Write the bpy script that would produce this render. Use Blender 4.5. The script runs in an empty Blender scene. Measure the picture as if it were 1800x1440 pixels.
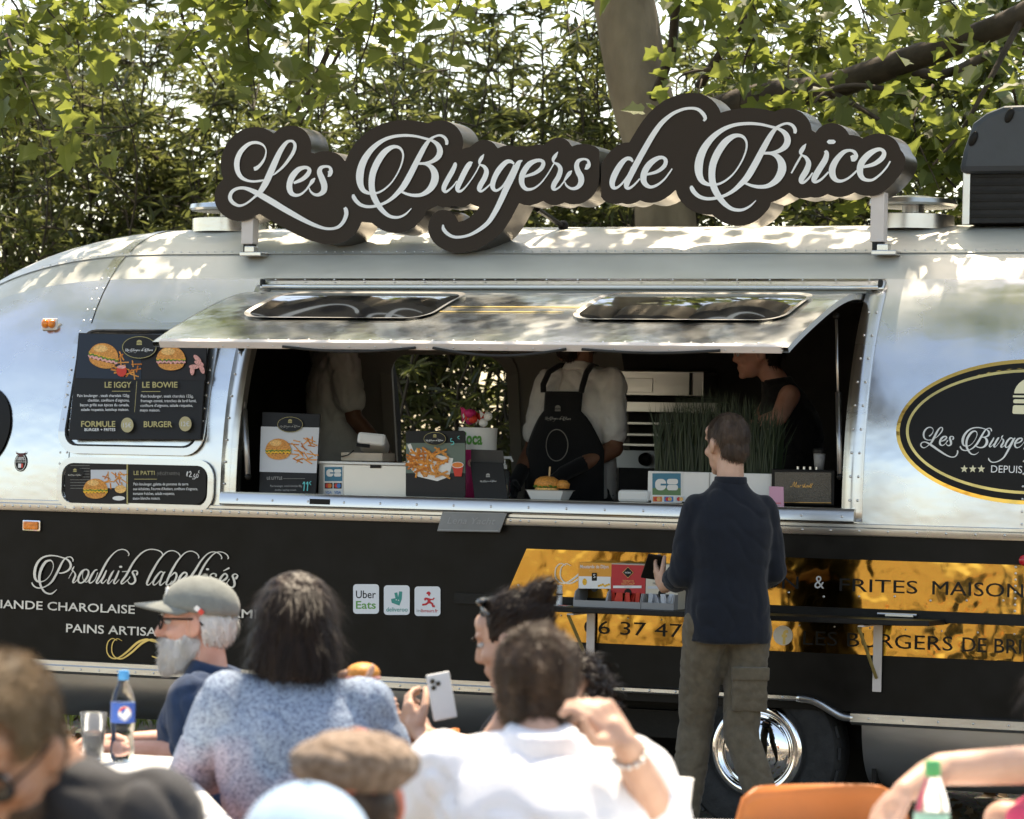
import bpy, bmesh, math, random
import numpy as np
from mathutils import Vector, Matrix, noise
from math import sin, cos, pi, radians, sqrt

sc = bpy.context.scene
COL = sc.collection
rnd = random.Random(11)
# ---------------------------------------------------------------- camera
FPX, TH, DIST, ZC, PITCH, ROLL = 6000.0, radians(22.3), 15.0, 1.6, 80/6000.0, 0.022
CP = Vector((DIST*sin(TH), -DIST*cos(TH), ZC))
_d = Vector((-sin(TH), cos(TH), 0))
FW = _d*cos(PITCH) + Vector((0, 0, sin(PITCH)))
_r0 = Vector((cos(TH), sin(TH), 0)); _u0 = _r0.cross(FW)
RT = _r0*cos(ROLL) + _u0*sin(ROLL); UP = _u0*cos(ROLL) - _r0*sin(ROLL)
cd = bpy.data.cameras.new('camera'); cam = bpy.data.objects.new('camera', cd); COL.objects.link(cam)
m = Matrix((RT, UP, -FW)).transposed().to_4x4(); m.translation = CP
cam.matrix_world = m
cd.sensor_width = 36; cd.sensor_fit = 'HORIZONTAL'; cd.lens = 36*FPX/1800; cd.clip_end = 3000; cd.clip_start = 0.1
cd.dof.use_dof = True; cd.dof.focus_distance = 14.6; cd.dof.aperture_fstop = 5.2
sc.camera = cam
# ---------------------------------------------------------------- light
SUN_EL, SUN_AZ = radians(68), radians(10)       # azimuth: from +Y (behind the trailer) towards -X
w = bpy.data.worlds.new('World'); sc.world = w; w.use_nodes = True
nt = w.node_tree
bg = nt.nodes['Background']; sky = nt.nodes.new('ShaderNodeTexSky'); sky.sky_type = 'NISHITA'
sky.sun_disc = False; sky.sun_elevation = SUN_EL; sky.sun_rotation = -SUN_AZ
sky.dust_density = 1.6; sky.air_density = 1.0; sky.ozone_density = 1.0
nt.links.new(sky.outputs[0], bg.inputs[0]); bg.inputs[1].default_value = 0.15
sl = bpy.data.lights.new('sun', 'SUN'); sl.energy = 3.6; sl.angle = radians(0.53); sl.color = (1, 0.95, 0.87)
so = bpy.data.objects.new('sun', sl); COL.objects.link(so)
SUND = Vector((-sin(SUN_AZ)*cos(SUN_EL), cos(SUN_AZ)*cos(SUN_EL), sin(SUN_EL)))
so.rotation_euler = SUND.to_track_quat('Z', 'Y').to_euler(); so.location = (0, 10, 20)
sc.view_settings.view_transform = 'Standard'; sc.view_settings.look = 'None'
sc.view_settings.gamma = 1; sc.view_settings.use_curve_mapping = False
sc.view_settings.exposure = 1.6
sc.view_settings.use_white_balance = True; sc.view_settings.white_balance_temperature = 8100; sc.view_settings.white_balance_tint = 10
sc.cycles.use_denoising = True; sc.cycles.max_bounces = 9; sc.cycles.transparent_max_bounces = 12
sc.cycles.caustics_reflective = False; sc.cycles.caustics_refractive = False
sc.cycles.sample_clamp_indirect = 8

def ray(px, py): return FW + RT*((px-900)/FPX) - UP*((py-720)/FPX)
def atY(px, py, Y=0.0):
    r = ray(px, py); return CP + r*((Y-CP.y)/r.y)
def atZ(px, py, Z=0.0):
    r = ray(px, py); return CP + r*((Z-CP.z)/r.z)
def atD(px, py, dep): return CP + ray(px, py)*dep

# ---------------------------------------------------------------- materials
MATS = {}
def mat(name, col=(.5, .5, .5), rough=.6, metal=0.0, var=0.0, vscale=8.0, bump=0.0, bscale=40.0, col2=None, spec=.5, coat=0.0,
        trans=0.0, ior=1.45, stretch=(1, 1, 1), rvar=0.0, emit=0.0, alpha=1.0, sheen=0.0, detail=4.0, bdist=.01):
    if name in MATS: return MATS[name]
    M = bpy.data.materials.new(name); M.use_nodes = True; n = M.node_tree.nodes; L = M.node_tree.links
    b = n['Principled BSDF']
    b.inputs['Base Color'].default_value = (*col, 1); b.inputs['Roughness'].default_value = rough; b.inputs['Metallic'].default_value = metal
    b.inputs['Specular IOR Level'].default_value = spec; b.inputs['Coat Weight'].default_value = coat; b.inputs['IOR'].default_value = ior
    b.inputs['Transmission Weight'].default_value = trans; b.inputs['Alpha'].default_value = alpha; b.inputs['Sheen Weight'].default_value = sheen
    tc = n.new('ShaderNodeTexCoord'); mp = n.new('ShaderNodeMapping'); mp.inputs['Scale'].default_value = stretch
    L.new(tc.outputs['Object'], mp.inputs[0])
    if var or col2 or rvar:
        t = n.new('ShaderNodeTexNoise'); t.inputs['Scale'].default_value = vscale; t.inputs['Detail'].default_value = detail; L.new(mp.outputs[0], t.inputs[0])
        r = n.new('ShaderNodeValToRGB'); L.new(t.outputs[0], r.inputs[0])
        r.color_ramp.elements[0].position = .33; r.color_ramp.elements[1].position = .67
        c2 = col2 or tuple(min(1, c*(1+var)) for c in col); c1 = col if col2 else tuple(c*(1-var) for c in col)
        r.color_ramp.elements[0].color = (*c1, 1); r.color_ramp.elements[1].color = (*c2, 1)
        L.new(r.outputs[0], b.inputs['Base Color'])
        if rvar:
            mr = n.new('ShaderNodeMapRange'); L.new(t.outputs[0], mr.inputs[0])
            mr.inputs[1].default_value = .3; mr.inputs[2].default_value = .7
            mr.inputs[3].default_value = max(.02, rough-rvar); mr.inputs[4].default_value = rough+rvar; L.new(mr.outputs[0], b.inputs['Roughness'])
    if bump:
        t2 = n.new('ShaderNodeTexNoise'); t2.inputs['Scale'].default_value = bscale; t2.inputs['Detail'].default_value = 3; L.new(mp.outputs[0], t2.inputs[0])
        bp = n.new('ShaderNodeBump'); bp.inputs['Strength'].default_value = bump; bp.inputs['Distance'].default_value = bdist
        L.new(t2.outputs[0], bp.inputs['Height']); L.new(bp.outputs[0], b.inputs['Normal'])
    if emit:
        b.inputs['Emission Color'].default_value = (*col, 1); b.inputs['Emission Strength'].default_value = emit
    MATS[name] = M; return M

def leaf_mat(name, c1, c2, tcol, tr=.5, rough=.45):
    M = bpy.data.materials.new(name); M.use_nodes = True; n = M.node_tree.nodes; L = M.node_tree.links
    b = n['Principled BSDF']; out = n['Material Output']; b.inputs['Roughness'].default_value = rough; b.inputs['Specular IOR Level'].default_value = .4
    g = n.new('ShaderNodeNewGeometry'); r = n.new('ShaderNodeValToRGB'); L.new(g.outputs['Random Per Island'], r.inputs[0])
    r.color_ramp.elements[0].color = (*c1, 1); r.color_ramp.elements[1].color = (*c2, 1); L.new(r.outputs[0], b.inputs['Base Color'])
    t = n.new('ShaderNodeBsdfTranslucent'); t.inputs[0].default_value = (*tcol, 1)
    mx = n.new('ShaderNodeMixShader'); mx.inputs[0].default_value = tr
    L.new(b.outputs[0], mx.inputs[1]); L.new(t.outputs[0], mx.inputs[2]); L.new(mx.outputs[0], out.inputs[0])
    MATS[name] = M; return M

# ---------------------------------------------------------------- mesh builder
class MB:
    def __init__(s): s.v = []; s.f = []
    def add(s, vs, fs):
        o = len(s.v); s.v += [tuple(p) for p in vs]; s.f += [tuple(i+o for i in f) for f in fs]; return s
    def box(s, c, d, M=None):
        x, y, z = d[0]/2, d[1]/2, d[2]/2; c = Vector(c)
        vs = [Vector(p) for p in ((-x,-y,-z),(x,-y,-z),(x,y,-z),(-x,y,-z),(-x,-y,z),(x,-y,z),(x,y,z),(-x,y,z))]
        if M: vs = [M @ p for p in vs]
        return s.add([p+c for p in vs], [(0,3,2,1),(4,5,6,7),(0,1,5,4),(1,2,6,5),(2,3,7,6),(3,0,4,7)])
    def hexa(s, p): return s.add(p, [(0,3,2,1),(4,5,6,7),(0,1,5,4),(1,2,6,5),(2,3,7,6),(3,0,4,7)])
    def tube(s, path, radii, n=8, cap=True, sq=None):
        P = [Vector(p) for p in path]
        if not hasattr(radii, '__len__'): radii = [radii]*len(P)
        T = [(P[min(i+1, len(P)-1)]-P[max(i-1, 0)]).normalized() for i in range(len(P))]
        a = Vector((0, 0, 1)) if abs(T[0].z) < .9 else Vector((1, 0, 0))
        X = T[0].cross(a).normalized(); vs = []
        for i, p in enumerate(P):
            X = (X - T[i]*X.dot(T[i])).normalized(); Y = T[i].cross(X)
            for k in range(n):
                an = 2*pi*k/n; vs.append(p + (X*cos(an) + Y*sin(an))*radii[i])
        fs = [(i*n+k, i*n+(k+1) % n, (i+1)*n+(k+1) % n, (i+1)*n+k) for i in range(len(P)-1) for k in range(n)]
        if cap: fs += [tuple(range(n-1, -1, -1)), tuple((len(P)-1)*n+k for k in range(n))]
        return s.add(vs, fs)
    def lathe(s, prof, o=(0,0,0), ax=(0,0,1), n=24):
        ax = Vector(ax).normalized(); a = Vector((0,0,1)) if abs(ax.z) < .9 else Vector((1,0,0))
        X = ax.cross(a).normalized(); Y = ax.cross(X); o = Vector(o)
        vs = [o + ax*h + (X*cos(2*pi*k/n)+Y*sin(2*pi*k/n))*max(r, 1e-4) for r, h in prof for k in range(n)]
        fs = [(i*n+k, i*n+(k+1) % n, (i+1)*n+(k+1) % n, (i+1)*n+k) for i in range(len(prof)-1) for k in range(n)]
        fs += [tuple(range(n-1, -1, -1)), tuple((len(prof)-1)*n+k for k in range(n))]
        return s.add(vs, fs)
    def ell(s, c, r, M=None, nu=14, nv=9):
        c = Vector(c); r = (r, r, r) if not hasattr(r, '__len__') else r
        vs = []; fs = []
        for j in range(nv+1):
            t = pi*j/nv
            for k in range(nu):
                a = 2*pi*k/nu; p = Vector((r[0]*sin(t)*cos(a), r[1]*sin(t)*sin(a), r[2]*cos(t))); vs.append(c + (M @ p if M else p))
        for j in range(nv):
            for k in range(nu): fs.append((j*nu+k, (j+1)*nu+k, (j+1)*nu+(k+1) % nu, j*nu+(k+1) % nu))
        return s.add(vs, fs)
    def capsule(s, p0, r0, p1, r1, n=12):
        p0 = Vector(p0); p1 = Vector(p1); d = p1-p0; L = d.length or 1e-6; d = d/L
        path = []; rad = []
        for k in range(5):
            a = pi/2*k/4; path.append(p0-d*r0*cos(a)); rad.append(max(r0*sin(a), 1e-4))
        for k in range(5):
            a = pi/2*k/4; path.append(p1+d*r1*sin(a)); rad.append(max(r1*cos(a), 1e-4))
        X = d.cross(Vector((0,0,1)) if abs(d.z) < .9 else Vector((1,0,0))).normalized(); Y = d.cross(X)
        vs = [p+(X*cos(2*pi*k/n)+Y*sin(2*pi*k/n))*r for p, r in zip(path, rad) for k in range(n)]
        fs = [(i*n+k, i*n+(k+1) % n, (i+1)*n+(k+1) % n, (i+1)*n+k) for i in range(9) for k in range(n)]
        return s.add(vs, fs+[tuple(range(n-1, -1, -1)), tuple(9*n+k for k in range(n))])
    def prism(s, pts, off):      # closed outline of 3D points pushed along off
        n = len(pts); off = Vector(off)
        s.add([Vector(p) for p in pts]+[Vector(p)+off for p in pts], [tuple(range(n)), tuple(range(2*n-1, n-1, -1))]+[(i, n+i, n+(i+1) % n, (i+1) % n) for i in range(n)]); return s
    def grid(s, nu, nv, fn, skip=None):
        o = [[fn(i/nu, j/nv) for i in range(nu+1)] for j in range(nv+1)]
        vs = [p for r in o for p in r]
        return s.add(vs, [(j*(nu+1)+i, j*(nu+1)+i+1, (j+1)*(nu+1)+i+1, (j+1)*(nu+1)+i) for j in range(nv) for i in range(nu) if not (skip and skip(i, j))])
    def mesh(s, name, smooth=True):
        me = bpy.data.meshes.new(name); me.from_pydata(s.v, [], s.f)
        if smooth: me.shade_smooth()
        me.update(); return me
    def build(s, name, ma, parent=None, smooth=False, bevel=0.0, auto=None, solid=0.0):
        me = s.mesh(name, smooth or auto is not None)
        return link(name, me, ma, parent, bevel, auto, solid)

def link(name, me, ma, parent=None, bevel=0.0, auto=None, solid=0.0):
    o = bpy.data.objects.new(name, me); COL.objects.link(o)
    if isinstance(ma, str): ma = MATS[ma]
    if len(me.materials) == 0: me.materials.append(ma)
    if parent is not None:
        o.parent = parent; o.matrix_parent_inverse = Matrix.Translation(-parent.location) @ Matrix.Identity(4)
    if solid:
        mo = o.modifiers.new('solid', 'SOLIDIFY'); mo.thickness = solid; mo.offset = -1
    if bevel:
        mo = o.modifiers.new('bevel', 'BEVEL'); mo.width = bevel; mo.segments = 2; mo.limit_method = 'ANGLE'; mo.angle_limit = radians(50)
    if auto is not None and me.shade_smooth:
        try: me.set_sharp_from_angle(angle=radians(auto))
        except Exception: pass
    return o

def thing(name, label, cat, loc=(0,0,0), group=None):
    o = bpy.data.objects.new(name, None); COL.objects.link(o); o.location = loc; o.empty_display_size = .1
    o['label'] = label; o['category'] = cat
    if group: o['group'] = group
    return o
def tag(o, label, cat, group=None):
    o['label'] = label; o['category'] = cat
    if group: o['group'] = group
    return o
def part_empty(name, parent, loc=None):
    o = bpy.data.objects.new(name, None); COL.objects.link(o); o.location = (0,0,0); o.empty_display_size = .1
    o.parent = parent; o.matrix_parent_inverse = Matrix.Translation(-parent.location); return o

def crspline(pts, n):
    p = np.array(pts, float); p = np.vstack([2*p[0]-p[1], p, 2*p[-1]-p[-2]]); o = []
    for i in range(1, len(p)-2):
        a, b, c, d = p[i-1:i+3]
        for k in range(n):
            t = k/n; o.append(.5*(2*b+(c-a)*t+(2*a-5*b+4*c-d)*t*t+(3*b-a-3*c+d)*t**3))
    o.append(p[-2]); return np.array(o)

# ---------------------------------------------------------------- flat print on a board: P(u,v,h) maps board units to space
def ribbon(mb, P, pts, n=6, h0=.003, dh=.0010):
    q = crspline(pts, n); N = len(q)
    t = np.gradient(q[:, :2], axis=0); t /= np.maximum(np.hypot(t[:, 0], t[:, 1]), 1e-6)[:, None]
    nn = np.stack([-t[:, 1], t[:, 0]], 1); wv = np.maximum(q[:, 2], 0)/2
    vs = []; fs = []
    for i in range(N):
        h = h0+dh*i/N
        a = q[i, :2]+nn[i]*wv[i]; b = q[i, :2]-nn[i]*wv[i]
        vs += [P(a[0], a[1], h), P(b[0], b[1], h)]
    for i in range(N-1): fs.append((2*i, 2*i+1, 2*i+3, 2*i+2))
    mb.add(vs, fs)
TXT = {}
def text_mesh(s, bold=0.0):
    k = (s, bold)
    if k not in TXT:
        cu = bpy.data.curves.new('t', 'FONT'); cu.body = s; cu.resolution_u = 3; cu.offset = bold; cu.fill_mode = 'FRONT'
        ob = bpy.data.objects.new('t', cu); COL.objects.link(ob)
        bpy.context.view_layer.update()
        me = bpy.data.meshes.new_from_object(ob.evaluated_get(bpy.context.evaluated_depsgraph_get()))
        V = np.array([v.co[:2] for v in me.vertices]); Fc = [tuple(p.vertices) for p in me.polygons]
        bpy.data.objects.remove(ob); bpy.data.curves.remove(cu); bpy.data.meshes.remove(me)
        TXT[k] = (V, Fc)
    return TXT[k]
def text_into(mb, P, s, x, y, wd=None, ht=None, al='l', bold=0.0, h=.003, shear=0.0):
    """s with its box starting at (x,y) (baseline, v grows downwards), wd wide or cap height ht"""
    V, Fc = text_mesh(s, bold)
    if not len(V): return
    x0, x1 = V[:, 0].min(), V[:, 0].max()
    sy = (ht/.70) if ht else wd/(x1-x0)
    sx = wd/(x1-x0) if wd else sy
    W = (x1-x0)*sx; off = {'l': 0, 'c': -W/2, 'r': -W}[al]
    mb.add([P(x+off+(a-x0)*sx+shear*b*sy, y-b*sy, h) for a, b in V], Fc)
class Board:
    """a printed surface: collects flat print by (part name, material)"""
    def __init__(s, P): s.P = P; s.k = {}; s.h = .0015
    def mb(s, nm, ma): return s.k.setdefault((nm, ma), MB())
    def step(s): s.h += .00014; return s.h
    def poly(s, nm, ma, pts):
        h = s.step(); s.mb(nm, ma).add([s.P(x, y, h) for x, y in pts], [tuple(range(len(pts)))])
    def rect(s, nm, ma, x0, y0, x1, y1, r=0.0):
        if not r: return s.poly(nm, ma, [(x0, y0), (x1, y0), (x1, y1), (x0, y1)])
        s.poly(nm, ma, rrect(x0, y0, x1, y1, r))
    def ell(s, nm, ma, cx, cy, rx, ry, n=28, a0=0, a1=2*pi, rot=0.0):
        full = abs(a1-a0-2*pi) < 1e-6; c, q = cos(rot), sin(rot)
        p = [(rx*cos(a0+(a1-a0)*k/n), ry*sin(a0+(a1-a0)*k/n)) for k in range(n if full else n+1)]
        s.poly(nm, ma, [(cx+c*a-q*b, cy+q*a+c*b) for a, b in p])
    def ring(s, nm, ma, cx, cy, rx, ry, t, n=48):
        h = s.step(); vs = []
        for k in range(n):
            a = 2*pi*k/n; vs += [s.P(cx+rx*cos(a), cy+ry*sin(a), h), s.P(cx+(rx-t)*cos(a), cy+(ry-t)*sin(a), h)]
        s.mb(nm, ma).add(vs, [(2*k, 2*k+1, (2*k+3) % (2*n), (2*k+2) % (2*n)) for k in range(n)])
    def text(s, nm, ma, t, x, y, **k): text_into(s.mb(nm, ma), s.P, t, x, y, h=s.step(), **k)
    def stroke(s, nm, ma, pts, n=5): ribbon(s.mb(nm, ma), s.P, pts, n, s.step(), .0003)
    def build(s, parent, split=()):
        for (nm, ma), b in s.k.items():
            if nm in split:
                for i in islands(b): i.build(nm if nm in ('sticker', 'price_disc', 'oval_star', 'laurel_leaf', 'plate_border') else 'letter', ma, parent)
            else:
                o = b.build(nm, ma, parent)
                if nm in ('printed_photo', 'menu_text', 'logo_script', 'card_sticker', 'menu_rule', 'box_text', 'box_print', 'box_mark', 'price_handwriting', 'sticker_text', 'sticker_logo', 'notice_text', 'print_line', 'apron_print', 'logo_burger'): o['kind'] = 'stuff'
def islands(b):
    par = list(range(len(b.v)))
    def find(i):
        while par[i] != i: par[i] = par[par[i]]; i = par[i]
        return i
    for f in b.f:
        r = find(f[0])
        for k in f[1:]: par[find(k)] = r
    out = {}
    for f in b.f: out.setdefault(find(f[0]), []).append(f)
    res = []
    for fs in out.values():
        ids = sorted({k for f in fs for k in f}); mp = {k: j for j, k in enumerate(ids)}; m_ = MB(); m_.v = [b.v[k] for k in ids]; m_.f = [tuple(mp[k] for k in f) for f in fs]; res.append(m_)
    return res
def rrect(x0, y0, x1, y1, r, n=6):
    p = []
    for cx, cy, a in ((x1-r, y0+r, -pi/2), (x1-r, y1-r, 0), (x0+r, y1-r, pi/2), (x0+r, y0+r, pi)):
        for k in range(n+1): p.append((cx+r*cos(a+pi/2*k/n), cy+r*sin(a+pi/2*k/n)))
    return p
def quadP(tl, tr, br, bl, flip=False):
    """bilinear board map: u,v in 0..1 from four corner points, h along the outward normal"""
    tl, tr, br, bl = map(Vector, (tl, tr, br, bl))
    n = (tr-tl).cross(bl-tl).normalized()
    if n.y > 0: n = -n
    return lambda u, v, h: (tl*(1-u)+tr*u)*(1-v) + (bl*(1-u)+br*u)*v + n*h
def pixP(Y, org=None):
    """board lying in the plane Y: u,v are photo pixels, h towards the viewer"""
    def f(u, v, h):
        p = atY(u, v, Y); p.y -= h; return p
    return f
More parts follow.
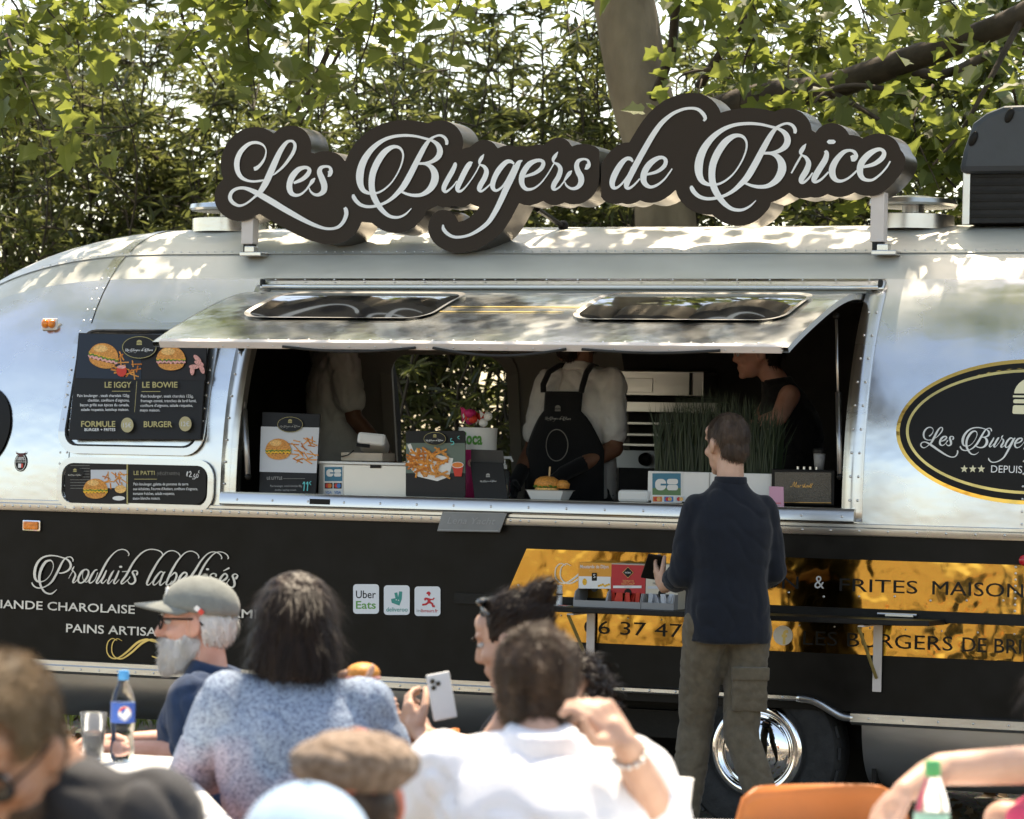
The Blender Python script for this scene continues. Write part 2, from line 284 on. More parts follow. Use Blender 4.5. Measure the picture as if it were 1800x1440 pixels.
# lettering of the roof sign: one entry per pen stroke (letter index, letter, "x y width ..." in photo pixels)
STROKES = [
(0,"L","447.1 297.2 6.1 451.5 296.1 6.9 457.8 290.8 5.3 464.0 282.5 4.2 467.8 272.8 2.8 468.2 263.1 2.5 463.3 255.4 3.6 455.0 251.5 4.7 445.3 251.2 5.3 435.6 255.4 6.7 425.1 265.8 8.3 418.9 278.3 9.2 417.2 290.8 9.4 419.6 303.3 8.3 425.8 312.4 6.7 435.6 317.6 4.7 446.7 319.3 3.9 457.8 318.3 3.9 464.7 316.9 2.8"),
(0,"L","479.3 308.9 1.1 485.6 304.7 3.1 498.1 293.6 4.4 509.2 279.7 5.6 516.8 267.2 6.1 519.6 256.8 5.6 516.8 249.9 4.7 511.2 248.2 4.4 504.3 251.2 6.1 495.3 263.1 8.6 486.9 279.7 10.3 477.2 301.9 11.4 467.5 322.8 11.1 457.8 338.1 8.3 449.4 345.7 4.2 439.7 354.0 3.6 430.0 360.0 3.6 420.3 361.7 4.7 410.6 356.8 6.4 405.4 348.5 6.9 407.8 338.8 6.1 416.1 332.5 5.3 427.2 330.7 5.3 438.3 333.2 6.9 452.2 339.4 9.2 463.3 345.7 10.3 480.0 355.4 10.6 499.4 367.2 10.0 518.9 378.3 9.2 536.9 388.1 7.8 555.0 396.4 6.4 571.7 401.7 5.0 585.6 402.2 4.7 596.7 398.5 5.6 605.0 389.4 6.4 609.4 378.3 7.2 609.2 370.0 7.2 606.7 365.1 5.0"),
(1,"e","516.8 322.1 4.2 531.4 315.8 6.9 541.1 307.5 7.8 544.6 299.9 7.2 541.1 295.3 5.6 534.2 295.0 6.4 524.4 299.2 9.2 514.7 310.3 10.8 509.9 322.8 10.3 509.9 332.5 10.0 513.3 340.1 8.3 521.0 343.6 5.6 530.0 341.5 4.2 538.3 334.6 3.3 545.3 325.6 4.2 550.1 318.6 6.9 554.7 313.3 1.7"),
(2,"s","543.9 329.7 1.7 546.7 336.7 3.3 553.6 342.2 4.7 561.9 342.2 6.4 569.6 336.0 9.7 570.6 325.6 11.1 566.8 314.4 10.8 562.6 303.3 9.4 564.7 295.7 6.9 572.4 292.9 4.7 580.0 294.3 4.7 582.5 300.6 6.9 580.0 305.8 9.7 577.5 305.8 10.6"),
(3,"B","724.3 366.5 1.4 715.3 375.6 3.1 705.6 381.1 4.2 695.8 382.5 5.0 684.7 379.7 6.1 673.6 370.7 8.1 663.9 357.5 10.0 656.9 342.2 10.8 654.4 325.6 10.8 656.2 306.1 11.4 663.9 286.7 11.7 675.0 270.0 10.8 686.1 261.0 8.3 695.8 258.2 5.8 704.2 261.0 4.7 709.0 268.6 3.6 709.4 278.3 3.1 706.2 290.8 2.8 700.0 304.7 2.5 690.3 320.0 2.5 679.2 331.1 3.1 668.1 338.1 3.6 658.3 340.4 3.9 648.6 339.7 5.6 639.6 334.6 8.3 634.7 324.2 11.1 633.6 310.3 13.3 636.1 295.0 12.8 643.1 278.3 11.4 655.6 261.7 9.2 672.2 248.5 6.9 690.3 241.1 5.6 711.1 238.5 5.0 730.6 239.7 4.4 747.2 243.6 4.2 761.1 247.8 5.0 770.8 255.4 8.3 774.6 265.8 10.3 771.5 275.6 9.7 762.5 283.2 6.9 750.0 287.4 5.0 736.8 287.8 4.2"),
(3,"B","735.4 288.1 3.9 748.6 288.8 4.4 758.3 293.6 8.3 764.6 303.3 11.9 765.7 314.4 13.3 761.8 325.6 12.2 754.2 335.3 9.7 743.1 342.2 6.9 730.6 343.9 5.8 718.1 341.9 4.7 706.9 337.4 3.9"),
(3,"B","785.6 255.0 3.9 786.4 251.2 5.8 785.4 246.4 5.6 781.2 241.1 5.0 773.6 238.3 3.9 763.9 241.1 3.9 755.6 247.1 5.6 747.2 258.9 8.1 736.1 279.7 9.7 723.6 304.7 10.6 711.1 326.9 10.6 701.4 338.1 8.3 688.9 349.9 6.1 675.0 358.2 5.0 659.7 362.8 5.0 645.8 363.5 5.3 634.7 360.0 6.1 627.1 353.3 6.9 622.9 346.4 6.9 622.5 341.9 3.1"),
(4,"u","798.7 287.2 4.3 800.8 290.0 6.7 795.8 301.7 8.7 788.3 315.0 9.0 781.7 328.3 8.7 781.7 335.3 7.0 786.7 336.7 4.3 796.7 328.3 2.7 804.2 318.3 2.0"),
(4,"u","831.7 285.5 1.3 826.7 288.3 8.3 820.0 298.3 9.7 811.7 315.0 9.7 805.8 328.3 9.0 805.8 335.3 6.3 811.7 335.8 4.3 820.0 328.3 2.7 830.0 315.0 2.3 838.3 301.7 2.3 844.2 290.0 2.3"),
(5,"r","851.3 271.3 1.0 847.5 277.5 6.0 844.2 283.3 6.0 844.2 289.2 3.3 851.7 293.3 6.0 855.8 301.7 8.3 852.5 313.3 9.3 845.8 325.0 9.3 843.3 332.5 8.3 846.7 336.3 4.7 853.3 332.5 3.3 861.7 325.0 2.7 868.3 318.3 2.3"),
(6,"g","904.7 288.3 3.3 898.3 284.2 6.0 890.0 285.8 8.0 878.3 298.3 9.7 870.0 313.3 9.3 866.7 326.7 8.7 870.0 334.2 6.0 876.7 334.2 4.3 886.7 325.0 3.7 898.3 305.0 4.0 905.0 290.0 3.3"),
(6,"g","919.2 282.2 1.3 913.3 285.8 7.3 908.3 295.0 10.0 900.0 313.3 10.3 890.0 333.3 10.7 881.7 351.7 10.0 871.7 371.7 9.0 860.0 390.0 7.7 846.7 401.7 6.7 830.0 411.7 5.3 815.0 416.3 4.7 800.0 417.0 5.0 788.3 411.7 6.0 780.8 403.3 6.3 779.7 395.3 2.7"),
(7,"e","922.5 310.8 4.0 940.0 305.0 6.0 951.7 296.7 7.3 955.8 287.5 7.0 951.7 282.5 5.7 941.7 283.3 7.0 930.0 290.0 9.7 920.0 305.0 10.3 917.5 318.3 9.7 920.8 328.3 7.7 928.3 333.3 5.7 940.0 330.8 3.7 951.7 321.7 2.7 963.3 306.7 2.3 974.7 287.5 2.3"),
(8,"r","981.3 267.2 1.0 976.7 274.2 6.0 973.3 280.0 6.0 974.2 285.8 3.3 981.7 290.0 6.0 985.8 298.3 8.0 982.5 310.8 9.0 975.0 323.3 9.0 973.3 330.8 7.7 976.7 333.3 4.3 984.2 329.2 3.0 991.7 320.0 2.7 995.8 313.3 5.0 1001.7 305.0 6.7 1006.2 300.3 1.3"),
(9,"s","993.3 320.0 1.7 996.7 326.7 3.7 1005.0 331.7 4.7 1015.0 330.0 6.7 1021.7 321.7 9.7 1021.7 311.7 10.7 1016.7 301.7 10.0 1014.2 291.7 8.7 1017.5 283.3 6.7 1026.7 280.0 4.0 1034.2 282.5 4.3 1035.8 290.0 6.7 1032.5 293.7 9.3 1029.7 293.0 10.0"),
(10,"d","1113.2 284.6 3.3 1109.0 279.7 6.4 1101.4 279.7 6.9 1091.7 289.4 9.7 1081.9 306.1 10.8 1077.1 320.0 10.0 1078.5 329.0 7.8 1084.7 330.4 4.7 1094.4 322.8 3.6 1105.6 307.5 3.3 1111.8 293.6 2.8"),
(10,"d","1237.5 213.1 3.3 1240.3 208.2 6.1 1236.8 200.8 6.7 1227.8 192.9 5.6 1215.3 190.6 4.7 1200.0 192.9 5.0 1181.9 201.2 6.1 1163.9 216.5 8.1 1150.0 235.3 9.4 1137.5 256.1 10.0 1125.0 278.3 10.3 1113.9 299.2 10.6 1104.2 318.6 10.3 1102.1 328.3 8.3 1106.9 331.1 5.0 1115.3 325.6 3.6 1125.7 314.4 2.8"),
(11,"e","1136.1 307.5 3.9 1155.6 301.9 5.8 1168.1 292.2 7.2 1170.8 282.5 6.9 1165.3 277.2 5.6 1155.6 279.0 7.8 1143.1 288.1 10.6 1134.0 301.9 11.1 1131.7 315.8 10.8 1136.1 324.9 8.3 1144.4 329.0 5.6 1155.6 325.6 4.4 1168.1 315.8 3.3 1177.8 303.3 2.8 1182.2 296.7 2.2"),
(12,"B","1329.7 352.8 1.5 1319.6 362.3 3.4 1308.9 368.2 4.6 1298.1 369.7 5.5 1285.8 366.7 6.7 1273.4 357.2 8.9 1262.7 343.3 11.0 1255.0 327.1 11.9 1252.2 309.5 11.9 1254.2 289.0 12.5 1262.7 268.5 12.8 1275.0 250.9 11.9 1287.3 241.3 9.2 1298.1 238.4 6.4 1307.3 241.3 5.2 1312.7 249.4 4.0 1313.2 259.7 3.4 1309.6 272.9 3.1 1302.7 287.5 2.8 1291.9 303.7 2.8 1279.6 315.4 3.4 1267.3 322.7 4.0 1256.5 325.2 4.3 1245.7 324.5 6.1 1235.7 319.1 9.2 1230.3 308.1 12.2 1229.1 293.4 14.7 1231.9 277.3 14.1 1239.6 259.7 12.5 1253.4 242.1 10.1 1271.9 228.1 7.6 1291.9 220.3 6.1 1315.0 217.6 5.5 1336.6 218.9 4.9 1355.1 223.0 4.6 1370.5 227.4 5.5 1381.3 235.5 9.2 1385.4 246.5 11.3 1382.0 256.7 10.7 1372.0 264.8 7.6 1358.2 269.2 5.5 1343.5 269.6 4.6"),
(12,"B","1342.0 269.9 4.3 1356.6 270.7 4.9 1367.4 275.8 9.2 1374.3 286.1 13.1 1375.6 297.8 14.7 1371.2 309.5 13.4 1362.8 319.8 10.7 1350.5 327.1 7.6 1336.6 328.9 6.4 1322.7 326.8 5.2 1310.4 322.0 4.3"),
(12,"B","1397.6 235.0 4.3 1398.5 231.1 6.4 1397.4 225.9 6.1 1392.8 220.3 5.5 1384.3 217.4 4.3 1373.6 220.3 4.3 1364.3 226.7 6.1 1355.1 239.1 8.9 1342.8 261.1 10.7 1328.9 287.5 11.6 1315.0 311.0 11.6 1304.2 322.7 9.2 1290.4 335.2 6.7 1275.0 344.0 5.5 1258.0 348.8 5.5 1242.6 349.6 5.8 1230.3 345.9 6.7 1221.8 338.9 7.6 1217.2 331.5 7.6 1216.8 326.8 3.4"),
(13,"r","1391.7 304.9 2.7 1400.7 288.7 3.7 1409.7 273.3 3.5"),
(13,"r","1417.7 252.9 0.8 1413.3 259.3 6.7 1408.7 267.3 7.5 1410.0 272.7 3.5 1417.3 277.3 5.9 1422.0 287.3 9.1 1418.0 300.7 10.7 1410.7 312.7 10.1 1409.3 319.3 8.3 1414.0 320.7 4.8 1422.0 314.0 3.7 1429.3 304.0 2.7"),
(14,"i","1450.7 265.3 4.8 1453.7 270.0 8.0 1451.3 280.7 10.4 1443.3 294.0 10.7 1435.3 307.3 10.7 1431.3 316.7 8.8 1435.3 320.0 5.3 1444.7 315.3 4.0 1457.3 302.7 3.2"),
(14,"i","1462.0 246.0 9.3 1462.0 249.7 15.5 1462.0 253.5 9.3"),
(15,"c","1496.0 279.3 9.3 1501.3 278.0 12.0 1505.3 274.0 7.5 1502.0 267.3 5.9 1494.0 264.7 4.8 1483.3 268.0 7.5 1471.3 280.7 10.1 1464.0 295.3 11.7 1464.0 307.3 11.2 1469.3 316.0 8.0 1478.0 318.7 5.3 1488.7 315.3 4.0 1498.0 308.7 3.7 1507.1 300.0 3.2"),
(16,"e","1518.0 294.0 4.5 1536.7 288.7 7.2 1550.0 279.3 8.8 1554.7 270.0 7.7 1550.0 263.3 5.9 1540.7 264.0 7.5 1527.3 272.0 10.7 1515.3 286.0 11.7 1512.0 300.7 11.2 1515.3 311.3 8.8 1523.3 316.7 5.9 1535.3 316.0 4.5 1548.7 306.0 3.5 1559.3 294.0 3.2 1565.6 283.6 2.7"),
]
OUTLINE_A = "710.5 211 694 212.2 677.5 215.8 662.5 221.5 655 225.5 647.2 230.5 635.5 239.9 623.5 253 617.5 261.3 613.5 268 607 283.1 605.5 282.5 601.5 277 596.5 272.5 590.5 269 584.5 266.9 577 265.7 568 265.7 560.5 266.9 553 269.6 547 268 546.4 266.5 547.3 259 546.9 251.5 545.4 245.5 542.9 239.5 538.9 233.5 534.5 229 529 225.2 523 222.6 518.5 221.5 512.5 221 506.5 221.3 500.5 222.4 494.5 224.6 490 227 481 234.5 469 227.5 463 225.4 455.5 223.8 449.5 223.4 442 223.8 434.5 225.3 427 227.9 421 231.1 415.4 235 404.5 245.1 396.7 256 391.2 268 388.2 280 387.5 292 389.2 304 392.5 314.5 387.7 319 383.3 325 380.2 331 378.2 337 377.1 343 377 350.5 378 356.5 380.1 362.5 384.5 370 391 377.2 398.5 382.6 407.5 386.7 418 388.9 424 389 430 388.1 442 384 455.5 376.1 497.5 400.5 517 410.6 535 418.8 548.5 424 562 427.8 572.5 429.5 581.5 429.9 590.5 429.2 599.5 427.3 607.8 424 614.5 419.9 621.7 413.5 626.7 407.5 631.5 400 635.5 390.9 637 390.1 653.5 391.6 659.8 397 667 402 673 405.2 680.5 407.9 692.5 409.9 700 409.9 706 409.1 712 407.6 718 405.2 729.1 398.5 736 392.4 744.8 382 748 376.4 750.1 370 760 366.2 769 361.3 775 363.5 781 364.7 788.5 364.4 796 362.3 803.5 363.8 809.5 364.1 818.5 362.4 823 360.6 827.5 357.9 833.5 361.2 842.2 364 838 371.3 835 374.7 824.5 382.8 815.5 387.9 806.5 389.9 805.8 389.5 801.4 380.5 796 374.7 788.5 370.5 784 369.4 779.5 369 775 369.4 770.5 370.6 763.6 374.5 757.9 380.5 754.4 388 752.4 398.5 752.8 407.5 755.9 416.5 761.5 424.9 766 429.6 770.5 433.3 781 439.6 791.5 443.3 803.5 444.8 812.5 444.3 821.5 442.9 830.5 440.8 838 438.3 854.5 430.2 871 419.1 881.5 409.2 888.6 400 898.9 383.5 911.5 358.9 913 357.7 922 360.6 928 361.2 932.5 361 943 358.7 955 353.4 959.5 356.6 964 358.8 970 360.5 976 360.8 983.5 359.7 992.5 356.1 1001.5 358.8 1009 359.5 1018 358.6 1027 355.7 1033 352.3 1037.5 348.8 1042 344.4 1046.4 338.5 1048.8 334 1051 328 1052.2 322 1052.6 316 1053.5 310 1053.5 266.5 1052.5 262.5 1048 259 1043.5 256.6 1034.5 253.8 1025.5 253 1015 254.2 1006 257.3 1004.5 256.5 1000 249.8 994.8 245.5 988 242.6 980.5 241.7 974.5 242.6 968.5 245.1 961 250.6 956.5 254.7 947.5 254.1 941.5 254.5 928 257.6 916 256.4 907 257.5 899.5 255.8 892 255.5 883 257.3 875.5 260.7 874 259.7 869 253 863.5 248.9 856 246.3 848.5 246 844 246.9 839.5 248.7 833.1 253 826 258.7 820 259.7 812.5 262.4 814.1 254.5 814.3 248.5 813.4 242.5 811.4 236.5 808.3 230.5 803.8 224.5 799 220 793 216.2 785.5 213.1 776.5 211.5 766 212.2 758.5 214.3 752.5 216.7 731.5 212.4 721 211.3"
OUTLINE_B = "1201 164.5 1189 167.5 1174 173.6 1163.9 179.5 1151.7 188.5 1140.5 199 1130.8 211 1121.5 224.5 1106.5 249.8 1105 250.5 1099 250.9 1094.5 252 1090 253.6 1084 256.8 1078.8 260.5 1073.5 265.2 1064.5 275.9 1057.3 287.5 1056.5 301.3 1056.5 346 1061.5 352.4 1066 355.2 1070.5 357.1 1076.5 358.6 1081 358.9 1087 358.3 1093 356.9 1100.5 358.8 1108 358.9 1117 356.7 1124.5 352.7 1126 352.7 1133.5 355.5 1139.5 356.6 1145.5 356.8 1153 355.8 1162 352.8 1169.5 348.9 1178.5 342.4 1187.5 334.1 1188.6 335.5 1190.1 341.5 1192 346 1197.7 355 1206.6 364 1216 370.4 1223.5 373.7 1234 376.5 1243 377.5 1252 377.5 1258 382.6 1265.6 388 1274 392.5 1280.5 394.9 1292.5 397.1 1300 397.4 1306 396.9 1313.5 395.4 1319.5 393.3 1325.5 390.5 1333 385.7 1340.8 379 1350.1 368.5 1353.5 362.5 1355.5 355.9 1364.5 352.8 1372 349.5 1379.5 345.1 1387 339.3 1388.5 339.7 1394.5 344.5 1399 346.8 1403.5 348.2 1409.5 349 1417 348.5 1424.5 346.6 1432 347.9 1439.5 347.4 1447 345.2 1454.5 341.4 1462 344.3 1468 345.9 1475.5 346.5 1481.5 346.1 1490.5 344 1502.5 338.5 1511.5 342.5 1522 344.6 1534 344.5 1543 342.3 1550.5 338.8 1556.5 334.7 1564 328.3 1571.5 320.9 1582.7 307 1590.6 292 1591.9 284.5 1591.7 280 1590.7 275.5 1587.8 269.5 1582.9 263.5 1581.5 259 1578.7 253 1574.5 247.4 1570 243.1 1564 239.1 1558 236.5 1549 234.7 1538.5 235.1 1528 237.9 1516 243.2 1511.5 240.8 1505.5 238.8 1499.5 237.6 1493.5 237.3 1492 236.4 1489.7 232 1486.4 227.5 1480 221.8 1472.5 218.1 1463.5 216.3 1454.5 217.2 1447 220 1439.5 225.5 1433.5 233 1426.9 229 1425.6 221.5 1423.6 215.5 1420.3 209.5 1415.6 203.5 1411 199.2 1406.5 196.2 1396 191.8 1387 190.3 1379.5 190.6 1372 192.2 1361.5 196 1360 196.1 1346.5 192.8 1334.5 190.9 1321 189.9 1310.5 189.9 1300 190.7 1289.5 192.2 1279 194.7 1267 198.2 1263.6 190 1258 182 1250.5 174.7 1241.5 168.7 1232.5 165.2 1223.5 163.6 1213 163.2"
# ================================================================ materials used all over
def alu(name, col, rough, rvar, bump, bscale, stretch=(1, 1, 1), bdist=.01):
    return mat(name, col, rough, 1.0, .06, 2.5, bump, bscale, rvar=rvar, stretch=stretch, bdist=bdist)
alu('aluminium_skin', (.64, .64, .63), .26, .09, .18, 2.4, (1, 1, 1.6), .05)
mat('aluminium_roof', (.62, .61, .56), .40, .38, .08, 3, .25, 3.0, rvar=.10, stretch=(.5, 1, 1), bdist=.05)
alu('aluminium_hatch', (.68, .70, .69), .19, .07, .22, 3.0, (1, 1, 1), .05)
alu('aluminium_trim', (.62, .61, .59), .28, .08, .15, 12, (.3, 1, 1), .01)
alu('aluminium_dull', (.42, .43, .44), .38, .10, .2, 6, (.4, 1, 1), .02)
mat('chrome', (.9, .9, .9), .04, 1.0)
mat('rivet_metal', (.62, .62, .62), .35, 1.0)
mat('steel', (.62, .60, .57), .34, 1.0, .06, 6, .1, 30, stretch=(.2, 1, 1), rvar=.08)
mat('black_vinyl', (.008, .007, .0055), .36, spec=.14, col2=(.014, .012, .010), vscale=7, detail=8, bump=.06, bscale=3, rvar=.08, bdist=.03)
mat('black_paint', (.012, .011, .010), .42, spec=.2, var=.2, bump=.1, bscale=50)
mat('black_rubber', (.018, .018, .018), .75, var=.3, vscale=20, bump=.3, bscale=60)
mat('gold_foil', (.58, .33, .075), .075, 1.0, .03, 3.0, .34, 3.0, rvar=.05, bdist=.05)
mat('gold_print', (.62, .47, .17), .32, .7, .15, 8)
mat('gold_text', (.42, .36, .15), .6)
mat('silver_print', (.62, .60, .56), .38, .35, .12, 6)
mat('white_print', (.78, .78, .77), .5, var=.03)
mat('grey_print', (.34, .33, .31), .55)
mat('dim_print', (.16, .155, .14), .6)
mat('black_print', (.010, .009, .008), .45, spec=.2)
mat('black_glossprint', (.010, .010, .010), .16, coat=.3)
mat('sign_brown', (.030, .019, .012), .45, spec=.25, var=.10, vscale=2, bump=.05, bscale=4, rvar=.08)
mat('sign_white', (.88, .88, .88), .30, var=.06, vscale=3)
mat('sign_edge', (.13, .115, .10), .36, .85, .12, 5, .1, 8, rvar=.1)
mat('amber_lens', (.85, .22, .015), .15, var=.25, vscale=60, bump=.5, bscale=90, coat=.6)
mat('white_paint', (.72, .71, .69), .42, var=.05, vscale=10, bump=.08, bscale=25)
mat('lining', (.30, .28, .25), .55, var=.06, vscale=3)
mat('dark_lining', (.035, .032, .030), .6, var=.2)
mat('smoked_glass', (.012, .013, .013), .05, spec=.8, coat=.5)
mat('grey_plastic', (.042, .048, .056), .42, var=.08, vscale=6, bump=.1, bscale=30)
mat('pink_white', (.66, .60, .57), .40, var=.05)
# ================================================================ trailer body surface
HW, HZ, NB, ZB, Z0, YC = 1.2, 1.38, 2.4, 1.30, .55, 1.2
XL, LL, XR, LR = -1.95, 1.75, 3.3, 1.7
def capscale(X):
    if X < XL: t = min(1, (XL-X)/LL)
    elif X > XR: t = min(1, (X-XR)/LR)
    else: return 1, 1
    return max(0, 1-t**3)**(1/3.), max(0, 1-t**2.4)**(1/2.4)
def q_of_z(z):
    if z <= ZB: return (z-Z0)/(ZB-Z0)
    return 1+math.asin(min(1, ((z-ZB)/HZ)**(NB/2)))/(pi/2)
def body0(X, q, off=0.0):
    s1, s2 = capscale(X); hw = max(.0, HW*s1+off); hz = max(0, HZ*s2+off)
    if q <= 1: return Vector((X, YC-hw, Z0+q*(ZB-Z0)))
    if q >= 3: return Vector((X, YC+hw, ZB-(q-3)*(ZB-Z0)))
    A = (q-1)*pi/2
    cx = cos(A); sx_ = sin(A)
    return Vector((X, YC-hw*math.copysign(abs(cx)**(2/NB), cx), ZB+hz*abs(sx_)**(2/NB)))
def surf(X, z, off=0.0):
    q = q_of_z(z); p = body0(X, q)
    if off:
        a = body0(X+.01, q)-body0(X-.01, q); b = body0(X, q+.01)-body0(X, max(0, q-.01)); n = a.cross(b).normalized()
        if n.y > 0 and q < 1.5: n = -n
        p = p+n*off
    return p
def surfP(u, v, h): return surf(u, -v, h)
def sideP(Y0): return lambda u, v, h: Vector((u, Y0-h, -v))
def sxz(px, py, Y=0.0):
    p = atY(px, py, Y); return p.x, -p.z
def onbody(px, py):
    """where the sight line through a photo pixel meets the trailer skin"""
    Y = 0.0
    for _ in range(25):
        p = atY(px, py, Y); Y = Y*.3+.7*surf(p.x, min(max(p.z, Z0), 2.67)).y
    return atY(px, py, Y)
OX0, OX1, OZ0, OZ1 = -1.35, 1.52, 1.405, 2.33
trailer = thing('food_trailer', 'long rounded silver aluminium burger trailer with black and gold lower side', 'food trailer', (0.4, 1.2, 0))
def panel(X0, X1, q0, q1, ma, nm='body_panel', off=0.0, nx=None, nq=None, parent=trailer):
    nx = nx or max(2, int(abs(X1-X0)/.07)); nq = nq or max(2, int(abs(q1-q0)/.05))
    b = MB(); b.grid(nx, nq, lambda u, v: body0(X0+(X1-X0)*u, q0+(q1-q0)*v, off))
    return b.build(nm, ma, parent, smooth=True)
QB, QO0, QO1, QS = q_of_z(1.315), q_of_z(OZ0), q_of_z(OZ1), q_of_z(2.52)
WX0, WX1, WZ0, WZ1 = atY(703, 760, 2.36).x, atY(912, 760, 2.36).x, 1.30, 2.16
SEAMS = [-2.25, OX0, OX1, 2.31, 3.3]
XS = [XL-LL+.003]+SEAMS+[XR+LR-.003]
for i in range(len(XS)-1):
    a, b_ = XS[i], XS[i+1]
    if (a, b_) == (OX0, OX1):
        panel(a, b_, QB, QO0, 'aluminium_skin'); panel(a, b_, QO1, QS, 'aluminium_roof')
    else:
        panel(a, b_, QB, QO1+.05, 'aluminium_skin'); panel(a, b_, QO1+.05, QS, 'aluminium_roof')
    panel(a, b_, QS, 2, 'aluminium_roof', 'roof_panel'); panel(a, b_, 2, 4-QS, 'aluminium_roof', 'roof_panel')
    panel(a, b_, 0, QB, 'black_vinyl', 'lower_panel')
QW0, QW1 = 4-q_of_z(WZ0), 4-q_of_z(WZ1)
for a, b_ in ((XS[0], WX0), (WX1, XS[-1])): panel(a, b_, 4-QS, 4, 'aluminium_skin', 'rear_panel')
panel(WX0, WX1, QW0, 4, 'aluminium_skin', 'rear_panel'); panel(WX0, WX1, 4-QS, QW1, 'aluminium_skin', 'rear_panel')
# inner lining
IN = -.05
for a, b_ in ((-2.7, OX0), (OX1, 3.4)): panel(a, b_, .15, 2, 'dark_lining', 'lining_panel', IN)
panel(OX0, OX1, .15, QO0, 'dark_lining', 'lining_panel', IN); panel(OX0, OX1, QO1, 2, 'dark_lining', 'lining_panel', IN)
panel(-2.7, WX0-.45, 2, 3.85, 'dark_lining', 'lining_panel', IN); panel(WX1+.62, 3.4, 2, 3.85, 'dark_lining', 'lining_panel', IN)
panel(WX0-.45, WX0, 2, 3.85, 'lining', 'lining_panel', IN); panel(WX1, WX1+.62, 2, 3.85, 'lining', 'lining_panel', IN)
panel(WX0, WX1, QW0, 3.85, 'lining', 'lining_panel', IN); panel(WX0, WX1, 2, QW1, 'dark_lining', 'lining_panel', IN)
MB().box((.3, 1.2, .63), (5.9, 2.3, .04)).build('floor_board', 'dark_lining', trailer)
for X in (-2.7, 3.4):
    b = MB(); n = 24
    b.add([body0(X, .15+3.7*k/n, IN) for k in range(n+1)], [tuple(range(n+1))]); b.build('bulkhead', 'dark_lining', trailer)
# jambs of the serving opening and of the rear window
b = MB()
def jamb(Xc, qa, qb, n=14):
    b.add([p for k in range(n+1) for p in (body0(Xc, qa+(qb-qa)*k/n, .002), body0(Xc, qa+(qb-qa)*k/n, IN))], [(2*k, 2*k+1, 2*k+3, 2*k+2) for k in range(n)])
jamb(OX0, QO0, QO1); jamb(OX1, QO0, QO1)
for q in (QO0, QO1): b.add([body0(OX0, q), body0(OX1, q), body0(OX1, q, IN), body0(OX0, q, IN)], [(0, 1, 2, 3)])
b.build('opening_jamb', 'aluminium_trim', trailer)
b = MB(); jamb(WX0, QW0, QW1); jamb(WX1, QW0, QW1)
for q in (QW0, QW1): b.add([body0(WX0, q), body0(WX1, q), body0(WX1, q, IN), body0(WX0, q, IN)], [(0, 1, 2, 3)])
b.build('rear_window_jamb', 'black_rubber', trailer)
# rear window rounded inner frame
b = MB(); fr = []
for r_in, pts in ((0, rrect(WX0-.05, -WZ1-.05, WX1+.05, -WZ0+.05, .16)), (1, rrect(WX0+.012, -WZ1+.012, WX1-.012, -WZ0-.012, .12))):
    fr.append([(lambda p: Vector((p.x, p.y-.004, p.z)))(body0(x, 4-q_of_z(-v), IN-.004)) for x, v in pts])
N = len(fr[0]); b.add(fr[0]+fr[1], [(k, (k+1) % N, N+(k+1) % N, N+k) for k in range(N)])
b.build('rear_window_frame', 'lining', trailer, solid=.02)

# ---- rivets: collected, built at the end as one part
RIV = []
def rivet_line(fn, n):
    for k in range(n+1): RIV.append(fn(k/n))
def rivets_on(pts, r=.0065):
    for p, n in pts: RIV.append((p, n, r))
def riv_surf(X, z, off=.003, r=.0062):
    p = surf(X, z, off); RIV.append((p, (surf(X, z, off+.01)-p).normalized(), r))
# ---- seam strips (vertical, over the panel joints) and roof seam
for X in SEAMS:
    if X in (OX0, OX1): continue
    b = MB(); b.grid(2, 40, lambda u, v: (lambda q: body0(X-.028+.056*u, q, .0035))(QB+(2.02-QB)*v)); b.build('seam_strip', 'aluminium_skin', trailer, smooth=True)
    for dx in (-.018, .018):
        for k in range(22): riv_surf(X+dx, 1.36+k*.052)
b = MB(); b.grid(90, 1, lambda u, v: body0(-3.1+7.5*u, QS-.006+.02*v, .003+.002*(1-v))); b.build('roof_seam', 'aluminium_roof', trailer, smooth=True)
for k in range(150): riv_surf(-2.7+k*.045, 2.527, .005, .0045)
# ---- belt rail under the opening and around
def bar(nm, X0, X1, prof, ma, n=2, fn=None):
    """extrude a (Y,z) profile along X"""
    b = MB(); m_ = len(prof)
    for i in range(n+1):
        X = X0+(X1-X0)*i/n; dy = YC-HW*capscale(X)[0]
        b.v += [(X, y+dy, z) for y, z in prof]
    for i in range(n):
        for k in range(m_): b.f.append((i*m_+k, i*m_+(k+1) % m_, (i+1)*m_+(k+1) % m_, (i+1)*m_+k))
    b.f += [tuple(range(m_)), tuple(n*m_+k for k in range(m_-1, -1, -1))]
    return b.build(nm, ma, trailer, auto=40)
bar('belt_rail', -2.95, 4.3, [(-.002, 1.290), (-.016, 1.292), (-.020, 1.300), (-.020, 1.322), (-.012, 1.328), (-.012, 1.340), (-.002, 1.343)], 'aluminium_trim', 60)
for k in range(105):
    X = -2.6+k*.0475
    if X < .1: RIV.append((Vector((X, YC-HW*capscale(X)[0]-.020, 1.312)), Vector((0, -1, 0)), .0065))
for k in range(34):
    X = .1+k*.125; RIV.append((Vector((X, YC-HW*capscale(X)[0]-.020, 1.312)), Vector((0, -1, 0)), .0060))
bar('counter_sill', OX0-.06, OX1+.06, [(.06, 1.345), (-.034, 1.345), (-.040, 1.352), (-.038, 1.392), (-.028, 1.404), (.06, 1.406)], 'aluminium_trim')
for k in range(17): RIV.append((Vector((OX0+.03+k*.178, -.039, 1.372)), Vector((0, -1, .05)), .006))
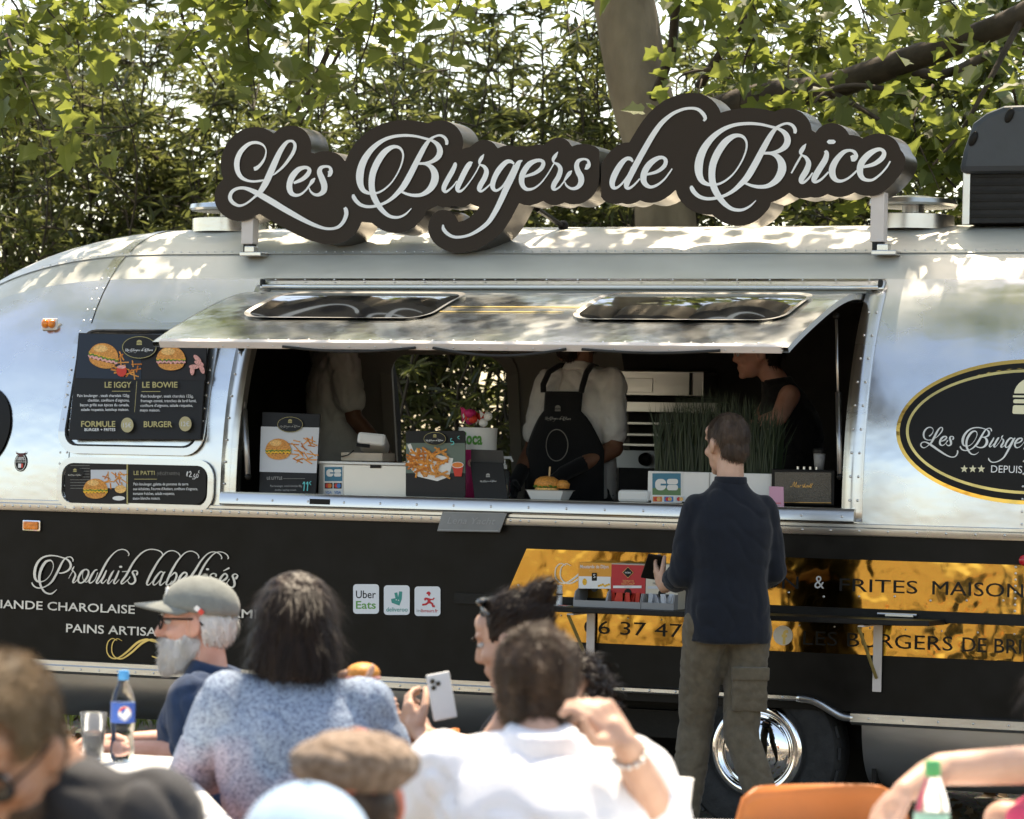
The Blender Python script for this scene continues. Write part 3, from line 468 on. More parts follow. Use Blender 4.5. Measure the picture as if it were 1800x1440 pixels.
for X0, X1 in ((OX0-.075, OX0+.004), (OX1-.004, OX1+.085)):
    b = MB(); b.grid(1, 24, lambda u, v: surf(X0+(X1-X0)*u, 1.35+(OZ1+.03-1.35)*v, .006))
    b.build('opening_frame', 'aluminium_trim', trailer, smooth=True, solid=.008)
for X in (OX0-.055, OX1+.03, OX1+.066):
    for k in range(9): riv_surf(X, 1.44+k*.10, .008)
# top frame strip + hinge
def hinge_bar(nm, X0, X1, z, r, ma, off=.02):
    b = MB(); b.tube([surf(X0+(X1-X0)*k/12, z, off) for k in range(13)], r, 8); return b.build(nm, ma, trailer, smooth=True)
b = MB(); b.grid(40, 3, lambda u, v: surf(OX0-.05+(OX1-OX0+.12)*u, OZ1+.012+.045*v, .012)); b.build('hinge_plate', 'aluminium_trim', trailer, smooth=True, solid=.008)
hinge_bar('hinge_rod', OX0-.03, OX1+.05, OZ1+.012, .011, 'aluminium_trim')
for X in (OX0-.04, OX1+.055):
    b = MB(); p = surf(X, OZ1+.03, .02); b.box(p, (.018, .03, .034)); b.build('hinge_stop', 'black_rubber', trailer, bevel=.006)
for k in range(20): riv_surf(OX0+.02+k*.15, OZ1+.045, .021, .005)

# ---- serving hatch, swung up and out
hatch = part_empty('serving_hatch', trailer)
HG = surf(0, OZ1); HG = Vector((0, HG.y, HG.z)); _c = surf(0, OZ0); _v0 = Vector((0, _c.y-HG.y, _c.z-HG.z))
_a0 = math.atan2(_v0.z, _v0.y); _a1 = math.atan2(-.262, -1.03)
def hatchpt(X, t, off=0.0):
    z = OZ1+(OZ0-OZ1)*t; p = surf(X, z, off); y, zz = (p.y-HG.y)*1.12, (p.z-HG.z)*1.12; da = _a1-_a0
    fl = .45*sin(pi*t)*.115; hz_ = HG.z+y*sin(da)+zz*cos(da)-.005-fl*cos(_a1+pi)  # a little flatter than the wall it closes
    return Vector((X, HG.y+y*cos(da)-zz*sin(da)-.01+fl*sin(_a1+pi), hz_))
HX0, HX1 = OX0-.03, OX1-.012
b = MB(); b.grid(50, 16, lambda u, v: hatchpt(HX0+(HX1-HX0)*u, v)); b.build('hatch_skin', 'aluminium_hatch', hatch, smooth=True)
b = MB(); b.grid(50, 16, lambda u, v: hatchpt(HX0+(HX1-HX0)*u, v, -.022)); b.build('hatch_lining', 'lining', hatch, smooth=True)
for X in (HX0, HX1):
    b = MB(); b.add([p for k in range(17) for p in (hatchpt(X, k/16, .001), hatchpt(X, k/16, -.022))], [(2*k, 2*k+1, 2*k+3, 2*k+2) for k in range(16)])
    b.build('hatch_side_edge', 'aluminium_trim', hatch)
b = MB(); P0 = [hatchpt(HX0+.03, 1, .004), hatchpt(HX0+.03, 1, -.026), hatchpt(HX0+.03, .97, -.026), hatchpt(HX0+.03, .97, .006)]
b.add(P0+[Vector((HX1-.03, p.y, p.z)) for p in P0], [(0, 1, 2, 3), (4, 7, 6, 5), (0, 4, 5, 1), (1, 5, 6, 2), (2, 6, 7, 3), (3, 7, 4, 0)])
b.build('hatch_lip', 'pink_white', hatch, bevel=.003)
for k in range(24):
    p = hatchpt(HX0+.1+k*.12, 1.0, -.014); RIV.append((p+Vector((0, -.001, 0)), Vector((0, -1, -.2)), .004))
for k in range(30):
    p = hatchpt(HX0+.06+k*.096, .955, .001); RIV.append((p, (hatchpt(HX0+.06+k*.096, .955, .02)-p).normalized(), .005))
def overlay(nm, ma, X0, X1, t0, t1, r, off, inner=None, parent=hatch, ncap=7):
    """rounded rectangle lying on the hatch; with inner=(dx,dt) a ring"""
    L_ = .97
    def loop(x0, x1, a, c, rr): return [(x, y/L_) for x, y in rrect(x0, a*L_, x1, c*L_, rr, ncap)]
    def dens(l): 
        o = []
        for i in range(len(l)):
            p, q = l[i], l[(i+1) % len(l)]
            k = max(1, int(math.hypot(p[0]-q[0], p[1]-q[1])/.05))
            o += [(p[0]+(q[0]-p[0])*j/k, p[1]+(q[1]-p[1])*j/k) for j in range(k)]
        return o
    b = MB()
    if inner is None:
        n1, n2 = 30, 12
        lp = loop(X0, X1, t0, t1, r)
        def half(t):  # x-extent at t
            d = min(t-t0, t1-t)*L_
            return r-sqrt(max(0, r*r-(r-d)**2)) if d < r else 0
        b.grid(n1, n2, lambda u, v: (lambda t: hatchpt(X0+half(t)+(X1-X0-2*half(t))*u, t, off))(t0+(t1-t0)*v))
    else:
        A = dens(loop(X0, X1, t0, t1, r)); cx, ct = (X0+X1)/2, (t0+t1)/2
        sx_ = (X1-X0-2*inner)/(X1-X0); st = (t1-t0-2*inner/L_)/(t1-t0)
        Bq = [(cx+(x-cx)*sx_, ct+(t-ct)*st) for x, t in A]; N = len(A)
        b.add([hatchpt(x, t, off) for x, t in A]+[hatchpt(x, t, off*.6) for x, t in Bq], [(k, (k+1) % N, N+(k+1) % N, N+k) for k in range(N)])
    return b.build(nm, ma, parent, smooth=True)
for X0, X1 in ((-1.12, -.24), (.44, 1.36)):
    overlay('window_frame', 'aluminium_trim', X0-.02, X1+.02, .18, .67, .11, .010, .022)
    overlay('window_pane', 'smoked_glass', X0, X1, .20, .65, .10, .006)
# gold remnant print on the hatch, cables under the lip
overlay('print_mark', 'gold_print', -.2, .42, .45, .465, .004, .003)
overlay('print_mark', 'gold_print', -.22, .36, .53, .542, .004, .003)
for xa, xb, sag in ((-.75, -.13, .018), (-.05, .55, .03), (.62, 1.22, .012)):
    b = MB(); b.tube([hatchpt(xa+(xb-xa)*k/12, 1.0, -.016)+Vector((0, -.010, -sag*sin(pi*k/12))) for k in range(13)], .0065, 6); b.build('cable', 'black_rubber', hatch, smooth=True)
# gas struts
def strut(pa, pb, nm='gas_strut'):
    b = MB(); m_ = pa.lerp(pb, .48); b.tube([pa, m_], .0065, 8); o = b.build(nm, 'steel', trailer, smooth=True)
    b = MB(); b.tube([m_, pb], .013, 10); b.build('cylinder', 'aluminium_dull', o, smooth=True)
    b = MB(); b.ell(pa, .016); b.ell(pb, .016); b.build('ball_joint', 'black_paint', o, smooth=True)
strut(atY(1470, 556, .25), atY(1477, 838, .03)); strut(atY(424, 612, .12), atY(436, 838, .02))

# ---- lower edge rail, skirts, wheel well
bar('lower_rail', -2.9, .10, [(.0, .540), (-.020, .545), (-.030, .555), (-.030, .578), (-.018, .584), (-.018, .602), (-.004, .606)], 'aluminium_trim', 30)
bar('lower_rail', .10, 1.34, [(.0, .583), (-.022, .585), (-.028, .592), (-.028, .606), (-.020, .612), (-.002, .613)], 'aluminium_trim', 6)
bar('lower_rail', 1.58, 4.3, [(.0, .495), (-.020, .500), (-.030, .510), (-.030, .545), (-.018, .552), (-.004, .556)], 'aluminium_trim', 14)
b = MB()
pts = [(1.34, .598), (1.40, .594), (1.45, .575), (1.50, .548), (1.54, .530), (1.59, .524)]
b.tube([(x, -.014, z) for x, z in crspline(pts, 4)], .019, 8); b.build('arch_moulding', 'aluminium_trim', trailer, smooth=True)
for k in range(26): RIV.append((Vector((-2.3+k*.095, YC-HW*capscale(-2.3+k*.095)[0]-.031, .566)), Vector((0, -1, 0)), .005))
for k in range(10): RIV.append((Vector((.2+k*.12, -.029, .599)), Vector((0, -1, 0)), .006))
for k in range(14): RIV.append((Vector((1.66+k*.15, -.031, .527)), Vector((0, -1, 0)), .005))
# skirts: curved belly pans
def skirt(X0, X1, zt, zb, ma, nm='skirt_panel'):
    b = MB(); b.grid(max(4, int((X1-X0)/.1)), 8, lambda u, v: Vector((X0+(X1-X0)*u, (YC-HW*capscale(X0+(X1-X0)*u)[0])+.008+.30*(1-cos(v*pi/2.3)), zt-(zt-zb)*sin(v*pi/2)))); return b.build(nm, ma, trailer, smooth=True)
skirt(-2.95, -2.2, .545, .33, 'aluminium_dull'); skirt(-2.2, -1.0, .545, .33, 'aluminium_dull'); skirt(-1.0, .12, .545, .33, 'aluminium_dull')
skirt(1.62, 2.32, .50, .22, 'aluminium_dull'); skirt(2.32, 4.2, .50, .22, 'aluminium_dull')
b = MB(); b.box((2.55, .004, .47), (.46, .012, .10)); b.build('patch_plate', 'aluminium_dull', trailer, bevel=.003)
for k in range(5): RIV.append((Vector((2.36+k*.09, -.004, .44)), Vector((0, -1, 0)), .006))
b = MB()   # black wheel box & underside
b.box((.85, .62, .74), (1.62, 1.1, .02)); b.box((.85, 1.18, .42), (1.62, .02, .62)); b.box((.06, .62, .46), (.02, 1.1, .56)); b.box((1.66, .62, .46), (.02, 1.1, .56))
b.build('wheel_box', 'black_paint', trailer)
MB().box((.4, 1.3, .50), (6.4, 1.7, .06)).build('chassis_frame', 'black_paint', trailer)
b = MB(); b.box((.4, .35, .43), (5.6, .06, .12)); b.box((.4, 2.05, .43), (5.6, .06, .12)); b.build('chassis_rail', 'black_paint', trailer)
# wheels (one axle each side is seen, tandem pair nearer the nose)
def wheel(X, Yf):
    w_ = part_empty('wheel', trailer)
    R, r = .365, .215
    b = MB(); b.lathe([(r, .012), (r+.02, -.004), (R-.07, -.012), (R-.022, .004), (R-.004, .03), (R, .06), (R, .16), (R-.03, .20), (r, .20)], (X, Yf, .365), (0, 1, 0), 48); b.build('tyre', 'black_rubber', w_, auto=35)
    b = MB(); b.lathe([(.0, -.045), (.05, -.044), (.10, -.036), (.135, -.022), (.150, -.008), (.152, -.002), (.158, -.002), (.163, -.012), (.180, -.020), (.196, -.014), (.205, .0), (.215, .02)], (X, Yf, .365), (0, 1, 0), 64); b.build('hubcap', 'chrome', w_, smooth=True)
    b = MB()
    for k in range(24):
        a = 2*pi*k/24; b.box((X+(R-.004)*cos(a), Yf+.05, .365+(R-.004)*sin(a)), (.012, .07, .05), Matrix.Rotation(-a, 3, 'Y'))
    b.build('tread_blocks', 'black_rubber', w_)['kind'] = 'stuff'
wheel(1.155, .02); wheel(1.155, 2.2)

# ---- gold foil bands on the black side
def band(nm, quad, Y, n=(40, 6)):
    q = [atY(x, y, Y) for x, y in quad]
    b = MB(); b.grid(n[0], n[1], lambda u, v: (q[0]*(1-u)+q[1]*u)*(1-v)+(q[3]*(1-u)+q[2]*u)*v); return b.build(nm, 'gold_foil', trailer, smooth=True)
def strip(nm, X0, X0b, X1, zt, zb, n=40):
    b = MB(); b.grid(n, 6, lambda u, v: Vector((X0*(1-v)+X0b*v+(X1-(X0*(1-v)+X0b*v))*u, -.003, zt+(zb-zt)*v))); return b.build(nm, 'gold_foil', trailer, smooth=True)
GX = atY(926, 964).x
Zg = [atY(926, 964).z, atY(1357, 1067).z, atY(1030, 1085).z, atY(1030, 1128).z]
for xa, xb in ((GX, 2.31), (2.315, 3.6)):
    strip('gold_band', xa, xa-.09 if xa == GX else xa, xb, 1.191, .987)
    strip('gold_band', xa+.02 if xa == GX else xa, xa if xa == GX else xa, xb, .939, .792)
for k in range(24):
    X = .05+k*.155; RIV.append((Vector((X, -.003, 1.03+.006*(k % 3))), Vector((0, -1, 0)), .0055))
    RIV.append((Vector((X+.05, -.003, .905)), Vector((0, -1, 0)), .0045))
for k in range(8): RIV.append((Vector((2.27, -.003, 1.0+k*.026)), Vector((0, -1, 0)), .006))
# ---- fold-down condiment shelf with brackets
shelf = part_empty('condiment_shelf', trailer)
SX0, SX1, SZ = atY(965, 1075).x, 1.98, .955
b = MB(); o_ = [(SX0, -.02), (SX1-.0, -.02), (SX1-.02, -.20), (SX1-.13, -.285), (SX0+.1, -.285), (SX0, -.20)]
b.prism([(x, y, SZ-.022) for x, y in o_], (0, 0, .022)); b.build('shelf_board', 'black_paint', shelf, bevel=.003)
b = MB(); b.box((1.79, -.03, SZ+.010), (.12, .05, .008)); b.tube([(1.69, -.03, SZ+.013), (1.86, -.03, SZ+.013)], .007, 8); b.build('hinge', 'steel', shelf)
for X in (1.69, .40):
    b = MB(); b.box((X, -.018, .79), (.038, .010, .30)); b.box((X, -.15, SZ-.030), (.030, .24, .008)); b.build('bracket', 'pink_white' if X > 0 else 'steel', shelf, bevel=.002)
    b = MB(); b.tube([(X-.02, -.24, SZ-.035), (X, -.03, .70)], .008, 6); b.build('brace', 'gold_print', shelf)
MB().box((1.1, -.009, .963), (2.7, .012, .046)).build('shelf_backing', 'black_paint', trailer)

# ---- lettering on the side
sd = Board(sideP(-.002))
def T(t, px0, py, px1, hpx, ma, nm, bold=.0, Y=0.0):
    a = sxz(px0, py); e = sxz(px1, py); sd.text(nm, ma, t, a[0], a[1], wd=e[0]-a[0], ht=hpx/400., bold=bold)
mat('gold_letter_black', (.012, .009, .006), .5)
T('06 37 47 42', 1027, 1113, 1262, 23, 'black_print', 'phone_number')
T('06', 1027, 1113, 1027.1, 1, 'black_print', 'phone_number') if 0 else None
T('CUISSON', 1222, 1029, 1404, 22, 'black_print', 'slogan'); T('&', 1432, 1034, 1449, 22, 'silver_print', 'slogan_ampersand')
T('FRITES', 1476, 1039, 1613, 22, 'black_print', 'slogan'); T('MAISON', 1639, 1045, 1799, 23, 'black_print', 'slogan')
T('LES BURGERS', 1412, 1133, 1675, 24, 'black_print', 'page_name'); T('DE BRICE', 1692, 1145, 1842, 24, 'black_print', 'page_name')
T('VIANDE CHAROLAISE', -16, 1068, 238, 15.5, 'silver_print', 'product_line', .012); T('FERMIÈRE', 380, 1084, 500, 15.5, 'silver_print', 'product_line', .012)
T('PAINS ARTISANAUX', 117, 1111, 352, 15.5, 'silver_print', 'product_line', .012)
cx_, cy_ = sxz(1377, 1117); sd.ell('page_badge', 'silver_print', cx_, cy_, .044, .042); sd.text('page_badge_letter', 'gold_print', 'f', cx_-.006, cy_+.036, ht=.058, bold=.03)
def flourish(px, py, w_, ma, nm):
    x, y = sxz(px, py); s = w_
    for dx in (0, .09*s):
        sd.stroke(nm, ma, [(x+(a+0)*s+dx, y+b_*s, wd*s*.62) for a, b_, wd in ((.19, -.16, .012), (.10, -.19, .02), (.02, -.12, .028), (.01, .02, .032), (.08, .11, .036), (.20, .12, .036), (.36, .02, .05), (.55, -.14, .06), (.70, -.2, .045), (.80, -.19, .034))])
    sd.stroke(nm, ma, [(x+a*s, y+b_*s, wd*s) for a, b_, wd in ((.78, -.19, .03), (.94, -.15, .035), (1.0, -.02, .035), (.93, .08, .03), (.82, .06, .016))])
flourish(188, 1143, .29, 'gold_print', 'flourish'); flourish(976, 1011, .27, 'silver_print', 'flourish')
# script line "Produits labellisés" (glyphs drawn with the pen, photo crop units)
def crop(ox, oy, k): return lambda x, y: sxz(ox+x/k, oy+y/k)
PR = crop(40, 950, 8.18)
def pen(cf, k, spec, ma='silver_print', nm='script_line'):
    v = [float(q) for q in spec.replace('|', ' ').split()]
    sd.stroke(nm, ma, [(*cf(v[i], v[i+1]), v[i+2]/k/400.) for i in range(0, len(v), 3)], 4)
for sp in ("500 705 8|440 758 22|390 768 24|330 745 28|280 680 34|252 590 40|250 500 44|280 400 46|330 320 42|380 290 28|420 292 20|445 330 14|447 390 12|420 470 11|370 540 11|310 585 14|240 595 24|195 560 38|180 490 48|190 400 44|230 310 38|300 245 28|390 220 22|480 222 18|570 245 18|650 275 26|695 330 38|695 390 36|650 440 26|580 468 20|530 470 16",
           "730 305 14|733 280 20|715 250 18|680 237 14|630 252 16|580 310 28|540 390 36|490 490 36|430 590 32|360 650 20|280 682 18|210 680 20|160 645 24|140 605 20",
           "668 550 8|700 490 12|735 435 10", "752 370 4|735 400 24|722 430 24|750 455 20|768 500 30|745 560 36|730 600 26|755 605 14|800 560 10",
           "905 420 22|860 450 34|815 530 36|810 590 30|850 612 20|905 575 30|950 500 34|955 440 26|915 418 18|880 450 12|870 520 8|890 580 10|930 600 12|960 560 8",
           "1085 425 14|1050 430 22|995 510 36|965 590 32|990 612 18|1050 560 12|1090 460 12", "1525 225 12|1538 195 20|1500 145 16|1430 130 14|1350 160 16|1260 250 26|1190 360 34|1110 520 36|1070 600 30|1095 615 16|1140 560 10",
           "1215 430 20|1180 510 34|1140 590 30|1165 615 16|1220 560 10", "1325 430 6|1290 480 34|1235 600 30|1255 618 16|1310 560 10", "1395 435 24|1360 520 34|1320 600 28|1345 620 16|1400 560 10", "1420 365 30|1420 380 56|1420 395 30",
           "1438 450 12|1555 442 12", "2010 232 12|2025 205 20|1990 158 16|1900 130 14|1800 138 16|1700 200 24|1600 320 32|1500 500 36|1430 600 30|1450 622 16|1530 560 14|1555 520 16",
           "1515 560 8|1540 615 18|1590 625 24|1630 580 36|1615 510 36|1590 460 30|1620 435 16|1660 450 20|1655 485 34|1640 488 34"): pen(PR, 8.18, sp)
P2c = crop(240, 950, 8.18)
asc = lambda x0, y0, xt, yt, xe: f"{xe} {yt+105} 12|{xe+8} {yt+78} 20|{xe-25} {yt+30} 16|{xt} {yt} 14|{xt-90} {yt+25} 18|{xt-190} {yt+130} 28|{xt-270} {yt+260} 36|{x0+40} {y0-120} 38|{x0} {y0-20} 32|{x0+30} {y0} 16|{x0+90} {y0-60} 10"
for sp in (asc(160, 640, 530, 148, 632), "430 455 8|400 475 30|350 600 34|360 645 20|430 590 10", "400 470 14|360 450 22|290 530 36|250 610 32|275 640 18|340 580 12|390 490 10",
           asc(440, 640, 800, 155, 900), "500 520 10|560 465 24|590 500 34|560 580 30|490 640 16", "640 580 14|720 520 34|735 475 28|690 465 26|630 540 40|620 620 30|680 640 16",
           asc(750, 650, 1130, 165, 1230), asc(860, 655, 1220, 165, 1325), "1000 500 24|960 600 34|960 650 22|1010 620 10", "1035 400 30|1035 415 56|1035 430 30",
           "1030 620 8|1060 660 20|1110 640 34|1100 560 36|1075 510 30|1110 475 16|1160 490 22|1150 520 34", "1210 600 14|1290 560 34|1320 510 28|1280 480 26|1220 550 40|1200 640 30|1260 670 18|1320 600 12|1350 555 16",
           "1262 440 10|1310 415 22|1350 395 26", "1310 600 8|1340 660 18|1395 675 26|1425 630 38|1410 550 36|1395 510 30|1430 482 16|1468 505 22|1450 540 38|1435 540 36"): pen(P2c, 8.18, sp)
sd.build(trailer, ('phone_number', 'slogan', 'page_name', 'product_line'))
# delivery stickers
stk = Board(pixP(-.003))
mat('sticker_white', (.70, .72, .74), .4); mat('sticker_green', (.10, .30, .06), .5); mat('sticker_teal', (.025, .26, .22), .5); mat('sticker_red', (.55, .02, .03), .5)
for i, (x0, y0) in enumerate(((621, 1027), (675, 1029), (729, 1031))): stk.rect('sticker', 'sticker_white', x0, y0, x0+45.5, y0+52, 6)
stk.text('sticker_text', 'black_print', 'Uber', 626, 1051.5, wd=35, ht=13.5, bold=.008); stk.text('sticker_text', 'sticker_green', 'Eats', 626, 1070, wd=35, ht=13.5, bold=.016)
dl = lambda s: [(600+float(a)/9, 1010+float(b_)/9) for a, b_ in (p.split(',') for p in s.split())]
stk.poly('sticker_logo', 'sticker_teal', dl("842,292 888,282 902,358 918,266 968,270 960,390 922,492 800,448 790,388 858,374"))
stk.ell('sticker_logo', 'sticker_white', 600+872/9, 1010+400/9, 1, 1); stk.ell('sticker_logo', 'sticker_white', 600+908/9, 1010+408/9, 1, 1)
stk.text('sticker_text', 'sticker_teal', 'deliveroo', 679.5, 1075, wd=37.5, ht=7.5, bold=.008)
stk.text('sticker_text', 'grey_print', 'les', 733, 1076, wd=7.5, ht=6); stk.text('sticker_text', 'sticker_red', 'livreurs.fr', 741, 1076.5, wd=29, ht=6, bold=.006)
for p in ("1350,290 1370,270 1395,268 1418,290 1415,312 1405,318 1400,340 1380,335 1375,315 1352,308", ): stk.poly('sticker_logo', 'sticker_red', dl(p))
for w_, p in ((3.2, "1330,410 1335,380 1380,385"), (5, "1375,385 1395,410 1385,440"), (2.2, "1400,390 1450,395 1475,370"), (3.4, "1385,440 1340,470 1285,478"), (3.4, "1390,435 1440,460 1455,500 1485,500")):
    q = dl(p); stk.stroke('sticker_logo', 'sticker_red', [(a, b_, w_) for a, b_ in q])
stk.build(trailer, ('sticker',))
# amber lamps
def lamp(px, py, w_, h_, curved):
    p = onbody(px, py); c = surf(p.x, p.z, .012) if curved else Vector((p.x, p.y-.010, p.z))
    e = part_empty('marker_lamp', trailer)
    MB().box(c, (w_+.016, .014, h_+.014)).build('lamp_base', 'white_paint' if curved else 'chrome', e, bevel=.006)
    b = MB()
    if curved:
        for dx in (-.25, .25): b.ell(c+Vector((dx*w_, -.014, .002)), (w_*.29, .018, h_*.52))
    else: b.box(c+Vector((0, -.010, 0)), (w_, .014, h_))
    b.build('lens', 'amber_lens', e, smooth=curved, bevel=0 if curved else .008)
lamp(90, 566, .068, .042, True); lamp(58, 924, .080, .038, False)
lamp_r = None
# red lamp at the far edge of the gold band
p = atY(1797, 985); b = MB(); b.lathe([(.0, -.014), (.02, -.012), (.024, 0)], (p.x+.01, -.006, p.z), (0, 1, 0), 16); mat('red_lens', (.5, .01, .02), .2, coat=.5); b.build('marker_lamp', 'red_lens', trailer, smooth=True)

# ---- script logo helper: the sign lettering at any size on any board
def sign_pts():
    out = []
    for i, l, s in STROKES:
        v = list(map(float, s.split())); out.append((i, l, [(v[k], v[k+1], v[k+2]) for k in range(0, len(v), 3)]))
    return out
SP = sign_pts()
def logo(bd, nm, ma, x, y, wd, fat=1.0, n=3, upto=99):
    k = wd/1170.; flat = lambda a, c: y+(c-(300-.036*(a-440)+.0))*k
    for i, l, p in SP:
        if i > upto: continue
        bd.stroke(nm, ma, [(x+(a-400)*k, flat(a, c), w_*k*fat) for a, c, w_ in p], n)
def burger_icon(bd, nm, ma, cx, cy, w_):
    h = w_; bd.poly(nm, ma, [(cx-w_/2, cy-.08*h)]+[(cx+w_/2*cos(a), cy-.08*h-.42*h*sin(a)) for a in [pi-pi*k/14 for k in range(15)]])
    bd.rect(nm, ma, cx-w_*.52, cy-.03*h, cx+w_*.52, cy+.02*h); bd.rect(nm, ma, cx-w_*.5, cy+.07*h, cx+w_*.5, cy+.17*h, .04*h); bd.rect(nm, ma, cx-w_*.5, cy+.22*h, cx+w_*.5, cy+.44*h, .05*h)
# oval emblem at the right
ov = Board(surfP)
c = onbody(1812, 760); ox, oy = c.x, -c.z
e_ = onbody(1575, 765); rx = ox-e_.x; t_ = onbody(1800, 632); b_o = onbody(1760, 886); ry = (t_.z-b_o.z)/2; oy = -(t_.z+b_o.z)/2
def bigell(nm, ma, cx, cy, rx, ry, n=72, rings=8):
    h = ov.step(); mb_ = ov.mb(nm, ma)
    vs = [surfP(cx, cy, h)]; fs = []
    for j in range(1, rings+1):
        for k in range(n): vs.append(surfP(cx+rx*j/rings*cos(2*pi*k/n), cy+ry*j/rings*sin(2*pi*k/n), h))
    fs = [(0, 1+k, 1+(k+1) % n) for k in range(n)]+[(1+j*n+k, 1+(j+1)*n+k, 1+(j+1)*n+(k+1) % n, 1+j*n+(k+1) % n) for j in range(rings-1) for k in range(n)]
    mb_.add(vs, fs)
ov.h = .005
bigell('oval_emblem', 'gold_foil', ox, oy, rx, ry); bigell('oval_emblem_ground', 'black_print', ox, oy, rx-.016, ry-.016)
ov.ring('oval_emblem_line', 'gold_print', ox, oy, rx-.043, ry-.043, .012, 90)
mat('cream_print', (.72, .67, .44), .45)
bi = onbody(1796, 698); burger_icon(ov, 'oval_burger', 'cream_print', ox+.0, -bi.z, .165)
l0 = onbody(1618, 775); logo(ov, 'oval_script', 'silver_print', l0.x, -l0.z-.018, (ox-l0.x)*1.96, 1.05, 4)
for k in range(3):
    s_ = onbody(1696+15*k, 825); ov.poly('oval_star', 'cream_print', [(s_.x+(.017 if j % 2 == 0 else .0075)*sin(pi*j/5), -s_.z-(.017 if j % 2 == 0 else .0075)*cos(pi*j/5)) for j in range(10)])
d0 = onbody(1743, 831); ov.text('oval_text', 'white_print', 'DEPUIS 2014', d0.x, -d0.z, ht=.030)
# left round emblem with laurel, bull badge
c = onbody(-42, 742); lx, ly = c.x, -c.z; lr = .205
bigell('round_emblem', 'black_print', lx, ly, lr, lr*1.04)
for k in range(22):
    a = -1.15+2.3*k/21; x, y = lx+lr*.74*cos(a), ly+lr*.76*sin(a)
    for sg in (-1, 1):
        ov.h = .008; t = a+pi/2; dx, dy = cos(t+sg*.5), sin(t+sg*.5); nx, ny = -dy, dx; L_ = .022
        ov.poly('laurel_leaf', 'silver_print', [(x, y), (x-dx*L_*.5+nx*.005, y-dy*L_*.5+ny*.005), (x-dx*L_, y-dy*L_), (x-dx*L_*.5-nx*.005, y-dy*L_*.5-ny*.005)])
c = onbody(37, 811); x, y = c.x, -c.z; ov.h = .004
mat('dark_red_print', (.10, .018, .015), .5); mat('flag_red', (.6, .05, .03), .5)
ov.ell('bull_badge', 'black_print', x, y, .034, .044); ov.ring('bull_badge_line', 'silver_print', x, y, .031, .040, .003)
ov.text('bull_badge_text', 'white_print', '100%', x, y-.010, wd=.042, ht=.016, al='c', bold=.01); ov.text('bull_badge_text', 'silver_print', 'CHAROLAIS', x, y+.001, wd=.050, ht=.008, al='c')
ov.rect('bull_badge_flag', 'white_print', x-.012, y+.006, x+.004, y+.026); ov.rect('bull_badge_flag', 'flag_red', x+.004, y+.006, x+.015, y+.026)
ov.poly('bull_badge_horns', 'dark_red_print', [(x-.030, y-.055), (x-.024, y-.046), (x-.012, y-.044), (x+.012, y-.044), (x+.024, y-.046), (x+.030, y-.055), (x+.026, y-.040), (x+.014, y-.036), (x+.010, y-.026), (x-.010, y-.026), (x-.014, y-.036), (x-.026, y-.040)])
ov.build(trailer, ('oval_star', 'laurel_leaf', 'oval_text'))
# engraved name plate
pl = Board(quadP(atY(778, 898, -.030), atY(892, 900, -.030), atY(878, 936, -.045), atY(768, 934, -.045)))
b = MB(); cn = [pl.P(u, v, 0) for u, v in ((0, 0), (1, 0), (1, 1), (0, 1))]; b.prism(cn, (0, .008, 0)); mat('plate_grey', (.20, .195, .185), .5, .3, .1, 8); plate = b.build('name_plate', 'plate_grey', trailer, bevel=.002)
mat('plate_line', (.34, .33, .31), .5, .3); pl.rect('plate_border', 'plate_line', .03, .06, .97, .09); pl.rect('plate_border', 'plate_line', .03, .91, .97, .94)
mat('plate_engraving', (.30, .29, .275), .5, .3); pl.text('plate_text', 'plate_engraving', 'Lena Yacht', .5, .62, wd=.74, ht=.32, al='c', shear=.02); pl.build(plate, ('plate_border', 'plate_text'))
MB().box(atY(562, 882, -.040), (.10, .003, .024)).build('tape_patch', 'black_print', trailer)

# ---- left window surrounds with rivets
def frame_ring(nm, x0, y0, x1, y1, r, t, ma, off, parent=trailer, riv=0, o2=None):
    A = rrect(x0, y0, x1, y1, r); Bq = rrect(x0+t, y0+t, x1-t, y1-t, max(.01, r-t)); N = len(A)
    b = MB(); b.add([surfP(u, v, off) for u, v in A]+[surfP(u, v, off if o2 is None else o2) for u, v in Bq], [(k, (k+1) % N, N+(k+1) % N, N+k) for k in range(N)])
    o = b.build(nm, ma, parent, smooth=False, solid=.01)
    if riv:
        M_ = rrect(x0+t*.45, y0+t*.45, x1-t*.45, y1-t*.45, r-t*.4, 5); per = 0
        for k in range(len(M_)):
            p, q = Vector((*M_[k], 0)), Vector((*M_[(k+1) % len(M_)], 0)); L_ = (q-p).length; kk = max(1, int(L_/riv))
            for j in range(kk): u = p.lerp(q, j/kk); riv_surf(u.x, -u.y, off+.002, .0055)
    return o
a = onbody(112, 566); e = onbody(372, 795)
FX0, FX1 = onbody(116, 680).x, onbody(372, 680).x
FZ1, FZ0 = onbody(250, 570).z, onbody(245, 800).z
frame_ring('window_surround', FX0, -FZ1, FX1, -FZ0, .10, .035, 'aluminium_trim', .010, riv=.055)
frame_ring('window_seal', FX0+.035, -FZ1+.035, FX1-.035, -FZ0-.035, .075, .008, 'black_rubber', .012)
G0, G1 = onbody(103, 850).x, onbody(378, 850).x; GZ1, GZ0 = onbody(240, 806).z, onbody(240, 898).z
frame_ring('window_surround', G0, -GZ1, G1, -GZ0, .085, .028, 'aluminium_trim', .010, riv=.05)
b = MB(); h_ = rrect(G0+.03, -GZ1+.03, G1-.03, -GZ0-.03, .07); b.add([surfP(u, v, .006) for u, v in h_], [tuple(range(len(h_)))]); b.build('window_recess', 'black_print', trailer)
b = MB(); h_ = rrect(FX0+.043, -FZ1+.043, FX1-.043, -FZ0-.043, .07)
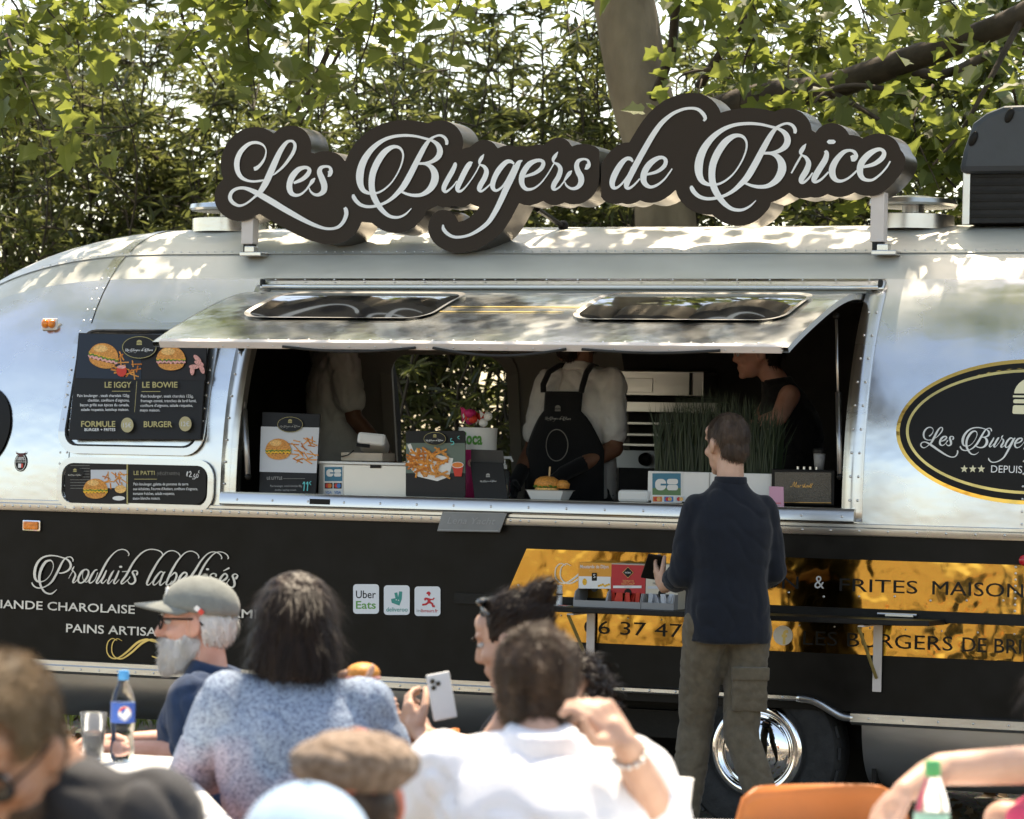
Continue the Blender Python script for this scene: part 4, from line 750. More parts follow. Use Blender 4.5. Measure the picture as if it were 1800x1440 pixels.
b.grid(14, 14, lambda u, v: surf(FX0+.043+(FX1-FX0-.086)*u, FZ1-.043+(FZ0-FZ1+.086)*v, .004)); b.build('window_mirror_pane', 'aluminium_skin', trailer, smooth=True)

# ---- roof fittings
def roof_z(X, Y):
    lo, hi = 1.0, 3.0
    for _ in range(30):
        mid = (lo+hi)/2
        if body0(X, mid).y < Y: lo = mid
        else: hi = mid
    return body0(X, lo).z
def vent(px, Y, nm='roof_vent'):
    X = atY(px, 380, Y).x; z = roof_z(X, Y); e = part_empty(nm, trailer)
    b = MB(); b.lathe([(.185, -.02), (.185, .045), (.16, .05)], (X, Y, z), (0, 0, 1), 28); b.build('vent_base', 'aluminium_trim', e, auto=40)
    b = MB(); b.lathe([(.05, .04), (.05, .09)], (X, Y, z)); b.build('vent_stem', 'aluminium_dull', e)
    b = MB(); b.lathe([(.02, .092), (.19, .085), (.20, .095), (.195, .115), (.05, .135)], (X, Y, z), (0, 0, 1), 28); b.build('vent_cap', 'aluminium_trim', e, auto=40)
vent(405, 1.0); vent(1605, .95)
X = atY(1790, 300, 1.1).x; ac = part_empty('air_conditioner', trailer); z0 = roof_z(X, 1.1)
xl = atY(1708, 300, .95).x
b = MB(); b.box((xl+.45, 1.15, z0+.10), (.88, .7, .22)); b.build('cooler_grille', 'black_rubber', ac)
for k in range(6): MB().box((xl+.45, .797, z0+.02+k*.035), (.84, .006, .012)).build('grille_slat', 'black_paint', ac)
for xx in (xl+.02, xl+.45, xl+.88): MB().box((xx, .80, z0+.10), (.035, .03, .24)).build('cooler_frame', 'aluminium_trim', ac, bevel=.004)
b = MB(); zz = z0+.205
pr = [(0, 0), (.02, .10), (.06, .22), (.12, .265), (.20, .295), (.80, .305), (.90, .27), (.93, 0)]
b.prism([(xl-.01+x, .74, zz+y) for x, y in pr], (0, .80, 0)); b.build('cooler_hood', 'grey_plastic', ac, bevel=.03)
for k in range(3):
    p = Vector((xl+.06+.16*k, .735, zz+.15+.10*(k % 2))); MB().ell(p, (.018, .012, .035), Matrix.Rotation(.4, 3, 'Y')).build('hood_slot', 'black_print', ac, smooth=True)

# ---- rivets
b = MB()
for p, n, r in RIV:
    n = Vector(n).normalized(); X = n.cross(Vector((0, 0, 1)) if abs(n.z) < .9 else Vector((1, 0, 0))).normalized(); Y_ = n.cross(X); o = len(b.v)
    for rr, h in ((r, 0), (r*.8, r*.45)):
        for k in range(6): b.v.append(tuple(p+(X*cos(pi*k/3)+Y_*sin(pi*k/3))*rr+n*h))
    b.v.append(tuple(p+n*r*.62))
    for k in range(6): b.f += [(o+k, o+(k+1) % 6, o+6+(k+1) % 6, o+6+k), (o+6+k, o+6+(k+1) % 6, o+12)]
r_ = b.build('rivets', 'rivet_metal', trailer, smooth=True); r_['kind'] = 'stuff'

# ================================================================ roof sign
YSG, DSG = .46, .19
sign = thing('roof_sign', 'dark brown cloud-edged roof sign with white script lettering on two posts', 'sign', atY(900, 430, YSG))
mat('sign_seam', (.02, .015, .012), .6)
for s in (OUTLINE_A, OUTLINE_B):
    v = list(map(float, s.split())); pts = [atY(v[i], v[i+1], YSG) for i in range(0, len(v), 2)]
    n = len(pts); back = [p+Vector((0, DSG, 0)) for p in pts]
    fc = MB(); fc.add(pts, [tuple(range(n))]); o = fc.build('face_panel', 'sign_brown', sign)
    bm = bmesh.new(); bm.from_mesh(o.data); bmesh.ops.triangulate(bm, faces=bm.faces[:]); bm.to_mesh(o.data); bm.free()
    fb = MB(); fb.add(back, [tuple(range(n-1, -1, -1))]); o = fb.build('back_panel', 'sign_edge', sign)
    bm = bmesh.new(); bm.from_mesh(o.data); bmesh.ops.triangulate(bm, faces=bm.faces[:]); bm.to_mesh(o.data); bm.free()
    eg = MB(); eg.add(pts+back, [(k, (k+1) % n, n+(k+1) % n, n+k) for k in range(n)]); eg.build('edge_band', 'sign_edge', sign, auto=40)
lt = {}
for i, l, p in SP: ribbon(lt.setdefault(i, MB()), pixP(YSG), p, 8, .003+.0012*len([1 for q in SP if q[0] == i and q is not p]), .0011)
for i, b in lt.items(): b.build('letter', 'sign_white', sign)
for px, pt, pb in ((440, 386, 452), (1546, 346, 440)):
    a = atY(px, pt, YSG+.05); e = atY(px, pb, YSG+.05); zr = roof_z(a.x, YSG+.05)
    p_ = part_empty('post', sign)
    MB().box((a.x, YSG+.05, (a.z+zr+.05)/2+.02), (.062, .062, a.z-zr-.05+.04)).build('post_tube', 'pink_white', p_, bevel=.004)
    MB().box((a.x, YSG+.05, zr+.03), (.045, .045, .05)).build('rubber_foot', 'black_rubber', p_)
    b = MB(); b.box((a.x+.05, YSG, zr+.0), (.11, .09, .02)); b.box((a.x+.045, YSG-.02, zr+.022), (.05, .05, .03)); b.build('foot_bracket', 'aluminium_trim', p_, bevel=.004)
b = MB(); b.tube([atY(945, 368, YSG+.2), atY(990, 398, .9)], .013, 8); b.ell(atY(990, 397, .9), .025); b.build('stay_rod', 'black_paint', sign)
# ================================================================ printed boards and things on the counter
for nm, c in (('bun', (.62, .26, .06)), ('bun_light', (.78, .45, .16)), ('patty', (.10, .035, .015)), ('lettuce', (.09, .20, .03)), ('cheese', (.80, .42, .04)), ('fry', (.72, .27, .045)), ('fry_dark', (.50, .15, .02)),
              ('ketchup_red', (.60, .05, .03)), ('ham_pink', (.70, .34, .30)), ('photo_blue', (.020, .028, .042)), ('photo_dark', (.016, .013, .012)), ('photo_grey', (.55, .57, .60)), ('photo_green', (.13, .17, .14)),
              ('board_black', (.012, .011, .010)), ('teal_ink', (.10, .55, .55)), ('paper_white', (.74, .73, .70)), ('cb_blue', (.05, .19, .28)), ('cb_green', (.12, .22, .10)), ('card_orange', (.75, .22, .05)), ('card_red', (.65, .06, .05)),
              ('card_blue', (.05, .20, .50)), ('pink_card', (.62, .33, .45)), ('tub_pink', (.50, .025, .13)), ('tub_green', (.08, .30, .05)), ('wood_stick', (.55, .38, .2)), ('yolk_gold', (.34, .29, .12)), ('coin_gold', (.42, .36, .20))):
    mat(nm, c, .5, spec=.3, var=.30 if nm in ('bun', 'patty', 'lettuce', 'fry', 'fry_dark', 'ham_pink', 'cheese', 'bun_light') else 0, vscale=160, detail=6)
mat('white_plastic', (.72, .72, .70), .35, var=.03); mat('cardboard', (.50, .42, .33), .8, var=.08, vscale=20); mat('card_inside', (.30, .29, .28), .8)
mat('clear_plastic', (.85, .88, .9), .05, trans=.95, ior=1.2); mat('steel_box', (.62, .60, .56), .42, .6, .05, 4)
mat('speaker_cloth', (.15, .13, .105), .8, var=.25, vscale=260, bump=.6, bscale=260)
mat('grille_gold', (.55, .33, .12), .35, .8)
mat('planter_white', (.74, .73, .71), .45, var=.03)
leaf_mat('chive_leaf', (.012, .022, .010), (.03, .05, .018), (.04, .06, .015), .2)
def planeP(p0, n):
    p0 = Vector(p0); n = Vector(n).normalized()
    def f(u, v, h):
        r = ray(u, v); return CP+r*((p0-CP).dot(n)/r.dot(n))+n*h
    return f
def slab(P, pts, th, nm, ma, parent, bevel=.0):
    b = MB(); q = [P(u, v, 0) for u, v in pts]; nrm = P(pts[0][0], pts[0][1], 1)-P(pts[0][0], pts[0][1], 0); b.prism(q, -nrm*th); return b.build(nm, ma, parent, bevel=bevel)
def draw_burger(bd, cx, cy, w_, seeds=True, stick=False, tilt=0.0):
    r = random.Random(int(cx*7+cy)); c, s = cos(tilt), sin(tilt)
    R_ = lambda pts: [(cx+c*x*w_-s*y*w_, cy+s*x*w_+c*y*w_) for x, y in pts]
    arc = lambda rx, ry, y0, a0, a1, n=16: [(rx*cos(a0+(a1-a0)*k/n), y0+ry*sin(a0+(a1-a0)*k/n)) for k in range(n+1)]
    bd.poly('printed_photo', 'bun', R_(arc(.46, .24, .16, 0, pi)+[(-.47, .10)]))
    bd.poly('printed_photo', 'patty', R_([(-.50, .02), (.50, .02), (.49, .17), (-.49, .17)]))
    zig = lambda y, a, ma: bd.poly('printed_photo', ma, R_([(-.52+1.04*k/14, y+(a if k % 2 else -a)+r.uniform(-.02, .02)) for k in range(15)]+[(.5, y-.09), (-.5, y-.09)]))
    zig(.15, .03, 'ham_pink' if seeds else 'cheese'); zig(.07, .035, 'lettuce'); zig(.02, .02, 'cheese')
    bd.poly('printed_photo', 'bun', R_(arc(.50, .44, .0, pi, 2*pi, 20)))
    bd.ell('printed_photo', 'bun_light', cx+c*-.1*w_, cy-.26*w_, .24*w_, .12*w_)
    if seeds:
        for k in range(16):
            a = r.uniform(pi*1.15, pi*1.85); q = r.uniform(.3, .95); bd.ell('printed_photo', 'bun_light', cx+.46*q*w_*cos(a), cy+.40*q*w_*sin(a), .016*w_, .012*w_, 6)
def draw_fries(bd, cx, cy, w_, h_, n=26, seed=1):
    r = random.Random(seed)
    for k in range(n):
        x, y = cx+r.uniform(-.5, .5)*w_, cy+r.uniform(-.5, .5)*h_; a = r.gauss(.5, .9); L_ = w_*r.uniform(.16, .30); t = w_*.028
        dx, dy = cos(a)*L_, sin(a)*L_*.8; nx, ny = -sin(a)*t, cos(a)*t
        bd.poly('printed_photo', ('fry', 'fry_dark', 'bun')[k % 3], [(x-dx+nx, y-dy+ny), (x+dx+nx, y+dy+ny), (x+dx-nx, y+dy-ny), (x-dx-nx, y-dy-ny)])
def oval_logo(bd, cx, cy, rx, ry, script='silver_print'):
    bd.ell('logo_oval', 'board_black', cx, cy, rx, ry, 40); bd.ring('logo_line', 'gold_text', cx, cy, rx*.97, ry*.97, rx*.03)
    burger_icon(bd, 'logo_burger', 'gold_text', cx, cy-ry*.42, rx*.30); logo(bd, 'logo_script', script, cx-rx*.80, cy+ry*.22, rx*1.6, 1.15, 2)
# --- big menu board in the upper left window
nrm = Vector((0, -1, .225))
P_ = planeP((-1.85, .022, 1.87), nrm)
mb_ = thing('menu_board', 'tall black menu board showing two burgers, in the upper window frame', 'menu board', P_(240, 773, 0))
slab(P_, [(138, 585), (365, 590), (352, 773), (120, 773)], .008, 'board', 'board_black', mb_, .002)
bd = Board(P_)
bd.poly('printed_photo', 'photo_blue', [(140, 587), (249, 589), (248.5, 667), (133, 665)]); bd.poly('printed_photo', 'photo_dark', [(250, 589), (364, 591), (361, 669), (249.5, 667)])
draw_fries(bd, 222, 643, 40, 36, 22, 3); draw_burger(bd, 183, 627, 52, True, False, .25); bd.ell('printed_photo', 'ketchup_red', 215, 653, 9, 10); bd.ell('printed_photo', 'ham_pink', 215, 646, 8, 3)
draw_burger(bd, 302, 632, 50); 
for k, (x, y) in enumerate(((343, 646), (352, 640), (349, 632), (357, 650), (340, 652))): bd.ell('printed_photo', 'ham_pink', x, y, 9, 4, 14, 0, 2*pi, .4*k)
oval_logo(bd, 247, 612, 31, 20, 'white_print')
tx = lambda t, x, y, h, ma='white_print', al='l', b_=0.0, w_=None, nm='menu_text': bd.text(nm, ma, t, x, y, ht=h, al=al, bold=b_, wd=w_)
tx('LE IGGY', 234, 683, 10, 'gold_text', 'r', .02, 47); tx('LE BOWIE', 253, 683, 10, 'gold_text', 'l', .02, 62)
bd.rect('menu_rule', 'gold_text', 200, 689, 232, 690); bd.rect('menu_rule', 'gold_text', 252, 689.5, 285, 690.5); bd.poly('menu_rule', 'gold_text', [(243.3, 672), (244, 672), (240, 726), (239.3, 726)])
for k, (a, e) in enumerate((('Pain boulanger , steak charolais 125g.', 'Pain boulanger, steak charolais 125g,'), ('cheddar, confiture d\'oignons,', 'fromage comté, tranches de lard fumé,'), ('bacon grillé aux épices du canada,', 'confiture d\'oignons, salade roquette,'), ('salade roquette, ketchup maison.', 'mayo maison.'))):
    tx(a, 231-k*.4, 699.5+8.2*k, 5.0, al='r', w_=(92, 73, 86, 84)[k]); tx(e, 251-k*.5, 700.5+8.2*k, 5.0, w_=(92, 98, 92, 35)[k])
tx('FORMULE', 206, 752, 10, 'gold_text', 'r', .02, 60); tx('BURGER + FRITES', 206, 759.5, 5, 'white_print', 'r', .01, 54); tx('BURGER', 256, 752.5, 10, 'gold_text', 'l', .02, 50)
for x, y, t in ((227, 749, '15€'), (329, 747, '12€')):
    bd.ell('price_disc', 'coin_gold', x, y, 11, 13); tx(t, x, y+4, 8, 'photo_grey', 'c', 0, 14)
bd.build(mb_, ('price_disc',))
# --- lower board
P_ = planeP(surf(-1.85, 1.45, .012), (0, -1, .02))
mb_ = thing('menu_board', 'wide black menu board with a vegetarian burger in the lower window frame', 'menu board', P_(240, 888, 0))
slab(P_, rrect(114, 813, 362, 887, 22), .004, 'board', 'board_black', mb_)
bd = Board(P_)
bd.poly('printed_photo', 'photo_dark', [(116, 824), (122, 816), (224, 815), (223, 886), (125, 886), (116, 876)])
for k in range(9): bd.rect('printed_photo', 'dim_print', 124, 818+5*k, 158, 819+5*k)
bd.poly('printed_photo', 'photo_grey', [(160, 826), (223, 826), (222, 858), (160, 858)]); bd.rect('menu_rule', 'gold_text', 223, 814, 225.5, 887)
draw_fries(bd, 204, 843, 34, 24, 18, 8); draw_burger(bd, 169, 860, 42, False); bd.ell('printed_photo', 'bun_light', 213, 860, 10, 7); bd.ell('printed_photo', 'paper_white', 210, 876, 11, 4)
bd.ell('logo_oval', 'board_black', 133, 832, 16, 10); burger_icon(bd, 'logo_burger', 'gold_text', 133, 827, 6); logo(bd, 'logo_script', 'silver_print', 121, 835, 24, 1.1, 2)
tx('LE PATTI', 237, 835, 7, 'gold_text', 'l', .015, 37); tx('(VÉGÉTARIEN)', 278, 835.5, 5.5, 'dim_print', 'l', 0, 40); bd.rect('menu_rule', 'gold_text', 238, 842, 278, 843)
for k, (t, w_) in enumerate((('Pain boulanger, galette de pommes de terre', 96), ("aux échalotes, Fourme d'Ambert, confiture d'oignons,", 113), ('tomates fraîches, salade roquette,', 73), ('sauce blanche maison.', 48))): tx(t, 237-.4*k, 853.5+8.3*k, 5, w_=w_)
for p in ("330 836 1.2|332 829 1.2|331 838 1", "334 831 1|337 829 1.4|338 833 1.2|335 838 1.2|340 838 1", "342 840 1|341 843 1", "345 833 1|343 837 1.2|346 840 1|343 843 1", "349 833 .8|347 837 1|349 840 1|351 836 .8|349 833 .6", "353 827 .8|351 830 1|353 832 .8"):
    v = list(map(float, p.replace('|', ' ').split())); bd.stroke('price_handwriting', 'white_print', [(v[i], v[i+1], v[i+2]) for i in range(0, len(v), 3)])
bd.build(mb_)
# --- standing menu card (burger and fries)
def standee(name, label, quad, Y, lean, cat='menu card'):
    P_ = planeP(atY(quad[2][0], quad[2][1], Y), (0, -1, lean)); e = thing(name, label, cat, P_(*quad[3], 0)); slab(P_, quad, .006, 'board', 'board_black', e, .002); return e, Board(P_), P_
e, bd, P_ = standee('menu_card', 'white and black menu card with burger and fries standing at the window end', [(461, 724), (563, 728), (555, 868), (455, 866)], .06, .22)
bd.poly('card_ground', 'photo_grey', [(459, 750), (561.5, 752), (556.5, 832), (456.5, 829.5)]); draw_fries(bd, 534, 792, 36, 38, 26, 5); draw_burger(bd, 490, 791, 44, False)
oval_logo(bd, 511, 747, 23, 14, 'grey_print'); tx('LE LITTLE', 471, 844, 5, 'grey_print', 'l', .01, 27); bd.rect('menu_rule', 'dim_print', 500, 842, 538, 843)
tx('Pain boulanger, steack charolais 80g,', 477, 857, 3.6, 'grey_print', w_=56); tx('cheddar, ketchup maison.', 485, 864, 3.6, 'grey_print', w_=38)
for p in ("534 852 1.4|537 849 1.8|536 864 1.6", "540 852 1.4|543 849 1.8|542 864 1.6", "549 847 1|546 850 1.2|549 854 1"):
    v = list(map(float, p.replace('|', ' ').split())); bd.stroke('price_handwriting', 'teal_ink', [(v[i], v[i+1], v[i+2]) for i in range(0, len(v), 3)])
bd.build(e)
e, bd, P_ = standee('menu_card', 'rounded menu card with a tray of fries and sauce cup, middle of the counter', rrect(713, 757, 818, 875, 5)[7*0:], .07, .12)
bd.poly('card_ground', 'photo_green', [(714, 779), (818, 779), (818, 832), (714, 832)]); bd.poly('card_ground', 'photo_dark', [(714, 832), (818, 832), (818, 866), (714, 866)])
bd.poly('printed_photo', 'paper_white', [(714, 816), (733, 788), (770, 800), (797, 806), (790, 838), (769, 846), (735, 838)]); bd.poly('printed_photo', 'paper_white', [(716, 782), (722, 780), (736, 812), (730, 816)])
draw_fries(bd, 752, 815, 58, 40, 60, 9); bd.poly('printed_photo', 'ketchup_red', [(796, 818), (816, 818), (813, 838), (801, 838)]); bd.ell('printed_photo', 'card_orange', 806, 818, 10, 5); bd.ring('printed_photo', 'paper_white', 806, 818, 10.5, 5.5, 1)
oval_logo(bd, 766, 772, 20, 12, 'silver_print')
for p in ("797 772 1.2|795 772 1.2|795 777 1.2|799 777 1.2|800 781 1.4|795 783 1.2", "810 767 .9|807 770 1|810 773 .9"):
    v = list(map(float, p.replace('|', ' ').split())); bd.stroke('price_handwriting', 'teal_ink', [(v[i], v[i+1], v[i+2]) for i in range(0, len(v), 3)])
bd.build(e)
# --- steel till box with card stickers, carton and card terminal
def pbox(name, label, cat, x0, y0, x1, y1, Y, dep, ma, bevel=.004, group=None):
    a, c_ = atY(x0, y0, Y), atY(x1, y1, Y); e = thing(name, label, cat, ((a.x+c_.x)/2, Y, c_.z), group)
    MB().box(((a.x+c_.x)/2, Y+dep/2, (a.z+c_.z)/2), (c_.x-a.x, dep, a.z-c_.z)).build('box_body', ma, e, bevel=bevel); return e, (a.x, c_.x, a.z, c_.z)
e, g = pbox('till_box', 'low pale steel box with card payment stickers between the two menu cards', 'box', 560, 815, 714, 876, .13, .26, 'steel_box')
MB().box(((g[0]+g[1])/2, .26, g[2]+.006), (g[1]-g[0]+.012, .28, .012)).build('box_lid', 'white_plastic', e, bevel=.003)
bd = Board(pixP(.129)); bd.rect('card_sticker', 'paper_white', 569, 819, 603, 872); bd.rect('card_sticker', 'cb_blue', 571, 821, 602, 846)
def cb(bd, x, y, s, nm='card_sticker'):
    bd.rect(nm, 'paper_white', x, y, x+s*.48, y+s*.5, s*.2); bd.rect(nm, 'paper_white', x+s*.52, y, x+s, y+s*.24, s*.1); bd.rect(nm, 'paper_white', x+s*.52, y+s*.26, x+s, y+s*.5, s*.1)
    bd.rect(nm, 'cb_blue', x+s*.24, y+s*.21, x+s*.50, y+s*.29)
cb(bd, 574, 825, 26)
for k, (c1, c2) in enumerate((('card_red', 'card_orange'), ('card_red', 'card_blue'))):
    x = 571+16*k; bd.rect('card_sticker', 'photo_dark', x, 849, x+14, 859); bd.ell('card_sticker', c1, x+5, 854, 3.6, 4); bd.ell('card_sticker', c2, x+9, 854, 3.6, 4); bd.text('card_sticker', 'card_blue', 'VISA', x+1, 868, wd=12, ht=5, bold=.01)
bd.rect('slot', 'black_print', 651, 815.5, 670, 823); bd.build(e)
e, g = pbox('carton', 'small pale carton lying on the steel till box', 'carton', 599, 795, 672, 811.5, .20, .14, 'cardboard')
a = atY(650, 779, .24); e = thing('card_terminal', 'white card payment terminal lying on the carton', 'card terminal', (a.x, .27, a.z-.03))
b = MB(); M_ = Matrix.Rotation(radians(-14), 3, 'X') @ Matrix.Rotation(radians(18), 3, 'Z')
b.box(a+Vector((0, .04, 0)), (.13, .19, .055), M_); b.build('terminal_body', 'white_plastic', e, bevel=.014)
MB().box(a+Vector((-.01, -.05, -.012)), (.06, .02, .012), M_).build('paper_slot', 'black_print', e); MB().box(a+Vector((.02, .03, .033)), (.08, .05, .004), M_).build('terminal_screen', 'black_glossprint', e)
b = MB(); b.tube([atY(622, 792, .2), atY(612, 800, .18), atY(600, 803, .19)], .003, 5); b.build('cord', 'black_rubber', e)
# --- lollipop tub
a = atY(839, 815, .34); zt_ = atY(839, 752, .34).z; e = thing('sweet_tub', 'pink and white tub of wrapped lollipops behind the fries card', 'tub', (a.x, .34, 1.40))
b = MB(); b.lathe([(.075, 1.40), (.08, 1.41), (.085, zt_-.10)], (a.x, .34, 0), (0, 0, 1), 28); b.build('tub_body', 'tub_pink', e, smooth=True)
b = MB(); b.lathe([(.086, zt_-.10), (.088, zt_-.005), (.09, zt_), (.08, zt_)], (a.x, .34, 0), (0, 0, 1), 28); b.build('tub_band', 'white_plastic', e, auto=40)
def cylP(cx, cy, r): return lambda u, v, h: Vector((cx+(r+h)*sin(u/r), cy-(r+h)*cos(u/r), -v))
bd = Board(cylP(a.x, .34, .088)); bd.text('tub_text', 'tub_green', 'Coca', -.055, -(zt_-.075), wd=.11, ht=.055, bold=.03)
for k in range(3): bd.ell('tub_heart', 'ham_pink', -.04+.045*k, -(zt_-.16), .014, .016)
bd.build(e)
r = random.Random(3)
for k in range(9):
    p = Vector((a.x-.06+.13*r.random(), .34+r.uniform(-.06, .06), zt_+.02+.05*r.random())); b = MB(); b.ell(p, (.022, .022, .02), None, 8, 6); b.add([p+Vector((-.02, 0, .01)), p+Vector((-.045, 0, .03)), p+Vector((-.04, .01, -.01))], [(0, 1, 2)])
    b.build('lollipop', ('ketchup_red', 'paper_white', 'tub_pink')[k % 3], e, smooth=True)
# --- card holder, pump bottle
e, bd, P_ = standee('card_holder', 'black leaflet holder with a small logo beside the pink tub', [(826, 812), (884, 814), (893, 877), (834, 877)], .05, .25, 'card holder')
b = MB(); q = [atY(x, y, .12) for x, y in ((828, 790), (884, 792), (886, 815), (828, 814))]; b.prism(q, (0, .004, 0)); b.build('leaflet', 'dark_lining', e)
burger_icon(bd, 'logo_burger', 'grey_print', 858, 836, 7); logo(bd, 'logo_script', 'silver_print', 844, 846, 30, 1.2, 2); bd.build(e)
a = atY(886, 826, .30); e = thing('pump_bottle', 'small clear pump bottle with white head beside the leaflet holder', 'bottle', (a.x, .30, 1.405))
b = MB(); b.lathe([(.028, 1.405), (.03, 1.42), (.03, 1.52), (.012, 1.54)], (a.x, .3, 0)); b.build('bottle_body', 'clear_plastic', e, smooth=True)
b = MB(); b.lathe([(.014, 1.535), (.014, 1.555), (.006, 1.557), (.006, 1.585)], (a.x, .3, 0)); b.box((a.x+.012, .29, 1.588), (.05, .018, .012)); b.tube([(a.x+.035, .29, 1.588), (a.x+.045, .29, 1.570)], .005, 6); b.build('pump_head', 'white_plastic', e)
# --- burger in a tray
a = atY(962, 875, .14); e = thing('burger_tray', 'burger with a stick in a shallow white tray on the counter', 'food tray', (a.x, .16, 1.405)); ax, ay, az = a.x, .17, 1.407
b = MB(); pr_ = lambda s1, s2, z: [(ax-s1, ay-s2, z), (ax+s1, ay-s2, z), (ax+s1, ay+s2, z), (ax-s1, ay+s2, z)]
b.add(pr_(.070, .05, az)+pr_(.088, .065, az+.042)+pr_(.094, .07, az+.042)+pr_(.082, .06, az+.036)+pr_(.066, .046, az+.004), [(3, 2, 1, 0)]+[(4*j+k, 4*j+(k+1) % 4, 4*j+4+(k+1) % 4, 4*j+4+k) for j in range(4) for k in range(4)]+[(16, 17, 18, 19)]); b.build('tray', 'paper_white', e)
b = MB(); b.lathe([(.02, .030), (.05, .034), (.054, .045), (.05, .052)], (ax-.015, ay, az)); b.build('bun_base', 'bun_light', e, smooth=True)
b = MB(); r = random.Random(4)
for k in range(14): an = 2*pi*k/14; b.ell((ax-.015+.048*cos(an), ay+.048*sin(an), az+.055+.004*r.random()), (.014, .014, .005), Matrix.Rotation(r.uniform(-.5, .5), 3, 'X'), 6, 4)
b.build('salad', 'lettuce', e)
b = MB(); b.lathe([(.054, .056), (.058, .068), (.05, .088), (.03, .100), (.001, .104)], (ax-.015, ay, az), (0, 0, 1), 20); b.build('bun_top', 'bun', e, smooth=True)
b = MB(); b.lathe([(.03, .05), (.034, .07), (.02, .085), (.001, .088)], (ax+.055, ay+.01, az), (0, 0, 1), 14); b.build('side_bun', 'bun', e, smooth=True)
b = MB(); b.tube([(ax-.005, ay, az+.09), (ax-.002, ay, az+.145)], .004, 6); b.build('stick', 'wood_stick', e)
# --- paper napkin pack, planters, speaker, cup, pink card
e, g = pbox('napkin_pack', 'flat white napkin pack lying beside the planter', 'napkins', 1085, 861, 1139, 884, .10, .16, 'paper_white', .014)
e, g = pbox('planter_box', 'white planter box with card stickers, full of dark upright grass', 'planter', 1139, 828, 1357, 886, .12, .20, 'planter_white', .003)
MB().box(((g[0]+g[1])/2, .118, (g[2]+g[3])/2), (.003, .004, g[2]-g[3]-.004)).build('box_joint', 'grey_print', e)
bd = Board(pixP(.119)); bd.rect('card_sticker', 'paper_white', 1145, 831, 1199, 884); bd.poly('card_sticker', 'cb_green', [(1147, 850), (1197, 851), (1197, 871), (1147, 870)]); bd.rect('card_sticker', 'cb_blue', 1147, 832, 1197, 858); cb(bd, 1152, 842, 40)
for k, (c1, c2) in enumerate((('card_red', 'card_orange'), ('card_red', 'card_blue'), ('paper_white', 'paper_white'))):
    x = 1148+20*k; bd.rect('card_sticker', ('card_orange', 'card_blue', 'photo_grey')[k], x, 873, x+16, 882); bd.ell('card_sticker', 'card_red', x+5.5, 877.5, 3.4, 3.6); bd.ell('card_sticker', 'bun_light', x+10, 877.5, 3.4, 3.6)
bd.build(e)
NR = np.random.RandomState(9); b = MB(); r = random.Random(8)
for k in range(1300):
    x = r.uniform(g[0]+.01, g[1]-.01); y = r.uniform(.14, .30); h = r.uniform(.20, .36)*(1+.12*sin(x*9)); lx_ = r.gauss(0, .035); w_ = .0022
    p0 = Vector((x, y, g[2]-.02)); p1 = p0+Vector((lx_*.3, r.gauss(0, .01), h*.55)); p2 = p0+Vector((lx_, r.gauss(0, .02), h)); o = len(b.v)
    b.add([p0+Vector((-w_, 0, 0)), p0+Vector((w_, 0, 0)), p1+Vector((w_, 0, 0)), p1+Vector((-w_, 0, 0)), p2], [(0, 1, 2, 3), (3, 2, 4)])
o = b.build('grass_blades', 'chive_leaf', e); o['kind'] = 'stuff'
MB().box(((g[0]+g[1])/2, .22, g[2]-.012), (g[1]-g[0]-.01, .18, .012)).build('soil', 'dark_lining', e)
e, g = pbox('guitar_amp_speaker', 'small black speaker with woven grey-brown grille at the window end', 'speaker', 1356, 824, 1466, 890, .10, .14, 'black_paint', .006)
q = [atY(x, y, .097) for x, y in ((1362, 830), (1461, 831), (1461, 884), (1362, 883))]; MB().prism(q, (0, .004, 0)).build('grille_cloth', 'speaker_cloth', e)
b = MB(); q = [atY(x, y, .095) for x, y in ((1362, 882.5), (1461, 883.5), (1461, 884.6), (1362, 883.6))]; b.prism(q, (0, .004, 0)); b.build('grille_piping', 'grille_gold', e)
bd = Board(pixP(.094)); MC = lambda x, y: (1370+x/16.36, 820+y/16.36)
for p in ("310 580|340 590|375 560|440 440|425 590|500 450|470 590|490 600", "560 540|520 550|505 590|530 600|570 545|560 600|590 590", "590 600|610 540|640 545", "700 530|665 545|690 580|665 605", "690 605|750 490|705 605|740 560|745 605|770 590", "830 545|785 560|780 600|820 580|835 545|830 600|850 590", "850 600|920 490|870 600", "890 605|970 485|905 605|930 600"):
    v = [tuple(map(float, t.split())) for t in p.split('|')]; bd.stroke('brand_script', 'grille_gold', [(*MC(*t), .85) for t in v], 4)
bd.build(e)
for k in range(4): b = MB(); b.lathe([(.006, 0), (.006, .012)], (g[0]+.10+.028*k, .16, g[2]), (0, 0, 1), 10); b.build('control_knob', 'steel', e)
a = atY(1440, 824, .20); e = thing('coffee_cup', 'small dark lidded cup standing on the speaker', 'cup', (a.x, .2, g[2]+.001))
b = MB(); b.lathe([(.020, .0), (.026, .07)], (a.x, .2, g[2])); b.build('cup_body', 'card_inside', e, smooth=True); b = MB(); b.lathe([(.030, .07), (.030, .085), (.024, .092)], (a.x, .2, g[2])); b.build('cup_lid', 'black_paint', e)
P_ = planeP(atY(1368, 900, .0), (0, -1, .05)); e = thing('pink_card', 'pale pink printed card standing behind the customer', 'card', P_(1368, 908, 0)); slab(P_, [(1352, 855), (1377, 856), (1378, 905), (1352, 905)], .004, 'card', 'pink_card', e)
bd = Board(P_); 
for k in range(4): bd.rect('print_line', 'card_red' if k == 0 else 'grey_print', 1355, 884+4*k, 1373-3*(k % 2), 885.2+4*k)
bd.build(e)
